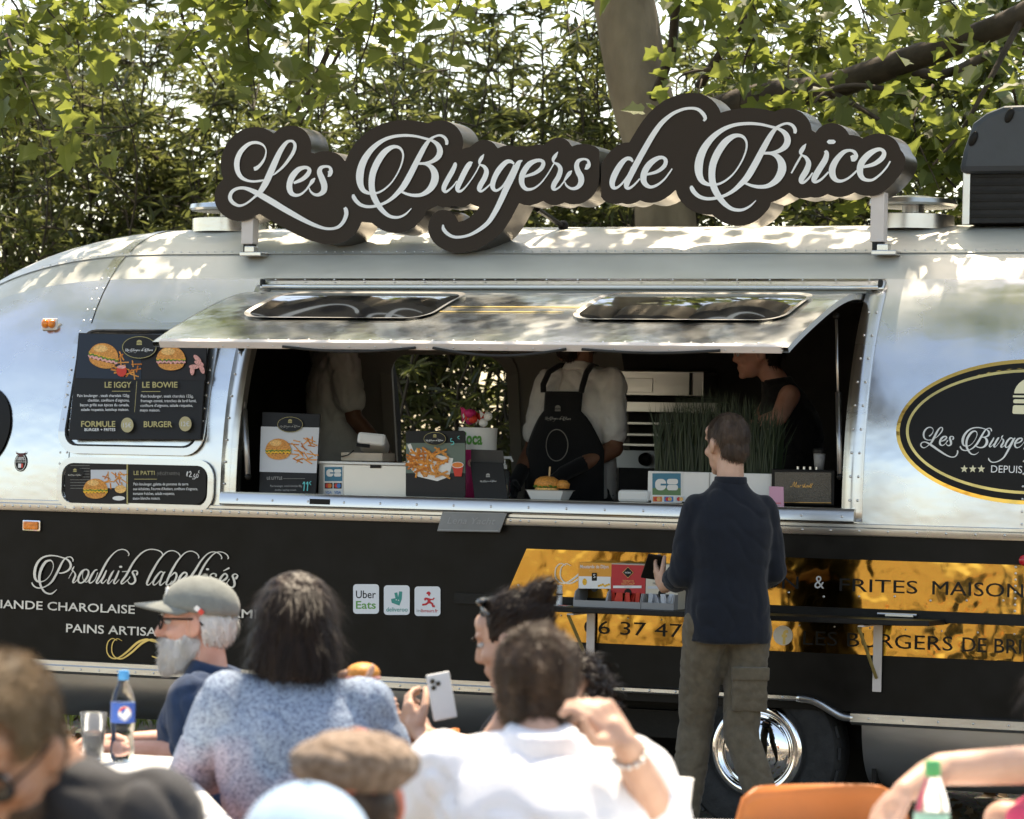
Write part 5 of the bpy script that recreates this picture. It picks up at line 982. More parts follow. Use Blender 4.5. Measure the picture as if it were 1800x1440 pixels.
# --- serving counter inside and the kitchen behind
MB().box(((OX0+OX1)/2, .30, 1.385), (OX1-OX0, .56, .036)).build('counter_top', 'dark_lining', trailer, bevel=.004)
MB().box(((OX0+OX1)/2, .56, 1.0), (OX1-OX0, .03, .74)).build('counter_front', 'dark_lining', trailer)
def kit(name, label, cat, x0, y0, x1, y1, Y, dep, ma): return pbox(name, label, cat, x0, y0, x1, y1, Y, dep, ma, .006)
e, g = kit('extractor_hood', 'bright steel extractor hood panel on the back wall above the shelves', 'extractor hood', 1090, 651, 1236, 698, 2.0, .22, 'steel')
MB().box((g[0]+.09, 1.996, (g[2]+g[3])/2-.01), (.17, .004, .07)).build('hood_door', 'steel', e, bevel=.003); MB().box((g[1]-.065, 1.994, (g[2]+g[3])/2), (.012, .008, .11)).build('hood_slot', 'black_print', e)
e, g = kit('fryer_unit', 'dark steel fryer unit with knobs and shelves under the hood', 'fryer', 1088, 790, 1300, 960, 1.75, .45, 'dark_lining')
a = atY(1150, 808, 1.748); MB().box((a.x, 1.745, a.z), (.52, .006, .085)).build('control_panel', 'aluminium_dull', e)
for k in range(3):
    b = MB(); b.lathe([(.034, 0), (.030, -.03), (.0, -.032)], (a.x-.04+.16*k, 1.742, a.z), (0, 1, 0), 18); b.build('knob', 'black_paint', e, smooth=True)
for k, y in enumerate((716, 745, 765, 783)):
    a = atY(1160, y, 2.02); MB().box((a.x, 2.10, a.z), (.62, .22, (.05, .014, .014, .014)[k])).build('shelf_rail', 'steel', e, bevel=.002)
e, g = kit('wall_notice', 'faint white notice sheet on the back wall beside the cook', 'notice', 946, 618, 978, 655, 2.30, .004, 'cardboard')
bd = Board(pixP(2.297)); bd.text('notice_text', 'flag_red', 'DANGER', 962, 630, wd=24, ht=5, al='c', bold=.02); bd.rect('notice_text', 'grey_print', 951, 636, 972, 637.5); bd.rect('notice_text', 'grey_print', 951, 641, 970, 642.5); bd.build(e)
# --- condiment boxes on the shelf
def carton_dispenser(name, label, quad, ma, Y, top_ma):
    e = thing(name, label, 'condiment box', (atY(quad[3][0], quad[3][1], Y).x, Y, SZ+.001), 'condiment boxes on the fold-down shelf')
    a, c_ = atY(quad[0][0], quad[0][1], Y), atY(quad[2][0], quad[2][1], Y); x0, x1, zt, zm = a.x, c_.x, a.z, c_.z; D_ = .125
    b = MB(); b.box(((x0+x1)/2, Y+.002, (zt+zm)/2), (x1-x0, .004, zt-zm)); b.build('front_flap', ma, e)
    b = MB(); b.box(((x0+x1)/2, Y+D_/2, zt+.002), (x1-x0, D_, .004)); b.build('top_flap', top_ma, e)
    b = MB()
    b.box((x0+.002, Y+D_/2, (zt+SZ)/2), (.004, D_-.002, zt-SZ-.002)); b.box((x1-.002, Y+D_/2, (zt+SZ)/2), (.004, D_-.002, zt-SZ-.002)); b.box(((x0+x1)/2, Y+D_-.002, (zt+SZ)/2), (x1-x0-.01, .004, zt-SZ-.002)); b.build('side_wall', 'card_inside' if ma == 'mustard_box' else ma, e)
    zl = SZ+.028   # open tray lip in front with rounded cheeks
    b = MB(); b.box(((x0+x1)/2, Y-.052, SZ+.014), (x1-x0, .004, .028))
    for x in (x0+.002, x1-.002): b.prism([(x-.002, Y, SZ), (x-.002, Y-.05, SZ), (x-.002, Y-.052, SZ+.03), (x-.002, Y-.035, SZ+.065), (x-.002, Y, zm)], (.004, 0, 0))
    b.build('tray_lip', 'card_inside', e)
    b = MB(); b.lathe([(.0, -.001), (.017, -.0012)], ((x0+x1)/2, Y-.0, zm+.003), (0, 1, 0), 16); b.build('thumb_hole', 'black_print', e)
    return e, x0, x1, zm
mat('mustard_box', (.72, .30, .03), .45); mat('ketchup_box', (.48, .012, .018), .4); mat('mayo_box', (.60, .54, .43), .5)
e, x0, x1, zm = carton_dispenser('mustard_box', 'orange and white mustard sachet box, first on the shelf', [(1017, 990), (1074, 991), (1074, 1036), (1017, 1035)], 'mustard_box', -.115, 'mustard_box')
bd = Board(pixP(-.116)); bd.poly('box_print', 'paper_white', [(1017.4, 1013), (1073.6, 1014), (1073.6, 1035), (1017.4, 1034.5)]); bd.text('box_text', 'paper_white', 'Moutarde de Dijon', 1020, 999, wd=50, ht=6, bold=.01); bd.text('box_text', 'bun_light', 'DOSETTES', 1036, 1005, wd=18, ht=2.6)
bd.rect('box_mark', 'black_print', 1040.5, 1007, 1049.5, 1021); bd.text('box_mark', 'paper_white', 'S', 1045, 1016, ht=7, al='c'); bd.ell('box_print', 'cheese', 1028, 1023, 4, 6)
for k in range(6): bd.ell('box_print', 'cheese', 1053+3.5*k, 1030-1.2*(k % 3), 2.2, 2, 10)
bd.build(e)
for nm, lb, q, ma, t1, t2, tc_ in (('ketchup_box', 'red tomato ketchup sachet box between mustard and mayonnaise', [(1075, 992), (1134, 993), (1134, 1044), (1075, 1042)], 'ketchup_box', ('TOMATO', 'KETCHUP'), 'CLASSIC', 'bun_light'), ('mayonnaise_box', 'cream mayonnaise sachet box next to the standing customer', [(1136, 993), (1192, 994), (1192, 1046), (1136, 1045)], 'mayo_box', ('MAYONNAISE',), 'CREAMY', 'photo_dark')):
    e, x0, x1, zm = carton_dispenser(nm, lb, q, ma, -.115, 'cardboard' if ma == 'ketchup_box' else 'mayo_box'); cx = (q[0][0]+q[1][0])/2; y0 = q[0][1]
    bd = Board(pixP(-.116)); bd.poly('box_mark', 'bun_light', [(cx-.5, y0+4.6), (cx+9.4, y0+14.5), (cx-.5, y0+24.4), (cx-10.4, y0+14.5)]); bd.poly('box_mark', 'black_print', [(cx-.5, y0+5.5), (cx+8.5, y0+14.5), (cx-.5, y0+23.5), (cx-9.5, y0+14.5)]); bd.text('box_mark', 'paper_white', 'RIOBA', cx-.5, y0+16, wd=10, ht=2.6, al='c', bold=.01)
    for k, t in enumerate(t1): bd.text('box_text', tc_, t, cx, y0+31.5+4.6*k-(0 if len(t1) > 1 else -3), wd=(20, 23)[k] if len(t1) > 1 else 32, ht=3.8, al='c')
    bd.rect('box_print', 'paper_white' if ma == 'ketchup_box' else 'photo_grey', q[0][0]+3, y0+37.5, q[1][0]-6, y0+42); bd.text('box_text', 'grey_print', t2, cx, y0+41, wd=13, ht=2.4, al='c'); bd.build(e)
    b = MB(); r = random.Random(len(nm))
    for k in range(12):
        x = x0+.012+(x1-x0-.024)*r.random(); y = -.115+r.uniform(-.04, .03); M_ = Matrix.Rotation(r.gauss(0, .25), 3, 'Y') @ Matrix.Rotation(r.uniform(-.4, .4), 3, 'Z'); b.box((x, y, SZ+.035), (.018, .008, .062), M_)
    o = b.build('sachets', 'ketchup_red' if ma == 'ketchup_box' else 'photo_grey', e); o['kind'] = 'stuff'
a = atY(983, 1060, -.14); e = thing('glue_stick', 'small white capped stick standing on the shelf', 'stick', (a.x, -.14, SZ+.001))
b = MB(); b.lathe([(.014, 0), (.014, .060)], (a.x, -.14, SZ+.001)); b.build('barrel', 'white_plastic', e, auto=40); b = MB(); b.lathe([(.0145, .045), (.0145, .050)], (a.x, -.14, SZ+.001)); b.build('ring', 'black_print', e); b = MB(); b.lathe([(.0125, .060), (.0125, .085), (.011, .088)], (a.x, -.14, SZ+.001)); b.build('cap', 'paper_white', e, auto=40)
e = thing('paper_slip', 'small printed paper slip lying on the shelf', 'paper', (a.x+.04, -.2, SZ+.002)); MB().box((a.x+.03, -.21, SZ+.003), (.09, .05, .001)).build('slip', 'paper_white', e); MB().box((a.x+.045, -.21, SZ+.0042), (.04, .03, .0008)).build('slip_print', 'card_red', e)
# ================================================================ people
def skin_mat(name, col, c2):
    m_ = mat(name, col, .5, vscale=14, col2=c2, bump=.12, bscale=120, spec=.35, bdist=.004)
    b = m_.node_tree.nodes['Principled BSDF']; b.inputs['Subsurface Weight'].default_value = .12; b.inputs['Subsurface Radius'].default_value = (.02, .008, .004); return m_
skin_mat('skin_fair', (.46, .27, .19), (.55, .34, .25)); skin_mat('skin_tan', (.36, .18, .11), (.44, .24, .15)); skin_mat('skin_pink', (.50, .24, .17), (.62, .34, .26)); skin_mat('skin_brown', (.16, .07, .04), (.21, .10, .06)); skin_mat('skin_red', (.62, .17, .10), (.66, .24, .16))
def cloth(name, col, var=.08, c2=None, vs=30, bump=.35, bs=220, stretch=(1, 1, 1)): return mat(name, col, .85, var=var, vscale=vs, col2=c2, bump=bump, bscale=bs, spec=.2, sheen=.15, stretch=stretch, bdist=.004)
cloth('navy_shirt', (.0075, .010, .016)); cloth('olive_trousers', (.105, .085, .058), .16); cloth('navy_polo', (.016, .034, .075), .15); cloth('white_shirt', (.74, .74, .76), .02)
cloth('white_tee', (.62, .60, .58), .04); cloth('black_apron', (.010, .010, .011)); cloth('black_top', (.010, .009, .009)); cloth('grey_tee', (.030, .030, .032), .15); cloth('cap_grey', (.17, .18, .165), .12)
cloth('cap_blue', (.28, .40, .55), .08); cloth('pink_top', (.60, .06, .14), .1); cloth('jeans', (.05, .07, .12), .2)
cloth('tweed', (.13, .085, .055), 0, (.26, .19, .14), 60, .5, 150); mat('shoe_dark', (.02, .018, .016), .6)
def sweater():
    M = bpy.data.materials.new('heather_sweater'); M.use_nodes = True; n = M.node_tree.nodes; L = M.node_tree.links; b = n['Principled BSDF']; b.inputs['Roughness'].default_value = .9; b.inputs['Specular IOR Level'].default_value = .15
    tc = n.new('ShaderNodeTexCoord'); sp = n.new('ShaderNodeSeparateXYZ'); L.new(tc.outputs['Object'], sp.inputs[0])
    mr = n.new('ShaderNodeMapRange'); mr.inputs[1].default_value = .68; mr.inputs[2].default_value = 1.0; L.new(sp.outputs[2], mr.inputs[0])
    nz = n.new('ShaderNodeTexNoise'); nz.inputs['Scale'].default_value = 5; L.new(tc.outputs['Object'], nz.inputs[0])
    ad = n.new('ShaderNodeMath'); ad.operation = 'ADD'; L.new(mr.outputs[0], ad.inputs[0]); L.new(nz.outputs[0], ad.inputs[1])
    r = n.new('ShaderNodeValToRGB'); r.color_ramp.elements[0].position = .55; r.color_ramp.elements[1].position = 1.1; r.color_ramp.elements[0].color = (.46, .30, .31, 1); r.color_ramp.elements[1].color = (.25, .31, .39, 1); L.new(ad.outputs[0], r.inputs[0])
    f = n.new('ShaderNodeTexNoise'); f.inputs['Scale'].default_value = 130; f.inputs['Detail'].default_value = 5; mp = n.new('ShaderNodeMapping'); mp.inputs['Scale'].default_value = (1, 1, 1.8); L.new(tc.outputs['Object'], mp.inputs[0]); L.new(mp.outputs[0], f.inputs[0])
    r2 = n.new('ShaderNodeValToRGB'); r2.color_ramp.elements[0].position = .38; r2.color_ramp.elements[1].position = .58; r2.color_ramp.elements[0].color = (.42, .42, .5, 1); r2.color_ramp.elements[1].color = (1.15, 1.15, 1.15, 1); L.new(f.outputs[0], r2.inputs[0])
    mx = n.new('ShaderNodeMixRGB'); mx.blend_type = 'MULTIPLY'; mx.inputs[0].default_value = 1; L.new(r.outputs[0], mx.inputs[1]); L.new(r2.outputs[0], mx.inputs[2]); L.new(mx.outputs[0], b.inputs['Base Color'])
    bp = n.new('ShaderNodeBump'); bp.inputs['Strength'].default_value = .5; bp.inputs['Distance'].default_value = .006; L.new(f.outputs[0], bp.inputs['Height']); L.new(bp.outputs[0], b.inputs['Normal']); MATS['heather_sweater'] = M
sweater()
def hair_mat(name, c1, c2, rough=.42): return mat(name, c1, rough, vscale=28, col2=c2, bump=.6, bscale=70, stretch=(1, 1, .25), bdist=.006, spec=.25)
hair_mat('hair_dark', (.009, .005, .0035), (.024, .013, .008), .50); hair_mat('hair_brown', (.028, .017, .010), (.075, .046, .028)); hair_mat('hair_light', (.10, .065, .035), (.22, .15, .085)); hair_mat('hair_white', (.50, .48, .45), (.72, .70, .67), .6); hair_mat('hair_short', (.035, .022, .015), (.085, .055, .038))
def remesh(mb_, vox, smooth=4, fac=.5, wr=0.0, wscale=6.0, wst=(1, 1, 1), seed=0):
    me = mb_.mesh('tmp', False); o = bpy.data.objects.new('tmp', me); COL.objects.link(o)
    r = o.modifiers.new('r', 'REMESH'); r.mode = 'VOXEL'; r.voxel_size = vox; r.adaptivity = 0
    if smooth: s = o.modifiers.new('s', 'SMOOTH'); s.factor = fac; s.iterations = smooth
    bpy.context.view_layer.update(); out = bpy.data.meshes.new_from_object(o.evaluated_get(bpy.context.evaluated_depsgraph_get()))
    bpy.data.objects.remove(o); bpy.data.meshes.remove(me)
    if wr:
        n = len(out.vertices); co = np.empty(3*n, np.float32); out.vertices.foreach_get('co', co); nr = np.empty(3*n, np.float32); out.vertices.foreach_get('normal', nr); co = co.reshape(-1, 3); nr = nr.reshape(-1, 3)
        w_ = np.array([noise.noise(Vector((p[0]*wscale*wst[0]+seed, p[1]*wscale*wst[1], p[2]*wscale*wst[2])))+.5*noise.noise(Vector((p[0]*wscale*2.3*wst[0], p[1]*wscale*2.3*wst[1]+seed, p[2]*wscale*2.3*wst[2]))) for p in co.tolist()])
        fold = np.array([abs(noise.noise(Vector((p[0]*wscale*1.5*wst[0]+3.1, p[1]*wscale*1.5*wst[1]+seed, p[2]*wscale*2.2*wst[2]+p[0]*6)))) for p in co.tolist()]); w_ = w_*.8+np.minimum(fold, .22)*3.4-.5; out.vertices.foreach_set('co', (co+nr*(w_*wr)[:, None]).astype(np.float32).ravel())
    out.shade_smooth(); out.update(); return out
def strands(me, n, length, width, flow, lift=.003, seed=1, keep=None):
    """hair ribbons rooted on a mesh, combed along flow(p, normal)"""
    r = np.random.RandomState(seed); N = len(me.polygons); b = MB(); c = np.empty(3*N, np.float32); me.polygons.foreach_get('center', c); c = c.reshape(-1, 3); nn = np.empty(3*N, np.float32); me.polygons.foreach_get('normal', nn); nn = nn.reshape(-1, 3)
    for i in r.randint(0, N, n):
        p = Vector(c[i])+Vector(r.normal(0, .003, 3)); nv = Vector(nn[i])
        if keep and not keep(p): continue
        L_ = length*r.uniform(.6, 1.25); q = [p-nv*.002]; d = flow(p, nv)
        for k in range(4):
            d = d-nv*d.dot(nv)*.6; d = (d.normalized()+Vector(r.normal(0, .12, 3))).normalized(); q.append(q[-1]+d*L_/4+nv*(lift if k < 2 else -lift*.3))
        sd_ = d.cross(nv).normalized()*width; o = len(b.v)
        for k, x in enumerate(q): w_ = 1-(k/4)**2*.9; b.v += [tuple(x-sd_*w_), tuple(x+sd_*w_)]
        b.f += [(o+2*k, o+2*k+1, o+2*k+3, o+2*k+2) for k in range(4)]
    return b
class Fig:
    """a person: joints in a local frame (x = own right, y = facing, z up)"""
    def __init__(s, label, yaw, J, loc, dz=0.0, vox=.0075):
        s.R = Matrix.Rotation(yaw, 3, 'Z'); s.J = {k: Vector(v) for k, v in J.items()}; s.loc = Vector(loc); s.vox = vox
        s.e = thing('person', label, 'person', s.loc); s.sk = MB(); s.hy = 0; s.hp = 0; s.hr = 0
    def W(s, p): return s.loc+s.R @ Vector(p)
    def j(s, k): return s.W(s.J[k])
    def cap(s, mb_, a, ra, b_, rb): mb_.capsule(s.j(a) if isinstance(a, str) else s.W(a), ra, s.j(b_) if isinstance(b_, str) else s.W(b_), rb)
    def ring_tube(s, mb_, rings, n=20):
        """rings: (center local, rx, ry[, tilt]) up the trunk"""
        vs = []; m_ = len(rings)
        for i, rg in enumerate(rings):
            c = Vector(rg[0]); a = Vector(rings[min(i+1, m_-1)][0])-Vector(rings[max(i-1, 0)][0]); a = a.normalized() if a.length > 1e-6 else Vector((0, 0, 1))
            X = Vector((1, 0, 0)); X = (X-a*X.dot(a)).normalized()
            if len(rg) > 3: X = (Matrix.Rotation(rg[3], 3, 'Z') @ X)
            Y = a.cross(X)
            for k in range(n):
                t = 2*pi*k/n; ct, st = cos(t), sin(t); q = .82; vs.append(s.W(c+X*rg[1]*math.copysign(abs(ct)**q, ct)+Y*rg[2]*math.copysign(abs(st)**q, st)))
        fs = [(i*n+k, i*n+(k+1) % n, (i+1)*n+(k+1) % n, (i+1)*n+k) for i in range(m_-1) for k in range(n)]+[tuple(range(n-1, -1, -1)), tuple((m_-1)*n+k for k in range(n))]
        mb_.add(vs, fs)
    def H(s): return s.R @ Matrix.Rotation(s.hy, 3, 'Z') @ Matrix.Rotation(s.hp, 3, 'X') @ Matrix.Rotation(s.hr, 3, 'Y')
    def hw(s, p, k=1.0): return s.j('head')+s.H() @ (Vector(p)*k)
    def head(s, jaw=1.0, nose=1.0, ears=True):
        M = s.H(); b = s.sk; E = lambda c, r, RM=None: b.ell(s.hw(c), r, M @ RM if RM else M)
        E((0, -.012, .032), (.076, .098, .090)); E((0, .022, -.025), (.066, .072, .080)); E((0, .040, -.066), (.052*jaw, .050, .052)); E((0, .074, -.104), (.024, .020, .018))
        E((0, .078, .030), (.052, .020, .016)); E((0, .062, .056), (.058, .030, .036)); b.capsule(s.hw((0, .092, .018)), .008, s.hw((0, .112*nose, -.030)), .013); E((0, .098, -.036), (.018, .012, .010))
        for sx_ in (-1, 1): E((sx_*.038, .062, -.028), (.024, .026, .022))
        E((0, .088, -.064), (.024, .012, .008)); E((0, .086, -.077), (.021, .012, .008))
        if ears:
            for sx_ in (-1, 1): E((sx_*.078, -.004, -.008), (.010, .021, .032), Matrix.Rotation(sx_*.35, 3, 'Z')); E((sx_*.074, .004, -.03), (.010, .012, .014))
        b.capsule(s.j('neck'), .058, s.hw((0, -.022, -.05)), .054)
    def eyes(s, brow):
        for sx_ in (-1, 1):
            b = MB(); b.ell(s.hw((sx_*.031, .079, .004)), (.0125, .012, .0085), s.H(), 10, 8); o = b.build('eye', mat('eye_white', (.42, .40, .38), .3), s.e, smooth=True)
            b = MB(); b.ell(s.hw((sx_*.031, .0885, .003)), (.006, .004, .0058), None, 8, 6); b.build('iris', 'black_print', o, smooth=True)
            b = MB(); b.ell(s.hw((sx_*.033, .096, .026)), (.020, .006, .005), s.H(), 10, 6); b.build('eyebrow', brow, s.e, smooth=True)
    def arm(s, sd_, r=(.046, .036, .025), hand=True, curl=.7, pn=None, spread=.0, hd=None):
        S_, E_, W_ = s.j('sh'+sd_), s.j('el'+sd_), s.j('wr'+sd_); b = s.sk
        b.capsule(S_, r[0], E_, r[1]); b.capsule(E_, r[1], E_.lerp(W_, .35), r[1]*1.02); b.capsule(E_.lerp(W_, .35), r[1]*1.02, W_, r[2])
        if hand: s.hand(W_, (hd and s.R @ Vector(hd)) or (W_-E_), (pn and s.R @ Vector(pn)) or Vector((0, 0, -1)), curl, -1 if sd_ == 'L' else 1, spread)
    def hand(s, w_, d, pn, curl, side, spread=0.0):
        """pn = palm normal; thumb on the inner side"""
        b = s.sk; d = d.normalized(); pn = (pn-d*pn.dot(d)).normalized(); x = d.cross(pn).normalized()*side   # x points to the thumb side
        b.capsule(w_, .024, w_+d*.035, .026)
        for i, (o_, L_, rr) in enumerate(((.030, .074, .0092), (.010, .082, .0095), (-.010, .076, .009), (-.029, .060, .008))):
            k = w_+d*(.088-.006*abs(i-1))+x*o_; b.capsule(w_+d*.02+x*o_*.6, .015, k, .0125)
            a = curl*(.9+.12*i); p = k; dd = d+x*(o_*spread*12)
            for f in (.45, .32, .25):
                dd = (dd*cos(a*.62)+pn*sin(a*.62)).normalized(); q = p+dd*L_*f*1.05; b.capsule(p, rr, q, rr*.93); p = q; pn2 = pn; a *= 1.0
                pn_ = (pn-dd*pn.dot(dd)); pn = pn_.normalized() if pn_.length > .05 else pn
            pn = (pn2-d*pn2.dot(d)).normalized() if (pn2-d*pn2.dot(d)).length > .05 else pn
        t0 = w_+d*.022+x*.026; t1 = t0+(d*.55+x*.62+pn*.35).normalized()*.045; t2 = t1+(d*.85+x*.2+pn*.5).normalized()*.034; t3 = t2+(d*.9+pn*.5).normalized()*.026
        b.capsule(t0, .016, t1, .0125); b.capsule(t1, .0125, t2, .0105); b.capsule(t2, .0105, t3, .009)
    def core(s, legs=False):
        s.cap(s.sk, 'pelvis', .09, 'chest', .09); s.cap(s.sk, 'chest', .08, 'neck', .056)
        for d in 'LR': s.cap(s.sk, 'chest', .06, 'sh'+d, .045)
    def finish(s, skin, nm='body'): return link(nm, remesh(s.sk, s.vox, 3, .5), skin, s.e)
    def part(s, nm, mb_, ma, vox=.011, sm=4, wr=.0, ws=6., wst=(1, 1, 1)): return link(nm, remesh(mb_, vox, sm, .5, wr, ws, wst, len(s.e.name)), ma, s.e)
    def shirt(s, ma, rings, sleeves, wr=.010, ws=7., wst=(1, 1, .7), vox=.011, nm='shirt', extra=None):
        """sleeves: {side: [(joint or point, radius), ...]}"""
        b = MB(); s.ring_tube(b, rings)
        for d, pth in sleeves.items():
            for (a, ra), (c, rc) in zip(pth, pth[1:]): s.cap(b, a, ra, c, rc)
        if extra: extra(b)
        return s.part(nm, b, ma, vox, 3, wr, ws, wst)
    def hair(s, ma, ells, wr=.004, n=900, L_=.05, wd=.0016, flow=None, cut=None, nm='hair', vox=.007, lift=.003, ws=22):
        M = s.H(); b = MB()
        for c, r, *o in ells: b.ell(s.hw(c), r, M @ o[0] if o else M)
        me = remesh(b, vox, 2, .5, wr, ws)
        if cut:
            bm = bmesh.new(); bm.from_mesh(me); inv = M.inverted(); hc = s.j('head')
            bmesh.ops.delete(bm, geom=[v for v in bm.verts if cut(inv @ (v.co-hc))], context='VERTS'); bm.to_mesh(me); bm.free()
        fl = flow or (lambda p, nv: Vector((0, 0, -1))+s.R @ Vector((0, -.3, 0)))
        sb = strands(me, n, L_, wd, fl, lift, 3); hm = sb.mesh('h', False)
        bm = bmesh.new(); bm.from_mesh(me); bm.from_mesh(hm); bm.to_mesh(me); bm.free(); bpy.data.meshes.remove(hm); me.shade_smooth(); return link(nm, me, ma, s.e)
SEAT = dict(pelvis=(0, 0, .54), waist=(0, .0, .72), chest=(0, .02, .94), neck=(0, .03, 1.09), head=(0, .07, 1.25), shL=(-.175, .02, 1.035), shR=(.175, .02, 1.035), elL=(-.235, .14, .80), elR=(.235, .14, .80), wrL=(-.13, .36, .80), wrR=(.13, .36, .80),
            hipL=(-.09, .0, .52), hipR=(.09, .0, .52), knL=(-.11, .42, .53), knR=(.11, .42, .53), anL=(-.11, .44, .09), anR=(.11, .44, .09))
STAND = dict(pelvis=(0, 0, .96), waist=(0, .0, 1.12), chest=(0, .0, 1.32), neck=(0, .0, 1.50), head=(0, .035, 1.665), shL=(-.185, 0, 1.445), shR=(.185, 0, 1.445), elL=(-.235, -.01, 1.14), elR=(.235, -.01, 1.14), wrL=(-.22, .12, .90), wrR=(.22, .12, .90),
             hipL=(-.095, 0, .92), hipR=(.095, 0, .92), knL=(-.10, .02, .50), knR=(.10, .02, .50), anL=(-.10, -.02, .09), anR=(.10, -.02, .09))
def seated(label, px, py, dep, yaw, over=None, lean=0.0, vox=.0075):
    J = dict(SEAT); J.update(over or {}); J = {k: Vector(v) for k, v in J.items()}
    tgt = atD(px, py, dep); R_ = Matrix.Rotation(yaw, 3, 'Z'); dz = tgt.z-J['head'].z
    for k in J:
        f = min(1, max(0, (J[k].z-.55)/(1.05-.55))) if k not in ('knL', 'knR', 'anL', 'anR', 'hipL', 'hipR', 'pelvis') else 0
        J[k].z += dz*f
        if lean and f > 0: J[k].y += lean*f
    o = R_ @ J['head']; return Fig(label, yaw, J, (tgt.x-o.x, tgt.y-o.y, 0), 0, vox)
def torso_rings(f, w_=1.0, d_=1.0, hem=-.04, nk=.072):
    J = f.J; p, wa, c, n, = J['pelvis'], J['waist'], J['chest'], J['neck']; L = lambda a, b_, t: a.lerp(b_, t)
    return [(p+Vector((0, 0, hem)), .185*w_, .135*d_), (p+Vector((0, 0, .06)), .182*w_, .135*d_), (wa, .172*w_, .125*d_), (L(wa, c, .5), .182*w_, .130*d_), (c, .192*w_, .130*d_), (L(c, n, .45), .178*w_, .108*d_), (L(c, n, .72), .130*w_, .085*d_), (L(c, n, .92), .085*w_, .072*d_), (n+Vector((0, .0, .012)), nk, nk*.98)]
def yoke(f, r=.058):
    def g(b):
        for d in 'LR': f.cap(b, f.J['neck'].lerp(f.J['sh'+d], .25)+Vector((0, 0, -.030)), r, f.J['sh'+d]+Vector((0, 0, -.008)), r*1.0)
    return g
def legs(f, ma, r=(.092, .066, .05), shoes=True, vox=.012, wr=.010, nm='trousers', ws=8.):
    b = MB(); f.cap(b, 'pelvis', .12, f.J['pelvis']+Vector((0, 0, .05)), .115)
    for d in 'LR': f.cap(b, 'hip'+d, r[0], 'kn'+d, r[1]); f.cap(b, 'kn'+d, r[1], 'an'+d, r[2])
    f.part(nm, b, ma, vox, 3, wr, ws)
    if shoes:
        for d in 'LR':
            b = MB(); a = f.J['an'+d]; f.cap(b, a+Vector((0, -.03, -.045)), .042, a+Vector((0, .15, -.055)), .034); f.part('shoe', b, 'shoe_dark', .012, 2)
SHORT = lambda cut=0.0: (lambda p: (p.y > .035+cut and p.z < .075) or (p.y > .052 and p.z < .098) or (p.z < -.035 and p.y > -.03) or p.z < -.082 or (abs(p.x) > .05 and -.02 < p.y and p.z < .01))
CAPE = [((0, -.014, .036), (.084, .106, .096)), ((0, -.045, -.02), (.070, .068, .070))]

# --- the customer standing at the window
ft = atD(1270, 1495, 13.85); fy = TH+radians(12)
J = dict(STAND); J.update(shL=(-.142, 0, 1.40), shR=(.142, 0, 1.40), elL=(-.190, .02, 1.13), wrL=(-.215, .20, 1.07), elR=(.195, .02, 1.15), wrR=(.09, .24, 1.06), knR=(.055, -.03, .50), anR=(.17, -.18, .09), knL=(-.095, .09, .51), anL=(-.16, .04, .09), head=(-.01, .03, 1.665))
f = Fig('man in navy shirt and olive cargo trousers standing with his back turned at the window', fy, J, (ft.x, ft.y, 0), vox=.006); f.hy = radians(22); f.hp = radians(-6)
f.core(); f.head(); f.arm('L', curl=.55, pn=(.9, 0, .3), hd=(-.2, .6, .55)); f.arm('R', curl=.6, pn=(-.9, 0, .2), hd=(-.3, .9, .1)); f.finish('skin_fair')
rg = torso_rings(f, .93, 1.05, -.10, .066); f.shirt('navy_shirt', rg, {'L': [('shL', .060), (f.J['shL'].lerp(f.J['elL'], .5), .062), ('elL', .056), (f.J['elL'].lerp(f.J['wrL'], .25), .052)], 'R': [('shR', .060), (f.J['shR'].lerp(f.J['elR'], .5), .062), ('elR', .056), (f.J['elR'].lerp(f.J['wrR'], .3), .052)]}, .0065, 7, (1, 1, .6), .0095, extra=yoke(f, .052))
b = MB(); f.ring_tube(b, [(f.J['neck']+Vector((0, -.004, .0)), .068, .066), (f.J['neck']+Vector((0, -.004, .032)), .064, .062)]); f.part('collar', b, 'navy_shirt', .006, 2)
for d in 'LR':
    b = MB(); c = f.J['el'+d].lerp(f.J['wr'+d], .26); f.cap(b, c, .058, f.J['el'+d].lerp(f.J['wr'+d], .36), .056); f.part('sleeve_cuff', b, 'navy_shirt', .008, 2, .004, 20)
legs(f, 'olive_trousers', (.094, .074, .058), True, .010, .0075, 'trousers', 7.)
for cz, cx, w_, h_ in ((.66, .075, .15, .15),):
    b = MB(); c0 = Vector((cx+.0, -.088, cz)); f.ring_tube(b, [(c0+Vector((0, 0, -h_/2)), w_/2, .022), (c0+Vector((0, 0, h_/2)), w_/2, .022)]); f.part('pocket', b, 'olive_trousers', .007, 2, .004, 15)
b = MB(); c0 = Vector((.075, -.094, .745)); f.ring_tube(b, [(c0+Vector((0, 0, -.035)), .08, .022), (c0+Vector((0, 0, .02)), .082, .020)]); f.part('pocket_flap', b, 'olive_trousers', .006, 1)
f.hair('hair_short', [((0, -.014, .034), (.080, .103, .094)), ((0, -.050, -.030), (.062, .056, .058))], .003, 6000, .026, .0006, lambda p, nv: Vector((0, 0, -1))+f.R @ Vector((.1, .1, 0)), lambda p: (p.y > .045 and p.z < .085) or (p.z < -.02 and p.y > -.015) or p.z < -.080 or (abs(p.x) > .055 and -.03 < p.y < .02 and p.z < .015), lift=.002)
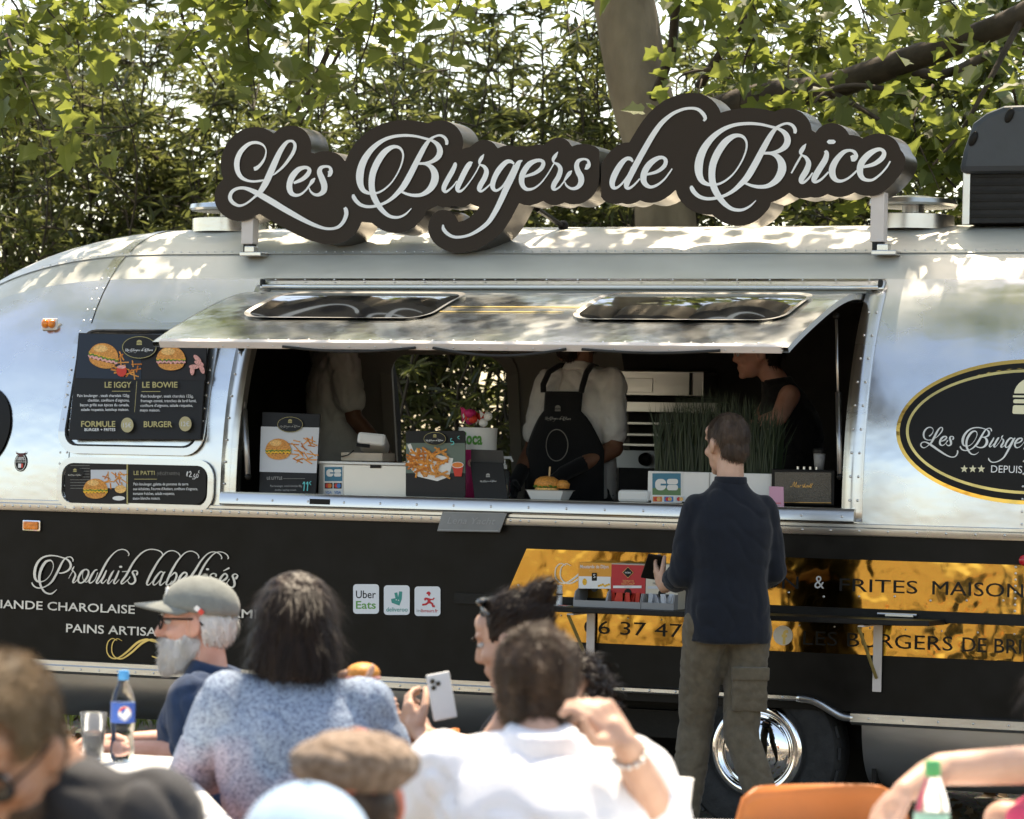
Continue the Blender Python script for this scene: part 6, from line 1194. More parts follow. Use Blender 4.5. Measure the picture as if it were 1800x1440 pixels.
ph = f.W((-.235, .31, 1.15)); e = thing('phone', 'black phone held by the standing man in navy', 'phone', ph); M_ = f.R @ Matrix.Rotation(radians(-40), 3, 'X') @ Matrix.Rotation(radians(10), 3, 'Y'); MB().box(ph, (.075, .155, .009), M_).build('phone_body', 'black_paint', e, bevel=.003); MB().box(ph+M_ @ Vector((0, 0, .0052)), (.068, .145, .001), M_).build('phone_screen', 'black_glossprint', e)

# --- the cook in white polo and black apron
cp = atY(1018, 780, 1.0); J = dict(STAND); J.update(elR=(.225, .04, 1.13), wrR=(.21, .22, .97), elL=(-.215, .05, 1.14), wrL=(-.06, .25, 1.02), shL=(-.165, 0, 1.44), shR=(.165, 0, 1.44))
f = Fig('cook in white polo and black apron, face half hidden by the hatch', TH+pi+radians(-30), J, (cp.x, 1.0, .65-.15)); f.hy = radians(-38)
f.core(); f.head(1.1); f.arm('R', (.05, .042, .03), False); f.arm('L', (.05, .042, .03), False); f.finish('skin_brown')
f.shirt('white_tee', torso_rings(f, .97, 1.15, -.06), {'L': [('shL', .076), (f.J['shL'].lerp(f.J['elL'], .75), .066)], 'R': [('shR', .072), (f.J['shR'].lerp(f.J['elR'], .75), .066)]}, .012, 7, extra=yoke(f, .072), nm='polo_shirt')
b = MB(); f.ring_tube(b, [(f.J['neck']+Vector((0, .012, -.012)), .086, .080), (f.J['neck']+Vector((0, .0, .03)), .068, .066)]); f.part('collar', b, 'white_tee', .007, 2)
b = MB()
def apr(u, v):
    z = 1.40-.78*v; w_ = .10+.11*min(1, max(0, (v-.12)/.22))**.7; a = (u-.5)*2
    return f.W((a*w_, .172+.03*min(1, v*3)-.075*(a*a)*(w_/.22)**2+.004*sin(9*u+5*v), z))
b.grid(16, 26, apr); b.build('apron', 'black_apron', f.e, smooth=True, solid=.006)
for sx_ in (-1, 1):
    b = MB(); b.tube([f.W((sx_*.10, .172, 1.395)), f.W((sx_*.105, .168, 1.43)), f.W((sx_*.10, .125, 1.49)), f.W((sx_*.085, .05, 1.525)), f.W((sx_*.05, -.06, 1.52))], .014, 6); b.build('apron_strap', 'black_apron', f.e, smooth=True)
aP = lambda u, v, h: f.W((-(u), .208+h-.075*(u/.22)**2, 1.62-v))
bd = Board(aP); bd.h = .004; burger_icon(bd, 'apron_print', 'dim_print', 0, .30, .03); logo(bd, 'apron_print', 'grey_print', -.07, .345, .14, 1.2, 2); bd.ring('apron_print', 'dim_print', 0, .47, .06, .075, .005); bd.build(f.e)
b = MB(); b.capsule(f.j('elR').lerp(f.j('wrR'), .55), .038, f.j('wrR'), .036)
f2 = f.sk; f.sk = b; f.hand(f.j('wrR'), f.R @ Vector((-.2, .6, -.7)), f.R @ Vector((-1, 0, -.3)), .7, 1); f.hand(f.j('wrL'), f.R @ Vector((.6, .6, -.4)), f.R @ Vector((0, -.3, -1)), .7, -1); b.capsule(f.j('elL').lerp(f.j('wrL'), .55), .038, f.j('wrL'), .036); f.sk = f2; f.part('gloves', b, 'black_apron', .007, 2)
legs(f, 'black_top', shoes=False); fb = f
f.hair('hair_dark', [((0, .048, -.075), (.058, .058, .052))], .003, 400, .015, .001, None, lambda p: p.z > -.045 or (abs(p.x) < .02 and p.y > .08 and -.08 < p.z < -.055), 'beard'); f.hair('hair_dark', CAPE, .003, 600, .03, .0012, None, SHORT())
# --- two helpers in the dark of the kitchen
cp = atY(592, 760, 1.75); J = dict(STAND); J.update(elR=(.25, .05, 1.15), wrR=(.22, .24, .95), elL=(-.25, .06, 1.13), wrL=(-.2, .28, .98))
f = Fig('helper in white t-shirt bending an arm down at the dark end of the kitchen', TH-radians(75), J, (cp.x-.02, 1.75, .62), vox=.009); f.core(); f.head(); f.arm('R', (.05, .042, .03)); f.arm('L', (.05, .042, .03)); f.finish('skin_brown'); f.shirt('white_tee', torso_rings(f, 1.05, 1.05), {'L': [('shL', .080), (f.J['shL'].lerp(f.J['elL'], .7), .078)], 'R': [('shR', .080), (f.J['shR'].lerp(f.J['elR'], .7), .078)]}, .011, 8, extra=yoke(f), nm='t_shirt'); legs(f, 'black_top', shoes=False); f.hair('hair_dark', CAPE, .003, 300, .03, .0014, None, SHORT())
cp = atY(1385, 760, 1.25); J = dict(STAND); J.update(elL=(-.24, .12, 1.10), wrL=(-.15, .30, 1.02), head=(0, .18, 1.40), neck=(0, .09, 1.27), chest=(0, .03, 1.10), shL=(-.17, .06, 1.20), shR=(.17, .06, 1.20), elR=(.22, .18, .95), wrR=(.15, .35, .92), waist=(0, -.02, .98))
f = Fig('helper in black top and glasses seen in profile at the dark end by the speaker', TH+radians(97), J, (cp.x+.03, 1.25, .70)); f.hp = radians(-4); f.core(); f.head(.92, .97); f.arm('L', (.052, .04, .027)); f.arm('R', (.05, .04, .027)); f.finish('skin_pink'); f.shirt('black_top', torso_rings(f, 1.0, 1.0), {}, .008, nm='top'); legs(f, 'black_top', shoes=False)
f.hair('hair_dark', CAPE+[((0, -.10, .03), (.045, .045, .045))], .004, 700, .05, .0013, None, SHORT()); f.eyes('hair_dark')
def glasses(f, ma, lens=None, w_=.026, h_=.019, y=.103, nm='glasses', z=.006, r=.0026):
    g = part_empty(nm, f.e); b = MB()
    for sx_ in (-1, 1):
        lp = [f.hw((sx_*.034+w_*cos(2*pi*k/16), y-.004*abs(cos(2*pi*k/16)), z+h_*sin(2*pi*k/16)*(1.0 if sin(2*pi*k/16) > 0 else 1.1))) for k in range(17)]; b.tube(lp, r, 5, False)
        b.tube([f.hw((sx_*(.034+w_), y-.006, z+.008)), f.hw((sx_*.078, .05, z+.008)), f.hw((sx_*.082, -.01, z+.006)), f.hw((sx_*.08, -.03, z-.012))], r, 5)
    b.tube([f.hw((-.010, y, z+.003)), f.hw((.010, y, z+.003))], r, 5); b.build('glasses_frame', ma, g, smooth=True)
    if lens:
        b = MB()
        for sx_ in (-1, 1): b.ell(f.hw((sx_*.034, y-.002, z)), (w_, .002, h_), f.H(), 16, 8)
        b.build('lenses', lens, g, smooth=True)
glasses(f, 'white_plastic')

# --- bearded man with cap
f = seated('white-bearded man in grey cap, glasses and navy polo, seated facing sideways', 347, 1094, 10.0, TH+radians(82), dict(elL=(-.20, .02, .80), wrL=(-.10, .28, .80), shL=(-.19, .02, 1.02), shR=(.19, .02, 1.02)), vox=.006); f.hy = radians(4); f.hp = radians(-2)
f.core(); f.head(1.08, 1.04); f.arm('L'); f.arm('R'); f.finish('skin_pink'); f.shirt('navy_polo', torso_rings(f, 1.12, 1.22), {d: [('sh'+d, .082), (f.J['sh'+d].lerp(f.J['el'+d], .8), .078)] for d in 'LR'}, .012, 7, extra=yoke(f, .07), nm='polo_shirt')
b = MB(); f.ring_tube(b, [(f.J['neck']+Vector((0, -.006, -.022)), .096, .088), (f.J['neck']+Vector((0, -.022, .040)), .076, .074)]); f.part('collar', b, 'navy_polo', .007, 2)
legs(f, 'jeans'); f.eyes('hair_white')
f.hair('hair_white', [((0, .050, -.080), (.060, .060, .062)), ((0, .078, -.112), (.038, .034, .034)), ((.0, .020, -.055), (.0715, .055, .058)), ((0, .096, -.052), (.034, .014, .010))], .005, 6500, .026, .0006, lambda p, nv: Vector((0, 0, -1))+f.H() @ Vector((0, .5, 0)), lambda p: (p.z > -.042 and p.y > .035) or p.z > -.005 or p.y < -.018 or (abs(p.x) < .022 and p.y > .085 and -.079 < p.z < -.058) or (p.z > -.03 and p.y > .01 ), 'beard', .006, .003)
f.hair('hair_white', [((0, -.030, -.005), (.082, .088, .070))], .003, 900, .03, .001, None, lambda p: p.z > .03 or p.z < -.062 or p.y > .028 or (p.y > -.022 and p.z < -.0), 'hair')
def ball_cap(f, ma, brim=True, k=1.0, flat=False):
    g = part_empty('cap', f.e); M = f.H() @ Matrix.Rotation(radians(8), 3, 'X'); b = MB(); b.ell(f.hw((0, -.012, .048)), (.090*k, .112*k, .086*k), M, 28, 16); me = b.mesh('cap_crown')
    bm = bmesh.new(); bm.from_mesh(me); inv = M.inverted(); c0 = f.hw((0, -.012, .048)); bmesh.ops.delete(bm, geom=[v for v in bm.verts if (inv @ (v.co-c0)).z < -.022], context='VERTS'); bm.to_mesh(me); bm.free(); link('cap_crown', me, ma, g, solid=.004)
    b = MB()
    if brim:
        b.grid(14, 7, lambda u, v: f.hw((0, -.012, .048))+M @ Vector(((.088+.004*v)*k*cos(pi*(.10+.80*u)), (.098*k+.105*v)*sin(pi*(.10+.80*u))-.01, -.020+.020*sin(pi*u)*(1-.6*v)-.012*v))); b.build('cap_brim', ma, g, smooth=True, solid=.006)
    b = MB(); b.ell(f.hw((0, -.012, .048))+M @ Vector((0, 0, .086*k)), (.008, .008, .005)); b.build('cap_button', ma, g, smooth=True)
    return g, M
g, M = ball_cap(f, 'cap_grey', True, 1.03); glasses(f, 'black_paint', None, .027, .020, .106, r=.0034)
for c, ma in (((-.0935, -.004, -.004), 'paper_white'), ((-.0945, -.016, -.012), 'flag_red')): MB().box(f.hw((0, -.012, .048))+M @ Vector(c), (.005, .016, .014), M @ Matrix.Rotation(.6, 3, 'X')).build('cap_tag', ma, g)
b = MB()
for k in range(3): b.ell(f.hw((0, -.012, .048))+M @ Vector((-.03+.02*k, .100-.004*k, .030)), (.010, .006, .016), M, 8, 6)
b.build('cap_badge', 'paper_white', g, smooth=True)

# --- woman in the heather sweater
f = seated('dark-haired woman in blue-grey and pink knit sweater seen from behind, holding food', 520, 1092, 8.8, TH+radians(6), dict(elR=(.25, .10, .85), wrR=(.215, .30, .99), elL=(-.25, .16, .80)), vox=.0065); f.hy = radians(-4)
f.core(); f.head(); f.arm('R', pn=(-.8, .4, 0), curl=1.0, hd=(-.15, .5, .8)); f.arm('L'); f.finish('skin_fair')
f.shirt('heather_sweater', torso_rings(f, 1.08, 1.15), {d: [('sh'+d, .080), ('el'+d, .068), (f.J['el'+d].lerp(f.J['wr'+d], .75), .052)] for d in 'LR'}, .012, 6, extra=yoke(f, .074), nm='sweater')
legs(f, 'jeans', shoes=True)
f.hair('hair_dark', [((0, -.020, .034), (.100, .116, .096)), ((0, -.045, -.04), (.112, .088, .085)), ((0, -.05, -.082), (.116, .080, .056)), ((.06, -.02, -.085), (.05, .06, .045)), ((-.06, -.02, -.085), (.05, .06, .045))], .006, 7000, .085, .0007, lambda p, nv: Vector((0, 0, -1)), lambda p: (p.y > .06 and p.z < .08) or p.z < -.125, lift=.004)
hp = f.W(f.J['wrR']+Vector((-.02, .06, .10))); e = thing('sandwich', 'piece of bread held up by the woman in the knit sweater', 'sandwich', hp); b = MB(); b.ell(hp, (.045, .05, .028)); b.build('bread', 'bun', e, smooth=True); b = MB(); b.ell(hp-Vector((0, 0, .012)), (.048, .052, .012)); b.build('filling', 'ham_pink', e, smooth=True)

# --- man in white shirt
f = seated('man in white shirt with short dark curly hair seen from behind, eating', 945, 1212, 7.0, TH+radians(4), dict(head=(0, .12, 1.25), neck=(0, .02, 1.135), chest=(0, -.01, 1.0), elL=(-.27, .16, .82), shL=(-.19, .01, 1.085), shR=(.19, .01, 1.085)), vox=.006); f.hy = radians(-10); tg = lambda px, py, dep: f.R.inverted() @ (atD(px, py, dep)-f.loc); f.J['elR'] = tg(1158, 1440, 6.9); f.J['wrR'] = tg(1098, 1305, 6.72)
f.core(); f.head(); f.arm('R', (.05, .042, .028), curl=1.0, pn=(-.5, .8, -.2), hd=(-.65, .10, .75)); f.arm('L'); f.finish('skin_fair')
f.shirt('white_shirt', torso_rings(f, 1.12, 1.2, -.04, .07), {'L': [('shL', .084), ('elL', .074), ('wrL', .05)], 'R': [('shR', .084), ('elR', .070)]}, .014, 6, (1, 1, .8), extra=yoke(f, .080))
b = MB(); f.ring_tube(b, [(f.J['neck']+Vector((0, -.006, -.028)), .098, .090), (f.J['neck']+Vector((0, -.018, .045)), .074, .072)]); f.part('collar', b, 'white_shirt', .008, 2)
legs(f, 'jeans')
f.hair('hair_brown', [((0, -.016, .036), (.083, .105, .096)), ((0, -.050, -.028), (.068, .060, .064)), ((0, .0, .070), (.072, .085, .042))], .005, 8000, .022, .0006, lambda p, nv: nv*.3+Vector((sin(p.x*90), cos(p.y*80), -.4)), SHORT(.02), lift=.005, ws=30)
wr = f.j('elR').lerp(f.j('wrR'), .86); dr = (f.j('wrR')-f.j('elR')).normalized(); xx = dr.cross(Vector((0, 0, 1))).normalized(); yy = dr.cross(xx); b = MB()
for k in range(14): b.ell(wr+(xx*cos(2*pi*k/14)+yy*sin(2*pi*k/14))*.034, .0065, None, 8, 6)
b.build('bracelet', 'steel', f.e, smooth=True); glasses(f, 'smoked_glass', 'smoked_glass')
# --- woman with hair bun and phone
f = seated('woman with dark hair bun looking down at a white phone', 901, 1124, 9.3, TH+radians(72), dict(elL=(-.22, .12, .82), wrL=(-.09, .30, .96), elR=(.20, .18, .86), wrR=(.10, .33, .93)), vox=.0062); f.hp = radians(-16)
f.core(); f.head(.9, .95); f.arm('L', (.042, .034, .023), pn=(.4, .4, .6), curl=.9, hd=(.3, .6, .7)); f.arm('R', (.042, .034, .023), pn=(-.4, -.2, 1), curl=.8, hd=(-.2, .9, .3)); f.finish('skin_fair'); f.shirt('black_top', torso_rings(f, .98, 1.0), {}, .007, nm='tank_top'); legs(f, 'black_top')
f.hair('hair_dark', [((0, -.016, .036), (.083, .106, .096)), ((.0, -.098, .092), (.046, .046, .046)), ((0, -.045, -.02), (.066, .06, .06))], .004, 1800, .05, .0012, lambda p, nv: f.H() @ Vector((0, -1, .5)), lambda p: (p.y > .045 and p.z < .075) or (p.z < -.02 and p.y > -.02) or (abs(p.x) > .055 and p.y > -.02 and p.z < .0)); f.eyes('hair_dark')
g = part_empty('sunglasses', f.e); b = MB(); b.tube([f.hw((.086*cos(a), .02+.03*abs(sin(a)), .075+.035*sin(a))) for a in [pi*k/12 for k in range(13)]], .006, 6)
for sx_ in (-1, 1): b.ell(f.hw((sx_*.035, .045, .118)), (.028, .018, .012), f.H())
b.build('sunglasses_body', 'smoked_glass', g, smooth=True)
hp = atD(776, 1224, (f.j('wrL')-CP).dot(FW)+.0); e = thing('phone', 'white phone with camera lenses held up by the bun-haired woman', 'phone', hp); M_ = Matrix((RT, FW, UP)).transposed() @ Matrix.Rotation(radians(-10), 3, 'Y') @ Matrix.Rotation(radians(12), 3, 'Z'); MB().box(hp, (.066, .009, .128), M_).build('phone_body', 'white_plastic', e, bevel=.004)
b = MB()
for x, z in ((-.018, .045), (-.018, .027), (-.004, .036)): b.lathe([(.007, -.0045), (.007, -.007)], hp+M_ @ Vector((x, 0, z)), M_ @ Vector((0, 1, 0)), 12)
b.build('camera_lens', 'black_glossprint', e)
# --- curly-haired person behind the white shirt
f = seated('person with dark curly hair mostly hidden behind the man in the white shirt', 1002, 1245, 8.7, TH+radians(150), vox=.009); f.core(); f.head(); f.arm('L'); f.arm('R'); f.finish('skin_tan'); f.shirt('black_top', torso_rings(f), {}, .006, nm='top'); legs(f, 'jeans')
f.hair('hair_dark', [((0, -.02, .036), (.096, .112, .100)), ((0, -.05, -.05), (.105, .075, .085))], .016, 2200, .045, .0016, lambda p, nv: nv*.5+Vector((sin(p.x*120), cos(p.z*110), -.5)), lambda p: (p.y > .045 and p.z < .085), lift=.008, ws=26)
# --- young man at the near left
f = seated('young man with short light-brown hair and sunglasses, cropped by the left edge', 12, 1312, 5.2, TH+radians(158), dict(elL=(-.20, .04, .88), head=(0, .13, 1.25), neck=(0, .0, 1.21), chest=(0, -.06, 1.05), shL=(-.165, -.03, 1.13), shR=(.16, -.02, 1.13), elR=(.26, .1, .88)), .0, vox=.006); f.hp = radians(-36); f.hy = radians(0)
f.core(); f.head(1.05); f.arm('L'); f.arm('R'); f.finish('skin_tan'); f.shirt('grey_tee', torso_rings(f, 1.15, 1.15), {d: [('sh'+d, .088), (f.J['sh'+d].lerp(f.J['el'+d], .8), .084)] for d in 'LR'}, .012, 7, extra=yoke(f, .072), nm='t_shirt'); legs(f, 'jeans'); f.eyes('hair_brown')
f.hair('hair_light', [((0, -.014, .040), (.083, .105, .098)), ((0, .02, .085), (.07, .075, .045)), ((0, -.048, -.028), (.066, .058, .06))], .005, 8000, .035, .0006, lambda p, nv: f.H() @ Vector((.2, .8, .5)), SHORT(.03), lift=.005); f.hair('hair_brown', [((0, .044, -.082), (.056, .055, .048))], .002, 900, .008, .0008, None, lambda p: p.z > -.05 or (abs(p.x) < .022 and p.y > .085 and p.z > -.08), 'stubble'); glasses(f, 'black_paint', 'smoked_glass', .028, .023, r=.003)
# --- two caps at the near bottom edge
def capper(label, px, py, dep, yaw, hair_, top_, skin):
    f = seated(label, px, py, dep, yaw, vox=.008); f.core(); f.head(); f.arm('L'); f.arm('R'); f.finish(skin); f.shirt(top_, torso_rings(f, 1.05, 1.1), {d: [('sh'+d, .082), ('el'+d, .07)] for d in 'LR'}, .010, 7, extra=yoke(f, .07)); legs(f, 'jeans'); f.hair(hair_, [((0, -.03, -.01), (.081, .088, .066))], .003, 700, .025, .001, None, lambda p: p.z > .03 or p.z < -.06 or p.y > .02, 'hair'); return f
f = capper('person in brown tweed flat cap at the near table edge', 624, 1405, 5.8, TH+radians(-8), 'hair_brown', 'white_tee', 'skin_red')
g = part_empty('flat_cap', f.e); b = MB(); M = f.H() @ Matrix.Rotation(radians(-4), 3, 'X'); b.ell(f.hw((0, -.004, .062)), (.112, .130, .056), M, 24, 12); b.ell(f.hw((0, -.02, .040)), (.090, .108, .040), M, 24, 12); b.ell(f.hw((0, .085, .040)), (.07, .06, .018), M)
link('cap_crown', remesh(b, .006, 4, .5, .006, 18), 'tweed', g); b = MB(); b.ell(f.hw((0, 0, .118)), (.010, .010, .006)); b.build('cap_button', 'tweed', g, smooth=True)
f = capper('person in pale blue cap at the bottom edge, nearest the camera', 535, 1545, 5.0, TH+radians(10), 'hair_brown', 'white_tee', 'skin_fair'); ball_cap(f, 'cap_blue', True, 1.08)
# --- woman at the right edge with bare arm
f = seated('woman in pink top at the right edge, bare arm stretched over the table', 1876, 1240, 7.4, TH+radians(25), dict(shL=(-.15, .08, .98), elL=(-.21, .25, .85), wrL=(-.10, .44, .80), shR=(.17, .0, 1.0)), vox=.0065); f.core(); f.head(.92)
tg = lambda px, py, dep: f.R.inverted() @ (atD(px, py, dep)-f.loc)
f.J['elL'] = tg(1655, 1352, 7.3); f.J['wrL'] = tg(1588, 1392, 7.2); f.J['shL'] = tg(1800, 1345, 7.3)
f.arm('L', (.043, .036, .026), pn=(.3, .2, -1), curl=.5, hd=f.R.inverted() @ Vector((-.25, -.35, -.6))); f.arm('R'); f.finish('skin_fair'); f.shirt('pink_top', torso_rings(f, .95, 1.0), {}, .008, nm='top'); legs(f, 'jeans')
f.hair('hair_dark', [((0, -.018, .036), (.090, .110, .096)), ((0, -.06, -.06), (.10, .075, .10)), ((0, -.07, -.18), (.095, .06, .12))], .006, 1800, .09, .0014, lambda p, nv: Vector((0, 0, -1)), lambda p: (p.y > .05 and p.z < .08))

# ================================================================ tables, chairs, drinks
mat('table_white', (.78, .78, .77), .35, var=.03); mat('chair_orange', (.52, .155, .03), .38, var=.06, bump=.05, bscale=60); mat('clear_bottle', (.95, .97, .98), .03, trans=1.0, ior=1.15); mat('cola', (.02, .008, .004), .1, spec=.4)
mat('cup_clear', (.9, .92, .93), .12, trans=.9, ior=1.12); mat('label_blue', (.03, .10, .38), .4); mat('cap_bluep', (.05, .28, .55), .4); mat('cap_green', (.09, .42, .14), .4); mat('label_green', (.35, .62, .48), .45); mat('chair_leg', (.35, .35, .36), .35, .9)
def table(label, c0, c1, c2, c3):
    P = [atZ(x, y, .74) for x, y in (c0, c1, c2, c3)]; c = sum(P, Vector())/4; e = thing('table', label, 'table', (c.x, c.y, 0), 'white picnic tables'); b = MB(); b.prism([p-Vector((0, 0, .03)) for p in P], (0, 0, .03)); b.build('table_top', 'table_white', e, bevel=.006)
    for p in P: q = p.lerp(c, .14); b = MB(); b.tube([(q.x, q.y, .0), (q.x, q.y, .71)], .018, 8); b.build('leg', 'chair_leg', e)
def chair(label, px, py, dep, yaw, loc=None):
    p = loc or atD(px, py, dep); e = thing('chair', label, 'chair', (p.x, p.y, 0), 'orange plastic chairs'); R_ = Matrix.Rotation(yaw, 3, 'Z'); W = lambda x, y, z: Vector((p.x, p.y, 0))+R_ @ Vector((x, y, z))
    b = MB(); b.grid(18, 12, lambda u, v: (lambda a, t: W(.235*a*(1-.10*max(0, v-.8)*abs(a)*5), -.02-.05*t+.06*a*a, .43+.39*t-.05*max(0, abs(a)-.75)*4*max(0, t-.6)*2.5*.5))((u-.5)*2, v)); b.build('backrest', 'chair_orange', e, smooth=True, solid=.012)
    b = MB(); b.grid(10, 10, lambda u, v: W((u-.5)*.44, .0+.42*v, .44-.02*sin(pi*u)*sin(pi*v)-.03*max(0, v-.8))); b.build('seat', 'chair_orange', e, smooth=True, solid=.012)
    for sx_ in (-1, 1):
        for y0, y1 in ((.04, -.03), (.36, .42)): b = MB(); b.tube([W(sx_*.19, y0, .43), W(sx_*.22, y1, .0)], .011, 8); b.build('leg', 'chair_leg', e)
table('white table with bottle and cup beside the bearded man', (-40, 1314), (306, 1330), (420, 1452), (-260, 1440))
table('white table under the cup behind the white shirt', (1120, 1438), (1720, 1452), (1900, 1640), (1080, 1610))
nk_ = atZ(262, 1372, .742); e = thing('napkin', 'crumpled white paper napkin lying on the far table', 'napkin', nk_); b = MB(); b.ell(nk_+Vector((0, 0, .015)), (.05, .045, .018), None, 18, 10); b.v = [tuple(Vector(v)+Vector((0, 0, 1))*.012*noise.noise(Vector(v)*40)) for v in b.v]; b.build('paper', 'paper_white', e)
chair('orange plastic chair with empty back below the wheel', 1448, 1398, 8.2, TH+radians(200)); chair('orange chair back glimpsed beside the raised phone', 735, 1292, 9.6, TH+radians(60))
def stool(label, loc, yaw):
    e = thing('stool', label, 'stool', loc, 'white backless stools'); R_ = Matrix.Rotation(yaw, 3, 'Z'); W = lambda x, y, z: Vector(loc)+R_ @ Vector((x, y, z)); b = MB(); b.box(W(0, 0, .425), (.36, .34, .03), R_); b.build('seat', 'table_white', e, bevel=.01)
    for sx_ in (-1, 1):
        for sy_ in (-1, 1): b = MB(); b.tube([W(sx_*.14, sy_*.13, .41), W(sx_*.17, sy_*.16, 0)], .014, 8); b.build('leg', 'chair_leg', e)
ch_lab = {'white-bearded': 'chair of the bearded man, hidden by the table', 'dark-haired woman in blue': 'chair under the woman in the knit sweater', 'man in white': 'chair under the man in the white shirt', 'young man': 'chair under the young man at the left edge', 'person in brown': 'chair under the tweed cap wearer', 'person in pale': 'chair under the pale blue cap wearer', 'woman in pink': 'chair under the woman in the pink top', 'person with dark': 'chair under the curly-haired person'}
for o in list(bpy.data.objects):
    if o.name.startswith('person') and o.type == 'EMPTY':
        for k, l in ch_lab.items():
            if o['label'].startswith(k):
                hd_ = [c for c in o.children if c.name.startswith('body')][0]; yw = TH+radians({'white-bearded': 82, 'dark-haired woman in blue': 6, 'man in white': 4, 'young man': 158, 'person in brown': -8, 'person in pale': 10, 'woman in pink': 25, 'person with dark': 150}[k]); stool('white stool, '+l.replace('chair', 'seat'), (o.location.x, o.location.y, 0), yw)
def bottle(name, label, base, h, r, cap_ma, lab_ma, body_ma='clear_bottle', liquid=None):
    e = thing(name, label, 'bottle', base); k = h/.235; b = MB(); b.lathe([(r*.75, .0), (r*.95, .008), (r, .03), (r*.92, .07*k), (r*.97, .085*k), (r, .10*k), (r, .155*k), (r*.85, .178*k), (r*.5, .205*k), (r*.40, .215*k), (r*.40, .226*k)], base, (0, 0, 1), 28); b.build('bottle_body', body_ma, e, smooth=True)
    b = MB(); b.lathe([(r*.44, .214*k), (r*.46, .216*k), (r*.46, .236*k), (r*.40, .239*k)], base, (0, 0, 1), 20); b.build('bottle_cap', cap_ma, e, auto=40)
    b = MB(); b.lathe([(r*1.012, .102*k), (r*1.015, .104*k), (r*1.015, .153*k), (r*1.012, .155*k)], base, (0, 0, 1), 28); b.build('bottle_label', lab_ma, e, auto=40)
    return e
bp_ = atZ(214, 1338, .742); e = bottle('drink_bottle', 'clear drink bottle with blue cap and blue label on the far table', (bp_.x, bp_.y, .742), .243, .033, 'cap_bluep', 'label_blue')
vd = (CP-bp_); va = math.atan2(vd.x, -vd.y)+.16
bd = Board(lambda u, v, h: Vector((bp_.x+(.0336+h)*sin(u/.0336+va), bp_.y-(.0336+h)*cos(u/.0336+va), .742+.132-v))); bd.ell('label_disc', 'paper_white', 0, 0, .0185, .0205); bd.ell('label_disc_top', 'flag_red', 0, -.003, .0165, .0155, 18, pi, 2*pi); bd.ell('label_disc_bottom', 'label_blue', 0, .003, .0165, .0155, 18, 0, pi); bd.build(e)
cu = atZ(163, 1333, .742); e = thing('drink_cup', 'clear plastic cup half full of dark cola beside the bottle', 'cup', (cu.x, cu.y, .742)); c_ = (cu.x, cu.y, .743)
b = MB(); b.lathe([(.027, 0), (.037, .125), (.0355, .125), (.0262, .004)], c_); b.build('cup_wall', 'cup_clear', e, smooth=True); b = MB(); b.lathe([(.0255, .005), (.0305, .062)], c_); b.build('cola', 'cola', e, smooth=True)
cu = atD(1186, 1450, 7.6); cu = atD(1186, 1440, 7.9); e = thing('paper_cup', 'plain white paper cup at the bottom edge beside the white shirt', 'cup', (cu.x, cu.y, .742)); b = MB(); b.lathe([(.030, 0), (.041, .115), (.043, .118), (.040, .118)], (cu.x, cu.y, .742)); b.build('cup_wall', 'paper_white', e, auto=40)
bq = atD(1637, 1480, 6.55); e = bottle('water_bottle', 'clear water bottle with green cap and pale green label', (bq.x, bq.y, .742), .285, .034, 'cap_green', 'label_green')
# ================================================================ ground and vegetation
def np_mesh(name, V, F):
    me = bpy.data.meshes.new(name); V = np.asarray(V, np.float32); F = np.asarray(F, np.int32); k = F.shape[1]
    me.vertices.add(len(V)); me.vertices.foreach_set('co', V.ravel()); me.loops.add(F.size); me.loops.foreach_set('vertex_index', F.ravel())
    me.polygons.add(len(F)); me.polygons.foreach_set('loop_start', np.arange(0, F.size, k, dtype=np.int32)); me.polygons.foreach_set('loop_total', np.full(len(F), k, np.int32))
    me.update(calc_edges=True); return me
NR = np.random.RandomState(5)
def leaf_template(half, fold):
    h = np.array(half, float); R_ = np.c_[h[:, 0], h[:, 1], abs(h[:, 0])*fold]; Lf = R_.copy(); Lf[:, 0] *= -1
    n = len(h); return np.vstack([R_, Lf]), np.array([list(range(n)), list(range(2*n-1, n-1, -1))])
PLANE = leaf_template([(0, .04), (.26, -.04), (.45, .14), (.34, .30), (.55, .52), (.30, .62), (.16, .80), (0, 1)], .28)
LANCE = leaf_template([(0, 0), (.10, .30), (.085, .65), (0, 1)], .35)
def leaves(pos, dirs, size, tmpl, droop=.35, curl=.15):
    """one leaf per position; dirs = growth direction, normals lean upwards"""
    T, F = tmpl; n = len(pos); pos = np.asarray(pos); d = np.asarray(dirs, float)
    d = d+NR.normal(0, .35, d.shape); d[:, 2] -= droop; d /= np.linalg.norm(d, axis=1)[:, None]+1e-9
    up = np.c_[NR.normal(0, .55, n), NR.normal(0, .55, n), np.ones(n)]
    x = np.cross(d, up); x /= np.linalg.norm(x, axis=1)[:, None]+1e-9; z = np.cross(x, d)
    s = np.asarray(size)*NR.uniform(.42, 1.2, n)
    tv = T[None]*s[:, None, None]
    tv[:, :, 2] -= curl*(T[None, :, 1]**2)*s[:, None]
    V = pos[:, None]+tv[:, :, 0:1]*x[:, None]+tv[:, :, 1:2]*d[:, None]+tv[:, :, 2:3]*z[:, None]
    k = len(T); FF = (F[None]+(np.arange(n)*k)[:, None, None]).reshape(-1, F.shape[1])
    return V.reshape(-1, 3), FF
leaf_mat('plane_leaf', (.042, .066, .016), (.095, .125, .036), (.27, .31, .065), .5)
leaf_mat('oleander_leaf', (.026, .034, .013), (.062, .074, .030), (.22, .25, .075), .40, .36)
leaf_mat('oleander_leaf_light', (.042, .050, .020), (.095, .105, .046), (.30, .33, .10), .42, .36)
leaf_mat('grass_blade', (.07, .10, .03), (.16, .20, .06), (.25, .32, .08), .4)
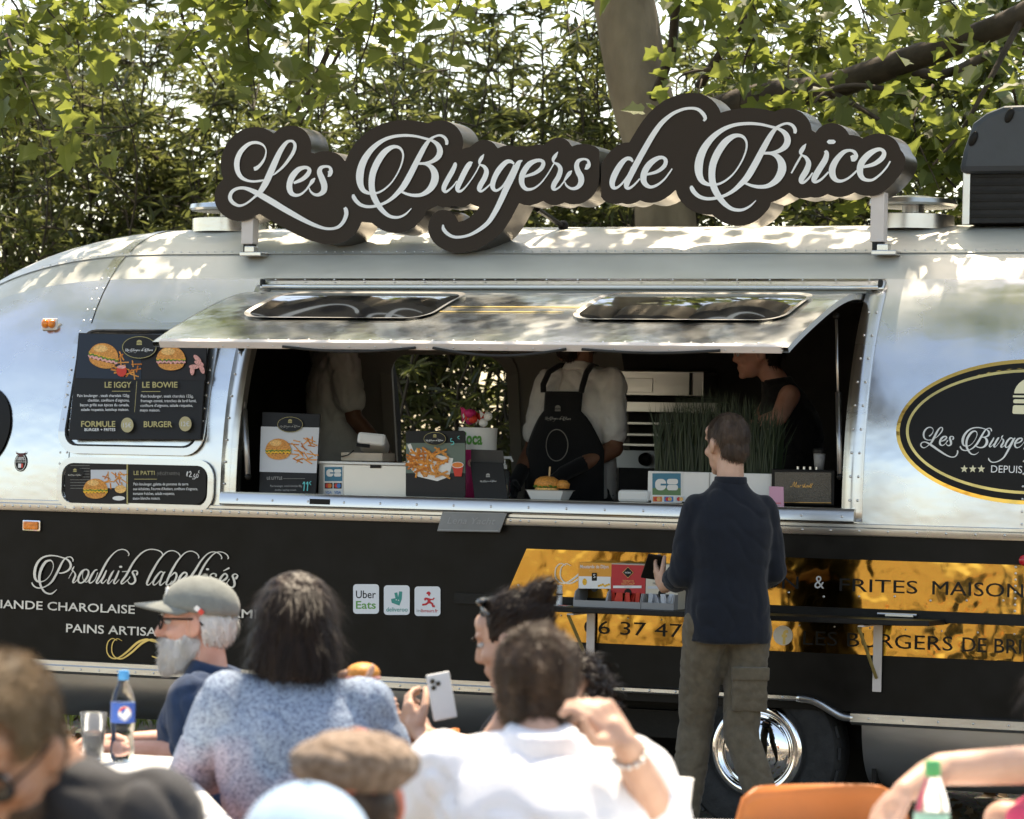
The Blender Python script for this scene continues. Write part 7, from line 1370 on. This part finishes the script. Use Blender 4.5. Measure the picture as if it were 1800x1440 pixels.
mat('plane_bark', (.10, .074, .048), .85, vscale=4, col2=(.29, .23, .155), bump=.5, bscale=14, stretch=(1, 1, .45), detail=6, bdist=.02)
mat('branch_bark', (.045, .034, .024), .85, var=.35, vscale=9, bump=.5, bscale=30)
mat('stem_bark', (.05, .04, .028), .8, var=.3, vscale=10)
# ground
def ground_mat():
    M = bpy.data.materials.new('dusty_ground'); M.use_nodes = True; n = M.node_tree.nodes; L = M.node_tree.links; b = n['Principled BSDF']; b.inputs['Roughness'].default_value = .95
    tc = n.new('ShaderNodeTexCoord')
    a = n.new('ShaderNodeTexNoise'); a.inputs['Scale'].default_value = .8; a.inputs['Detail'].default_value = 8; L.new(tc.outputs['Object'], a.inputs[0])
    c = n.new('ShaderNodeTexVoronoi'); c.inputs['Scale'].default_value = 60; L.new(tc.outputs['Object'], c.inputs[0])
    r = n.new('ShaderNodeValToRGB'); r.color_ramp.elements[0].color = (.17, .145, .11, 1); r.color_ramp.elements[1].color = (.34, .30, .24, 1)
    r.color_ramp.elements[0].position = .35; r.color_ramp.elements[1].position = .65; L.new(a.outputs[0], r.inputs[0])
    mx = n.new('ShaderNodeMixRGB'); mx.blend_type = 'MULTIPLY'; mx.inputs[0].default_value = .6; L.new(r.outputs[0], mx.inputs[1]); L.new(c.outputs['Color'], mx.inputs[2])
    L.new(mx.outputs[0], b.inputs['Base Color'])
    bp = n.new('ShaderNodeBump'); bp.inputs['Strength'].default_value = .5; bp.inputs['Distance'].default_value = .02; L.new(c.outputs[0], bp.inputs['Height']); L.new(bp.outputs[0], b.inputs['Normal'])
    MATS['dusty_ground'] = M
ground_mat()
b = MB(); b.grid(60, 60, lambda u, v: (lambda x, y: Vector((x, y, .03*noise.noise(Vector((x*.4, y*.4, 0))) if abs(x) > 4 or y > 3.5 else 0)))(math.copysign(abs(2*u-1)**3, 2*u-1)*900, math.copysign(abs(2*v-1)**3, 2*v-1)*900))
o = b.build('ground', 'dusty_ground', smooth=True); o['kind'] = 'structure'; o['label'] = 'dry dusty ground under the trailer and tables'
# grass behind the trailer
n = 5000; gp = np.c_[NR.uniform(-7, 6, n), NR.uniform(2.9, 6.5, n), np.zeros(n)]
V, F = leaves(gp, np.tile([0, 0, 1.], (n, 1)), .16, leaf_template([(0, 0), (.04, .3), (.03, .7), (0, 1)], .2), -.6, .3)
o = link('grass', np_mesh('grass', V, F), 'grass_blade'); o['kind'] = 'stuff'; o['label'] = 'sunlit grass growing behind the trailer'
n = 2500; gp = np.c_[NR.uniform(-5, 6, n), NR.uniform(-4, 3.5, n), np.full(n, .012)]
V, F = leaves(gp, np.c_[NR.normal(0, 1, (n, 2)), np.full(n, .35)], .09, PLANE, .3)
mat('dry_leaf', (.16, .10, .05), .8, var=.5, vscale=3)
o = link('leaf_litter', np_mesh('leaf_litter', V, F), 'dry_leaf'); o['kind'] = 'stuff'; o['label'] = 'brown dry leaves scattered on the ground'

def wob(p, q, n, amp, r=rnd):
    p, q = Vector(p), Vector(q); L_ = (q-p).length
    return [p.lerp(q, k/n)+(Vector((r.gauss(0, 1), r.gauss(0, 1), r.gauss(0, 1)))*amp*L_*sin(pi*k/n) if 0 < k < n else Vector()) for k in range(n+1)]
SUN_SPOTS = [atD(x, y, d_) for x, y, d_ in ((620, 1290, 5.8), (560, 1300, 5.8), (345, 1025, 10), (372, 1195, 8.8), (610, 1225, 8.8), (790, 1280, 7), (1080, 1280, 7), (960, 1090, 7), (540, 1020, 8.8), (220, 1370, 5.2), (1420, 1395, 8.2), (1700, 1330, 7.2), (250, 1360, 8.5), (40, 1170, 5.2), (300, 1200, 10))]  # heads, shoulders and furniture kept sunlit by leaving out foliage
class Tree:
    def __init__(s): s.wood = MB(); s.pos = []; s.dir = []
    def twig(s, pts, r0, r1, nl=0, spread=.09, sides=6):
        q = crspline([tuple(p) for p in pts], 4); m_ = len(q)
        s.wood.tube([Vector(p) for p in q], [r0+(r1-r0)*k/(m_-1) for k in range(m_)], sides)
        for _ in range(nl):
            t = (NR.uniform(.25, 1))*(m_-1); i = min(m_-2, int(t)); p = q[i]+(q[i+1]-q[i])*(t-i)
            s.pos.append(p+NR.normal(0, spread, 3)); d = NR.normal(0, 1, 3); d[2] *= .5; s.dir.append(d)
    def clump(s, c, n, r, flat=.6):
        if any((Vector(c)-p-SUND*((Vector(c)-p).dot(SUND))).length < .42 for p in SUN_SPOTS): return     # clumps left out of the canopy so sun strikes the chosen spots
        c = np.array(c); o = NR.normal(0, 1, (n, 3))*[r, r, r*flat]
        s.pos += list(c+o); s.dir += list(o/ r+NR.normal(0, .4, (n, 3)))
    def crown(s, size=.125): V, F = leaves(s.pos, s.dir, np.full(len(s.pos), size), PLANE); return np_mesh('crown', V, F)
plane_group = 'plane trees shading the trailer'
# -- the tree right behind the trailer
tA = Tree()
ta = thing('plane_tree', 'plane tree with thick mottled grey-brown trunk rising behind the roof sign', 'tree', (0, 0, 0), plane_group)
YT = 3.7
tp = [(1180, 620), (1168, 380), (1150, 260), (1118, 120), (1093, 0), (1070, -140), (1060, -300)]
tr = [.20, .170, .175, .165, .165, .15, .13]
pts = [atY(x, y, YT) for x, y in tp]; base = Vector((pts[0].x+.05, YT, -.05)); pts = [base]+pts; tr = [.27]+tr
ta.location = (base.x, base.y, 0)
q = crspline([(*p, r) for p, r in zip(pts, tr)], 8); trunk = MB(); trunk.tube([Vector(p[:3]) for p in q], [p[3] for p in q], 18); 
trunk.v = [tuple(Vector(v)+Vector((1, 1, 0))*.022*noise.noise(Vector((v[0]*4, v[1]*4, v[2]*1.6)))) for v in trunk.v]
trunk.build('trunk', 'plane_bark', ta, smooth=True)
top = pts[-1]
def limb(t, pix, Y, r0, r1, n=0): t.twig([atY(x, y, Y+dy) for x, y, dy in pix], r0, r1, n, .12, 10)
limb(tA, [(1165, 300, .0), (1230, 215, -.1), (1330, 172, -.3), (1450, 155, -.5), (1560, 118, -.7), (1680, 75, -.9), (1800, 25, -1.1), (1960, -80, -1.4)], YT, .085, .055, 30)
limb(tA, [(1560, 118, -.7), (1660, 130, -.5), (1760, 90, -.2), (1860, 110, 0)], YT, .03, .02, 40)
limb(tA, [(1150, 170, -.2), (1180, 90, -.6), (1190, 0, -.9), (1230, -120, -1.2)], YT, .028, .022, 20)
limb(tA, [(1230, 150, -.4), (1290, 60, -.8), (1330, 10, -1), (1400, -70, -1.2)], YT, .025, .015, 30)
limb(tA, [(1600, 165, -.6), (1500, 150, -.9), (1440, 170, -1.1), (1400, 240, -1.3)], YT, .016, .006, 40)
limb(tA, [(1450, 155, -.5), (1520, 195, -.8), (1600, 250, -1.0), (1680, 330, -1.2)], YT, .016, .006, 45)
limb(tA, [(1800, 25, -1.1), (1740, 140, -1.3), (1690, 230, -1.4), (1640, 290, -1.5)], YT, .018, .006, 40)
# twigs hanging into the picture: (start px, end px, Y, leaves)
SPRAYS = [((-40, -60), (60, 120), 1.3, 40), ((0, -40), (30, 220), 1.0, 45), ((60, -70), (130, 70), 1.6, 34), ((10, 60), (95, 270), .7, 40), ((-60, 60), (10, 260), .9, 34), ((120, -60), (230, 60), 2.0, 30), ((180, -60), (140, 130), 2.3, 26),
          ((330, -80), (420, 60), 1.6, 44), ((420, -70), (470, 40), 1.2, 40), ((440, -60), (450, 175), 1.0, 42), ((380, -60), (340, 90), 1.9, 26), ((520, -70), (600, 60), 1.8, 38), ((640, -80), (620, 150), 1.4, 30), ((560, -60), (540, 170), 1.6, 22),
          ((700, -80), (690, 30), 1.6, 30), ((780, -80), (800, 30), 1.2, 26), ((980, -90), (1010, 20), 1.4, 10),
          ((1180, -80), (1240, 60), 4.2, 36), ((1290, -90), (1350, 60), 1.8, 44), ((1380, -90), (1440, 80), 4.4, 50), ((1480, -90), (1530, 60), 1.6, 36), ((1560, -90), (1620, 60), 4.6, 46), ((1650, -90), (1700, 40), 1.2, 40), ((1740, -90), (1760, 130), 4.3, 50), ((1830, -60), (1790, 190), 4.0, 48),
          ((1700, 60), (1740, 230), 4.4, 50), ((1600, 60), (1560, 260), 4.2, 54), ((1500, 60), (1480, 230), 4.4, 54), ((1420, 60), (1390, 200), 4.5, 40), ((1330, 60), (1300, 190), 2.6, 34), ((1640, 150), (1650, 330), 2.2, 46), ((1560, 200), (1520, 370), 2.5, 40), ((1460, 210), (1420, 360), 2.7, 34), ((1690, 200), (1700, 380), 2.6, 40), ((1780, 150), (1760, 320), 2.4, 40), ((1250, 120), (1190, 190), 1.9, 14)]
for a, e, Y, nl in SPRAYS:
    A, E = atY(*a, Y+rnd.uniform(-.3, .5)), atY(*e, Y); mid = A.lerp(E, .5)+Vector((rnd.uniform(-.12, .12), rnd.uniform(-.1, .1), .06))
    tA.twig([A, mid, E], .009, .003, nl, .10, 5)
    for _ in range(2):
        s_ = A.lerp(E, rnd.uniform(.2, .8)); tA.twig([s_, s_+Vector((rnd.uniform(-.3, .3), rnd.uniform(-.25, .25), rnd.uniform(-.22, .05)))], .004, .002, nl//4, .07, 4)
# bigger dark forking boughs at upper left-centre
limb(tA, [(640, -80, 0), (590, 60, .0), (548, 150, .0), (520, 200, 0)], 2.0, .022, .008, 10); limb(tA, [(625, -20, 0), (610, 60, .1), (560, 160, .2), (530, 215, .3)], 2.2, .014, .006, 8)
limb(tA, [(300, -60, 0), (330, 60, .2), (380, 150, .4)], 2.5, .012, .005, 12)
# the crown above the picture
for k in range(9):
    an = 2*pi*k/9+.3; e = Vector((top.x+rnd.uniform(3.2, 5.2)*cos(an), top.y-.8+rnd.uniform(3, 4.6)*sin(an), rnd.uniform(5.6, 7.4)))
    tA.twig([top-Vector((0, 0, .3)), top.lerp(e, .4)+Vector((0, 0, .5)), e], .085, .02, 20, .3, 7)
for k in range(330):
    an = NR.uniform(0, 2*pi); rr = sqrt(NR.uniform(0, 1)); c_ = (top.x-.6+6.3*rr*cos(an), top.y-1.2+5.2*rr*sin(an), 5.2+2.6*NR.uniform(0, 1)*(1-.5*rr))
    if -3 < c_[0] < 4 and .5 < c_[1] < 5 and k % 5 > 2: continue  # crown thinned here to let sun patches onto the roof
    tA.clump(c_, 46, .20)
for k in range(48): tA.clump((NR.uniform(-4.5, 5.5), NR.uniform(-2.8, .6), NR.uniform(4.9, 6.6)), 42, .30)  # unseen clumps added overhead to darken roof reflections and shade the customer
tA.wood.build('branches', 'branch_bark', ta, smooth=True); link('crown', tA.crown(), 'plane_leaf', ta)
# -- two neighbours that stand beside the picture and shade the tables
def side_tree(loc, label, seed, nc, rx, ry, cx, cy):
    global NR
    NR = np.random.RandomState(seed); t = Tree(); e = thing('plane_tree', label, 'tree', loc, plane_group); bx_, by_ = loc[0], loc[1]
    tk = MB(); tk.tube([(bx_, by_, -.05), (bx_+.1, by_, 1.6), (bx_+.05, by_+.1, 3.4), (bx_+.2, by_+.2, 4.6)], [.26, .2, .18, .13], 14); tk.build('trunk', 'plane_bark', e, smooth=True)
    tp_ = Vector((bx_+.2, by_+.2, 4.5))
    for k in range(8):
        an = 2*pi*k/8; q_ = Vector((bx_+cx+rx*.75*cos(an), by_+cy+ry*.75*sin(an), rnd.uniform(4.8, 6.2))); t.twig([tp_, tp_.lerp(q_, .5)+Vector((0, 0, .6)), q_], .09, .02, 10, .3, 7)
    for k in range(nc):
        an = NR.uniform(0, 2*pi); rr = sqrt(NR.uniform(0, 1)); t.clump((bx_+cx+rx*rr*cos(an), by_+cy+ry*rr*sin(an), 4.7+2.0*NR.uniform(0, 1)), 42, .30)
    t.wood.build('branches', 'branch_bark', e, smooth=True); link('crown', t.crown(), 'plane_leaf', e); return e
side_tree((-1.9, -7.6, 0), 'plane tree standing beside the tables, only its shade in the photo', 21, 22, 4.2, 4.0, 2.6, 1.6)
side_tree((8.2, -3.2, 0), 'plane tree standing past the trailer end, only its shade in the photo', 22, 26, 4.0, 3.6, -2.4, .6)
# -- oleander hedge
def shrub_mesh(seed, h, big=1.0, dens=1.0):
    r = np.random.RandomState(seed); wood = MB(); P_ = []; D_ = []; rr = random.Random(seed)
    for k in range(13):
        a = 2*pi*k/13+r.uniform(-.3, .3); sp = r.uniform(.3, 1.35); hh = h*r.uniform(.72, 1.05)
        b0 = Vector((.16*cos(a), .16*sin(a), 0)); e = Vector((sp*cos(a), sp*sin(a), hh))
        pts_ = wob(b0, e, 5, .05, rr); q_ = crspline([tuple(p) for p in pts_], 3)
        wood.tube([Vector(p) for p in q_], [.015*big*(1-.75*i/(len(q_)-1)) for i in range(len(q_))], 5)
        tips = []
        for j in range(int(22*dens)):
            t_ = r.uniform(.22, 1); i = min(len(q_)-2, int(t_*(len(q_)-1))); p0 = Vector(q_[i]); d_ = Vector((r.normal(0, 1), r.normal(0, 1), r.uniform(-.3, 1.1))).normalized()
            p1 = p0+d_*r.uniform(.2, .55); wood.tube([p0, p1], [.006*big, .003], 4, False); tips.append((p0, p1, d_))
        for p0, p1, d_ in tips:
            nl = int(27*dens)
            for j in range(nl):
                t_ = r.uniform(.1, 1.05); P_.append(tuple(p0.lerp(p1, t_))); an = r.uniform(0, 2*pi)
                D_.append(np.array([cos(an), sin(an), r.uniform(.1, .9)])*.8+np.array(d_)*.8)
    return wood.mesh('stems'), np.array(P_), np.array(D_)
variants = []
for sd_, h in ((1, 4.6), (2, 4.2), (3, 4.7)):
    w_, P_, D_ = shrub_mesh(sd_, h); V, F = leaves(P_, D_, np.full(len(P_), .115), LANCE, .55, .35); variants.append((w_, np_mesh('foliage', V, F)))
    w_.materials.append(MATS['stem_bark']); variants[-1][1].materials.append(MATS['oleander_leaf' if sd_ != 3 else 'oleander_leaf_light'])
places = ['at the far left end of the hedge', 'second from the left end of the hedge', 'above the left roof curve', 'above the left sign post', 'behind the word Les', 'behind the first letter B', 'behind the middle of the sign', 'seen through the serving window', 'just beside the plane trunk', 'right of the plane trunk', 'behind the word Brice', 'behind the right sign post', 'near the grey roof unit', 'at the right end of the hedge']
for i, pl_ in enumerate(places):
    X = -6.9+i*.82; Y = 5.0+.5*((i*7) % 3-1)*.6; v = variants[i % 3]
    e = thing('oleander_shrub', 'tall dark narrow-leaved shrub '+pl_, 'shrub', (X, Y, 0), 'shrubs of the hedge behind the trailer')
    for nm, me in (('stems', v[0]), ('foliage', v[1])):
        o = bpy.data.objects.new(nm, me); COL.objects.link(o); o.parent = e
    e.rotation_euler.z = i*1.9; e.scale = (1, 1, .92+.10*((i*5) % 4)/3)
rear = ['beyond the far left of the hedge', 'behind the gap at the far left', 'behind the second left shrub', 'behind the left roof curve', 'behind the left post', 'rising above the word Les', 'rising between Les and Burgers', 'rising above the word Burgers', 'behind the open sky gap', 'behind the plane trunk', 'rising behind the limb', 'behind the right roof vent', 'behind the roof unit']
for i, pl_ in enumerate(rear):
    v = variants[(i+1) % 3]; e = thing('oleander_shrub', 'rear row narrow-leaved shrub '+pl_, 'shrub', (-7.4+i*.95, 6.3+.3*((i*5) % 3-1), 0), 'shrubs of the hedge behind the trailer')
    for nm, me in (('stems', v[0]), ('foliage', v[1])):
        o = bpy.data.objects.new(nm, me); COL.objects.link(o); o.parent = e
    e.rotation_euler.z = i*2.3+1; e.scale = (1.1, 1.1, 1.0+.12*((i*3) % 4)/3 if i < 8 else .86)
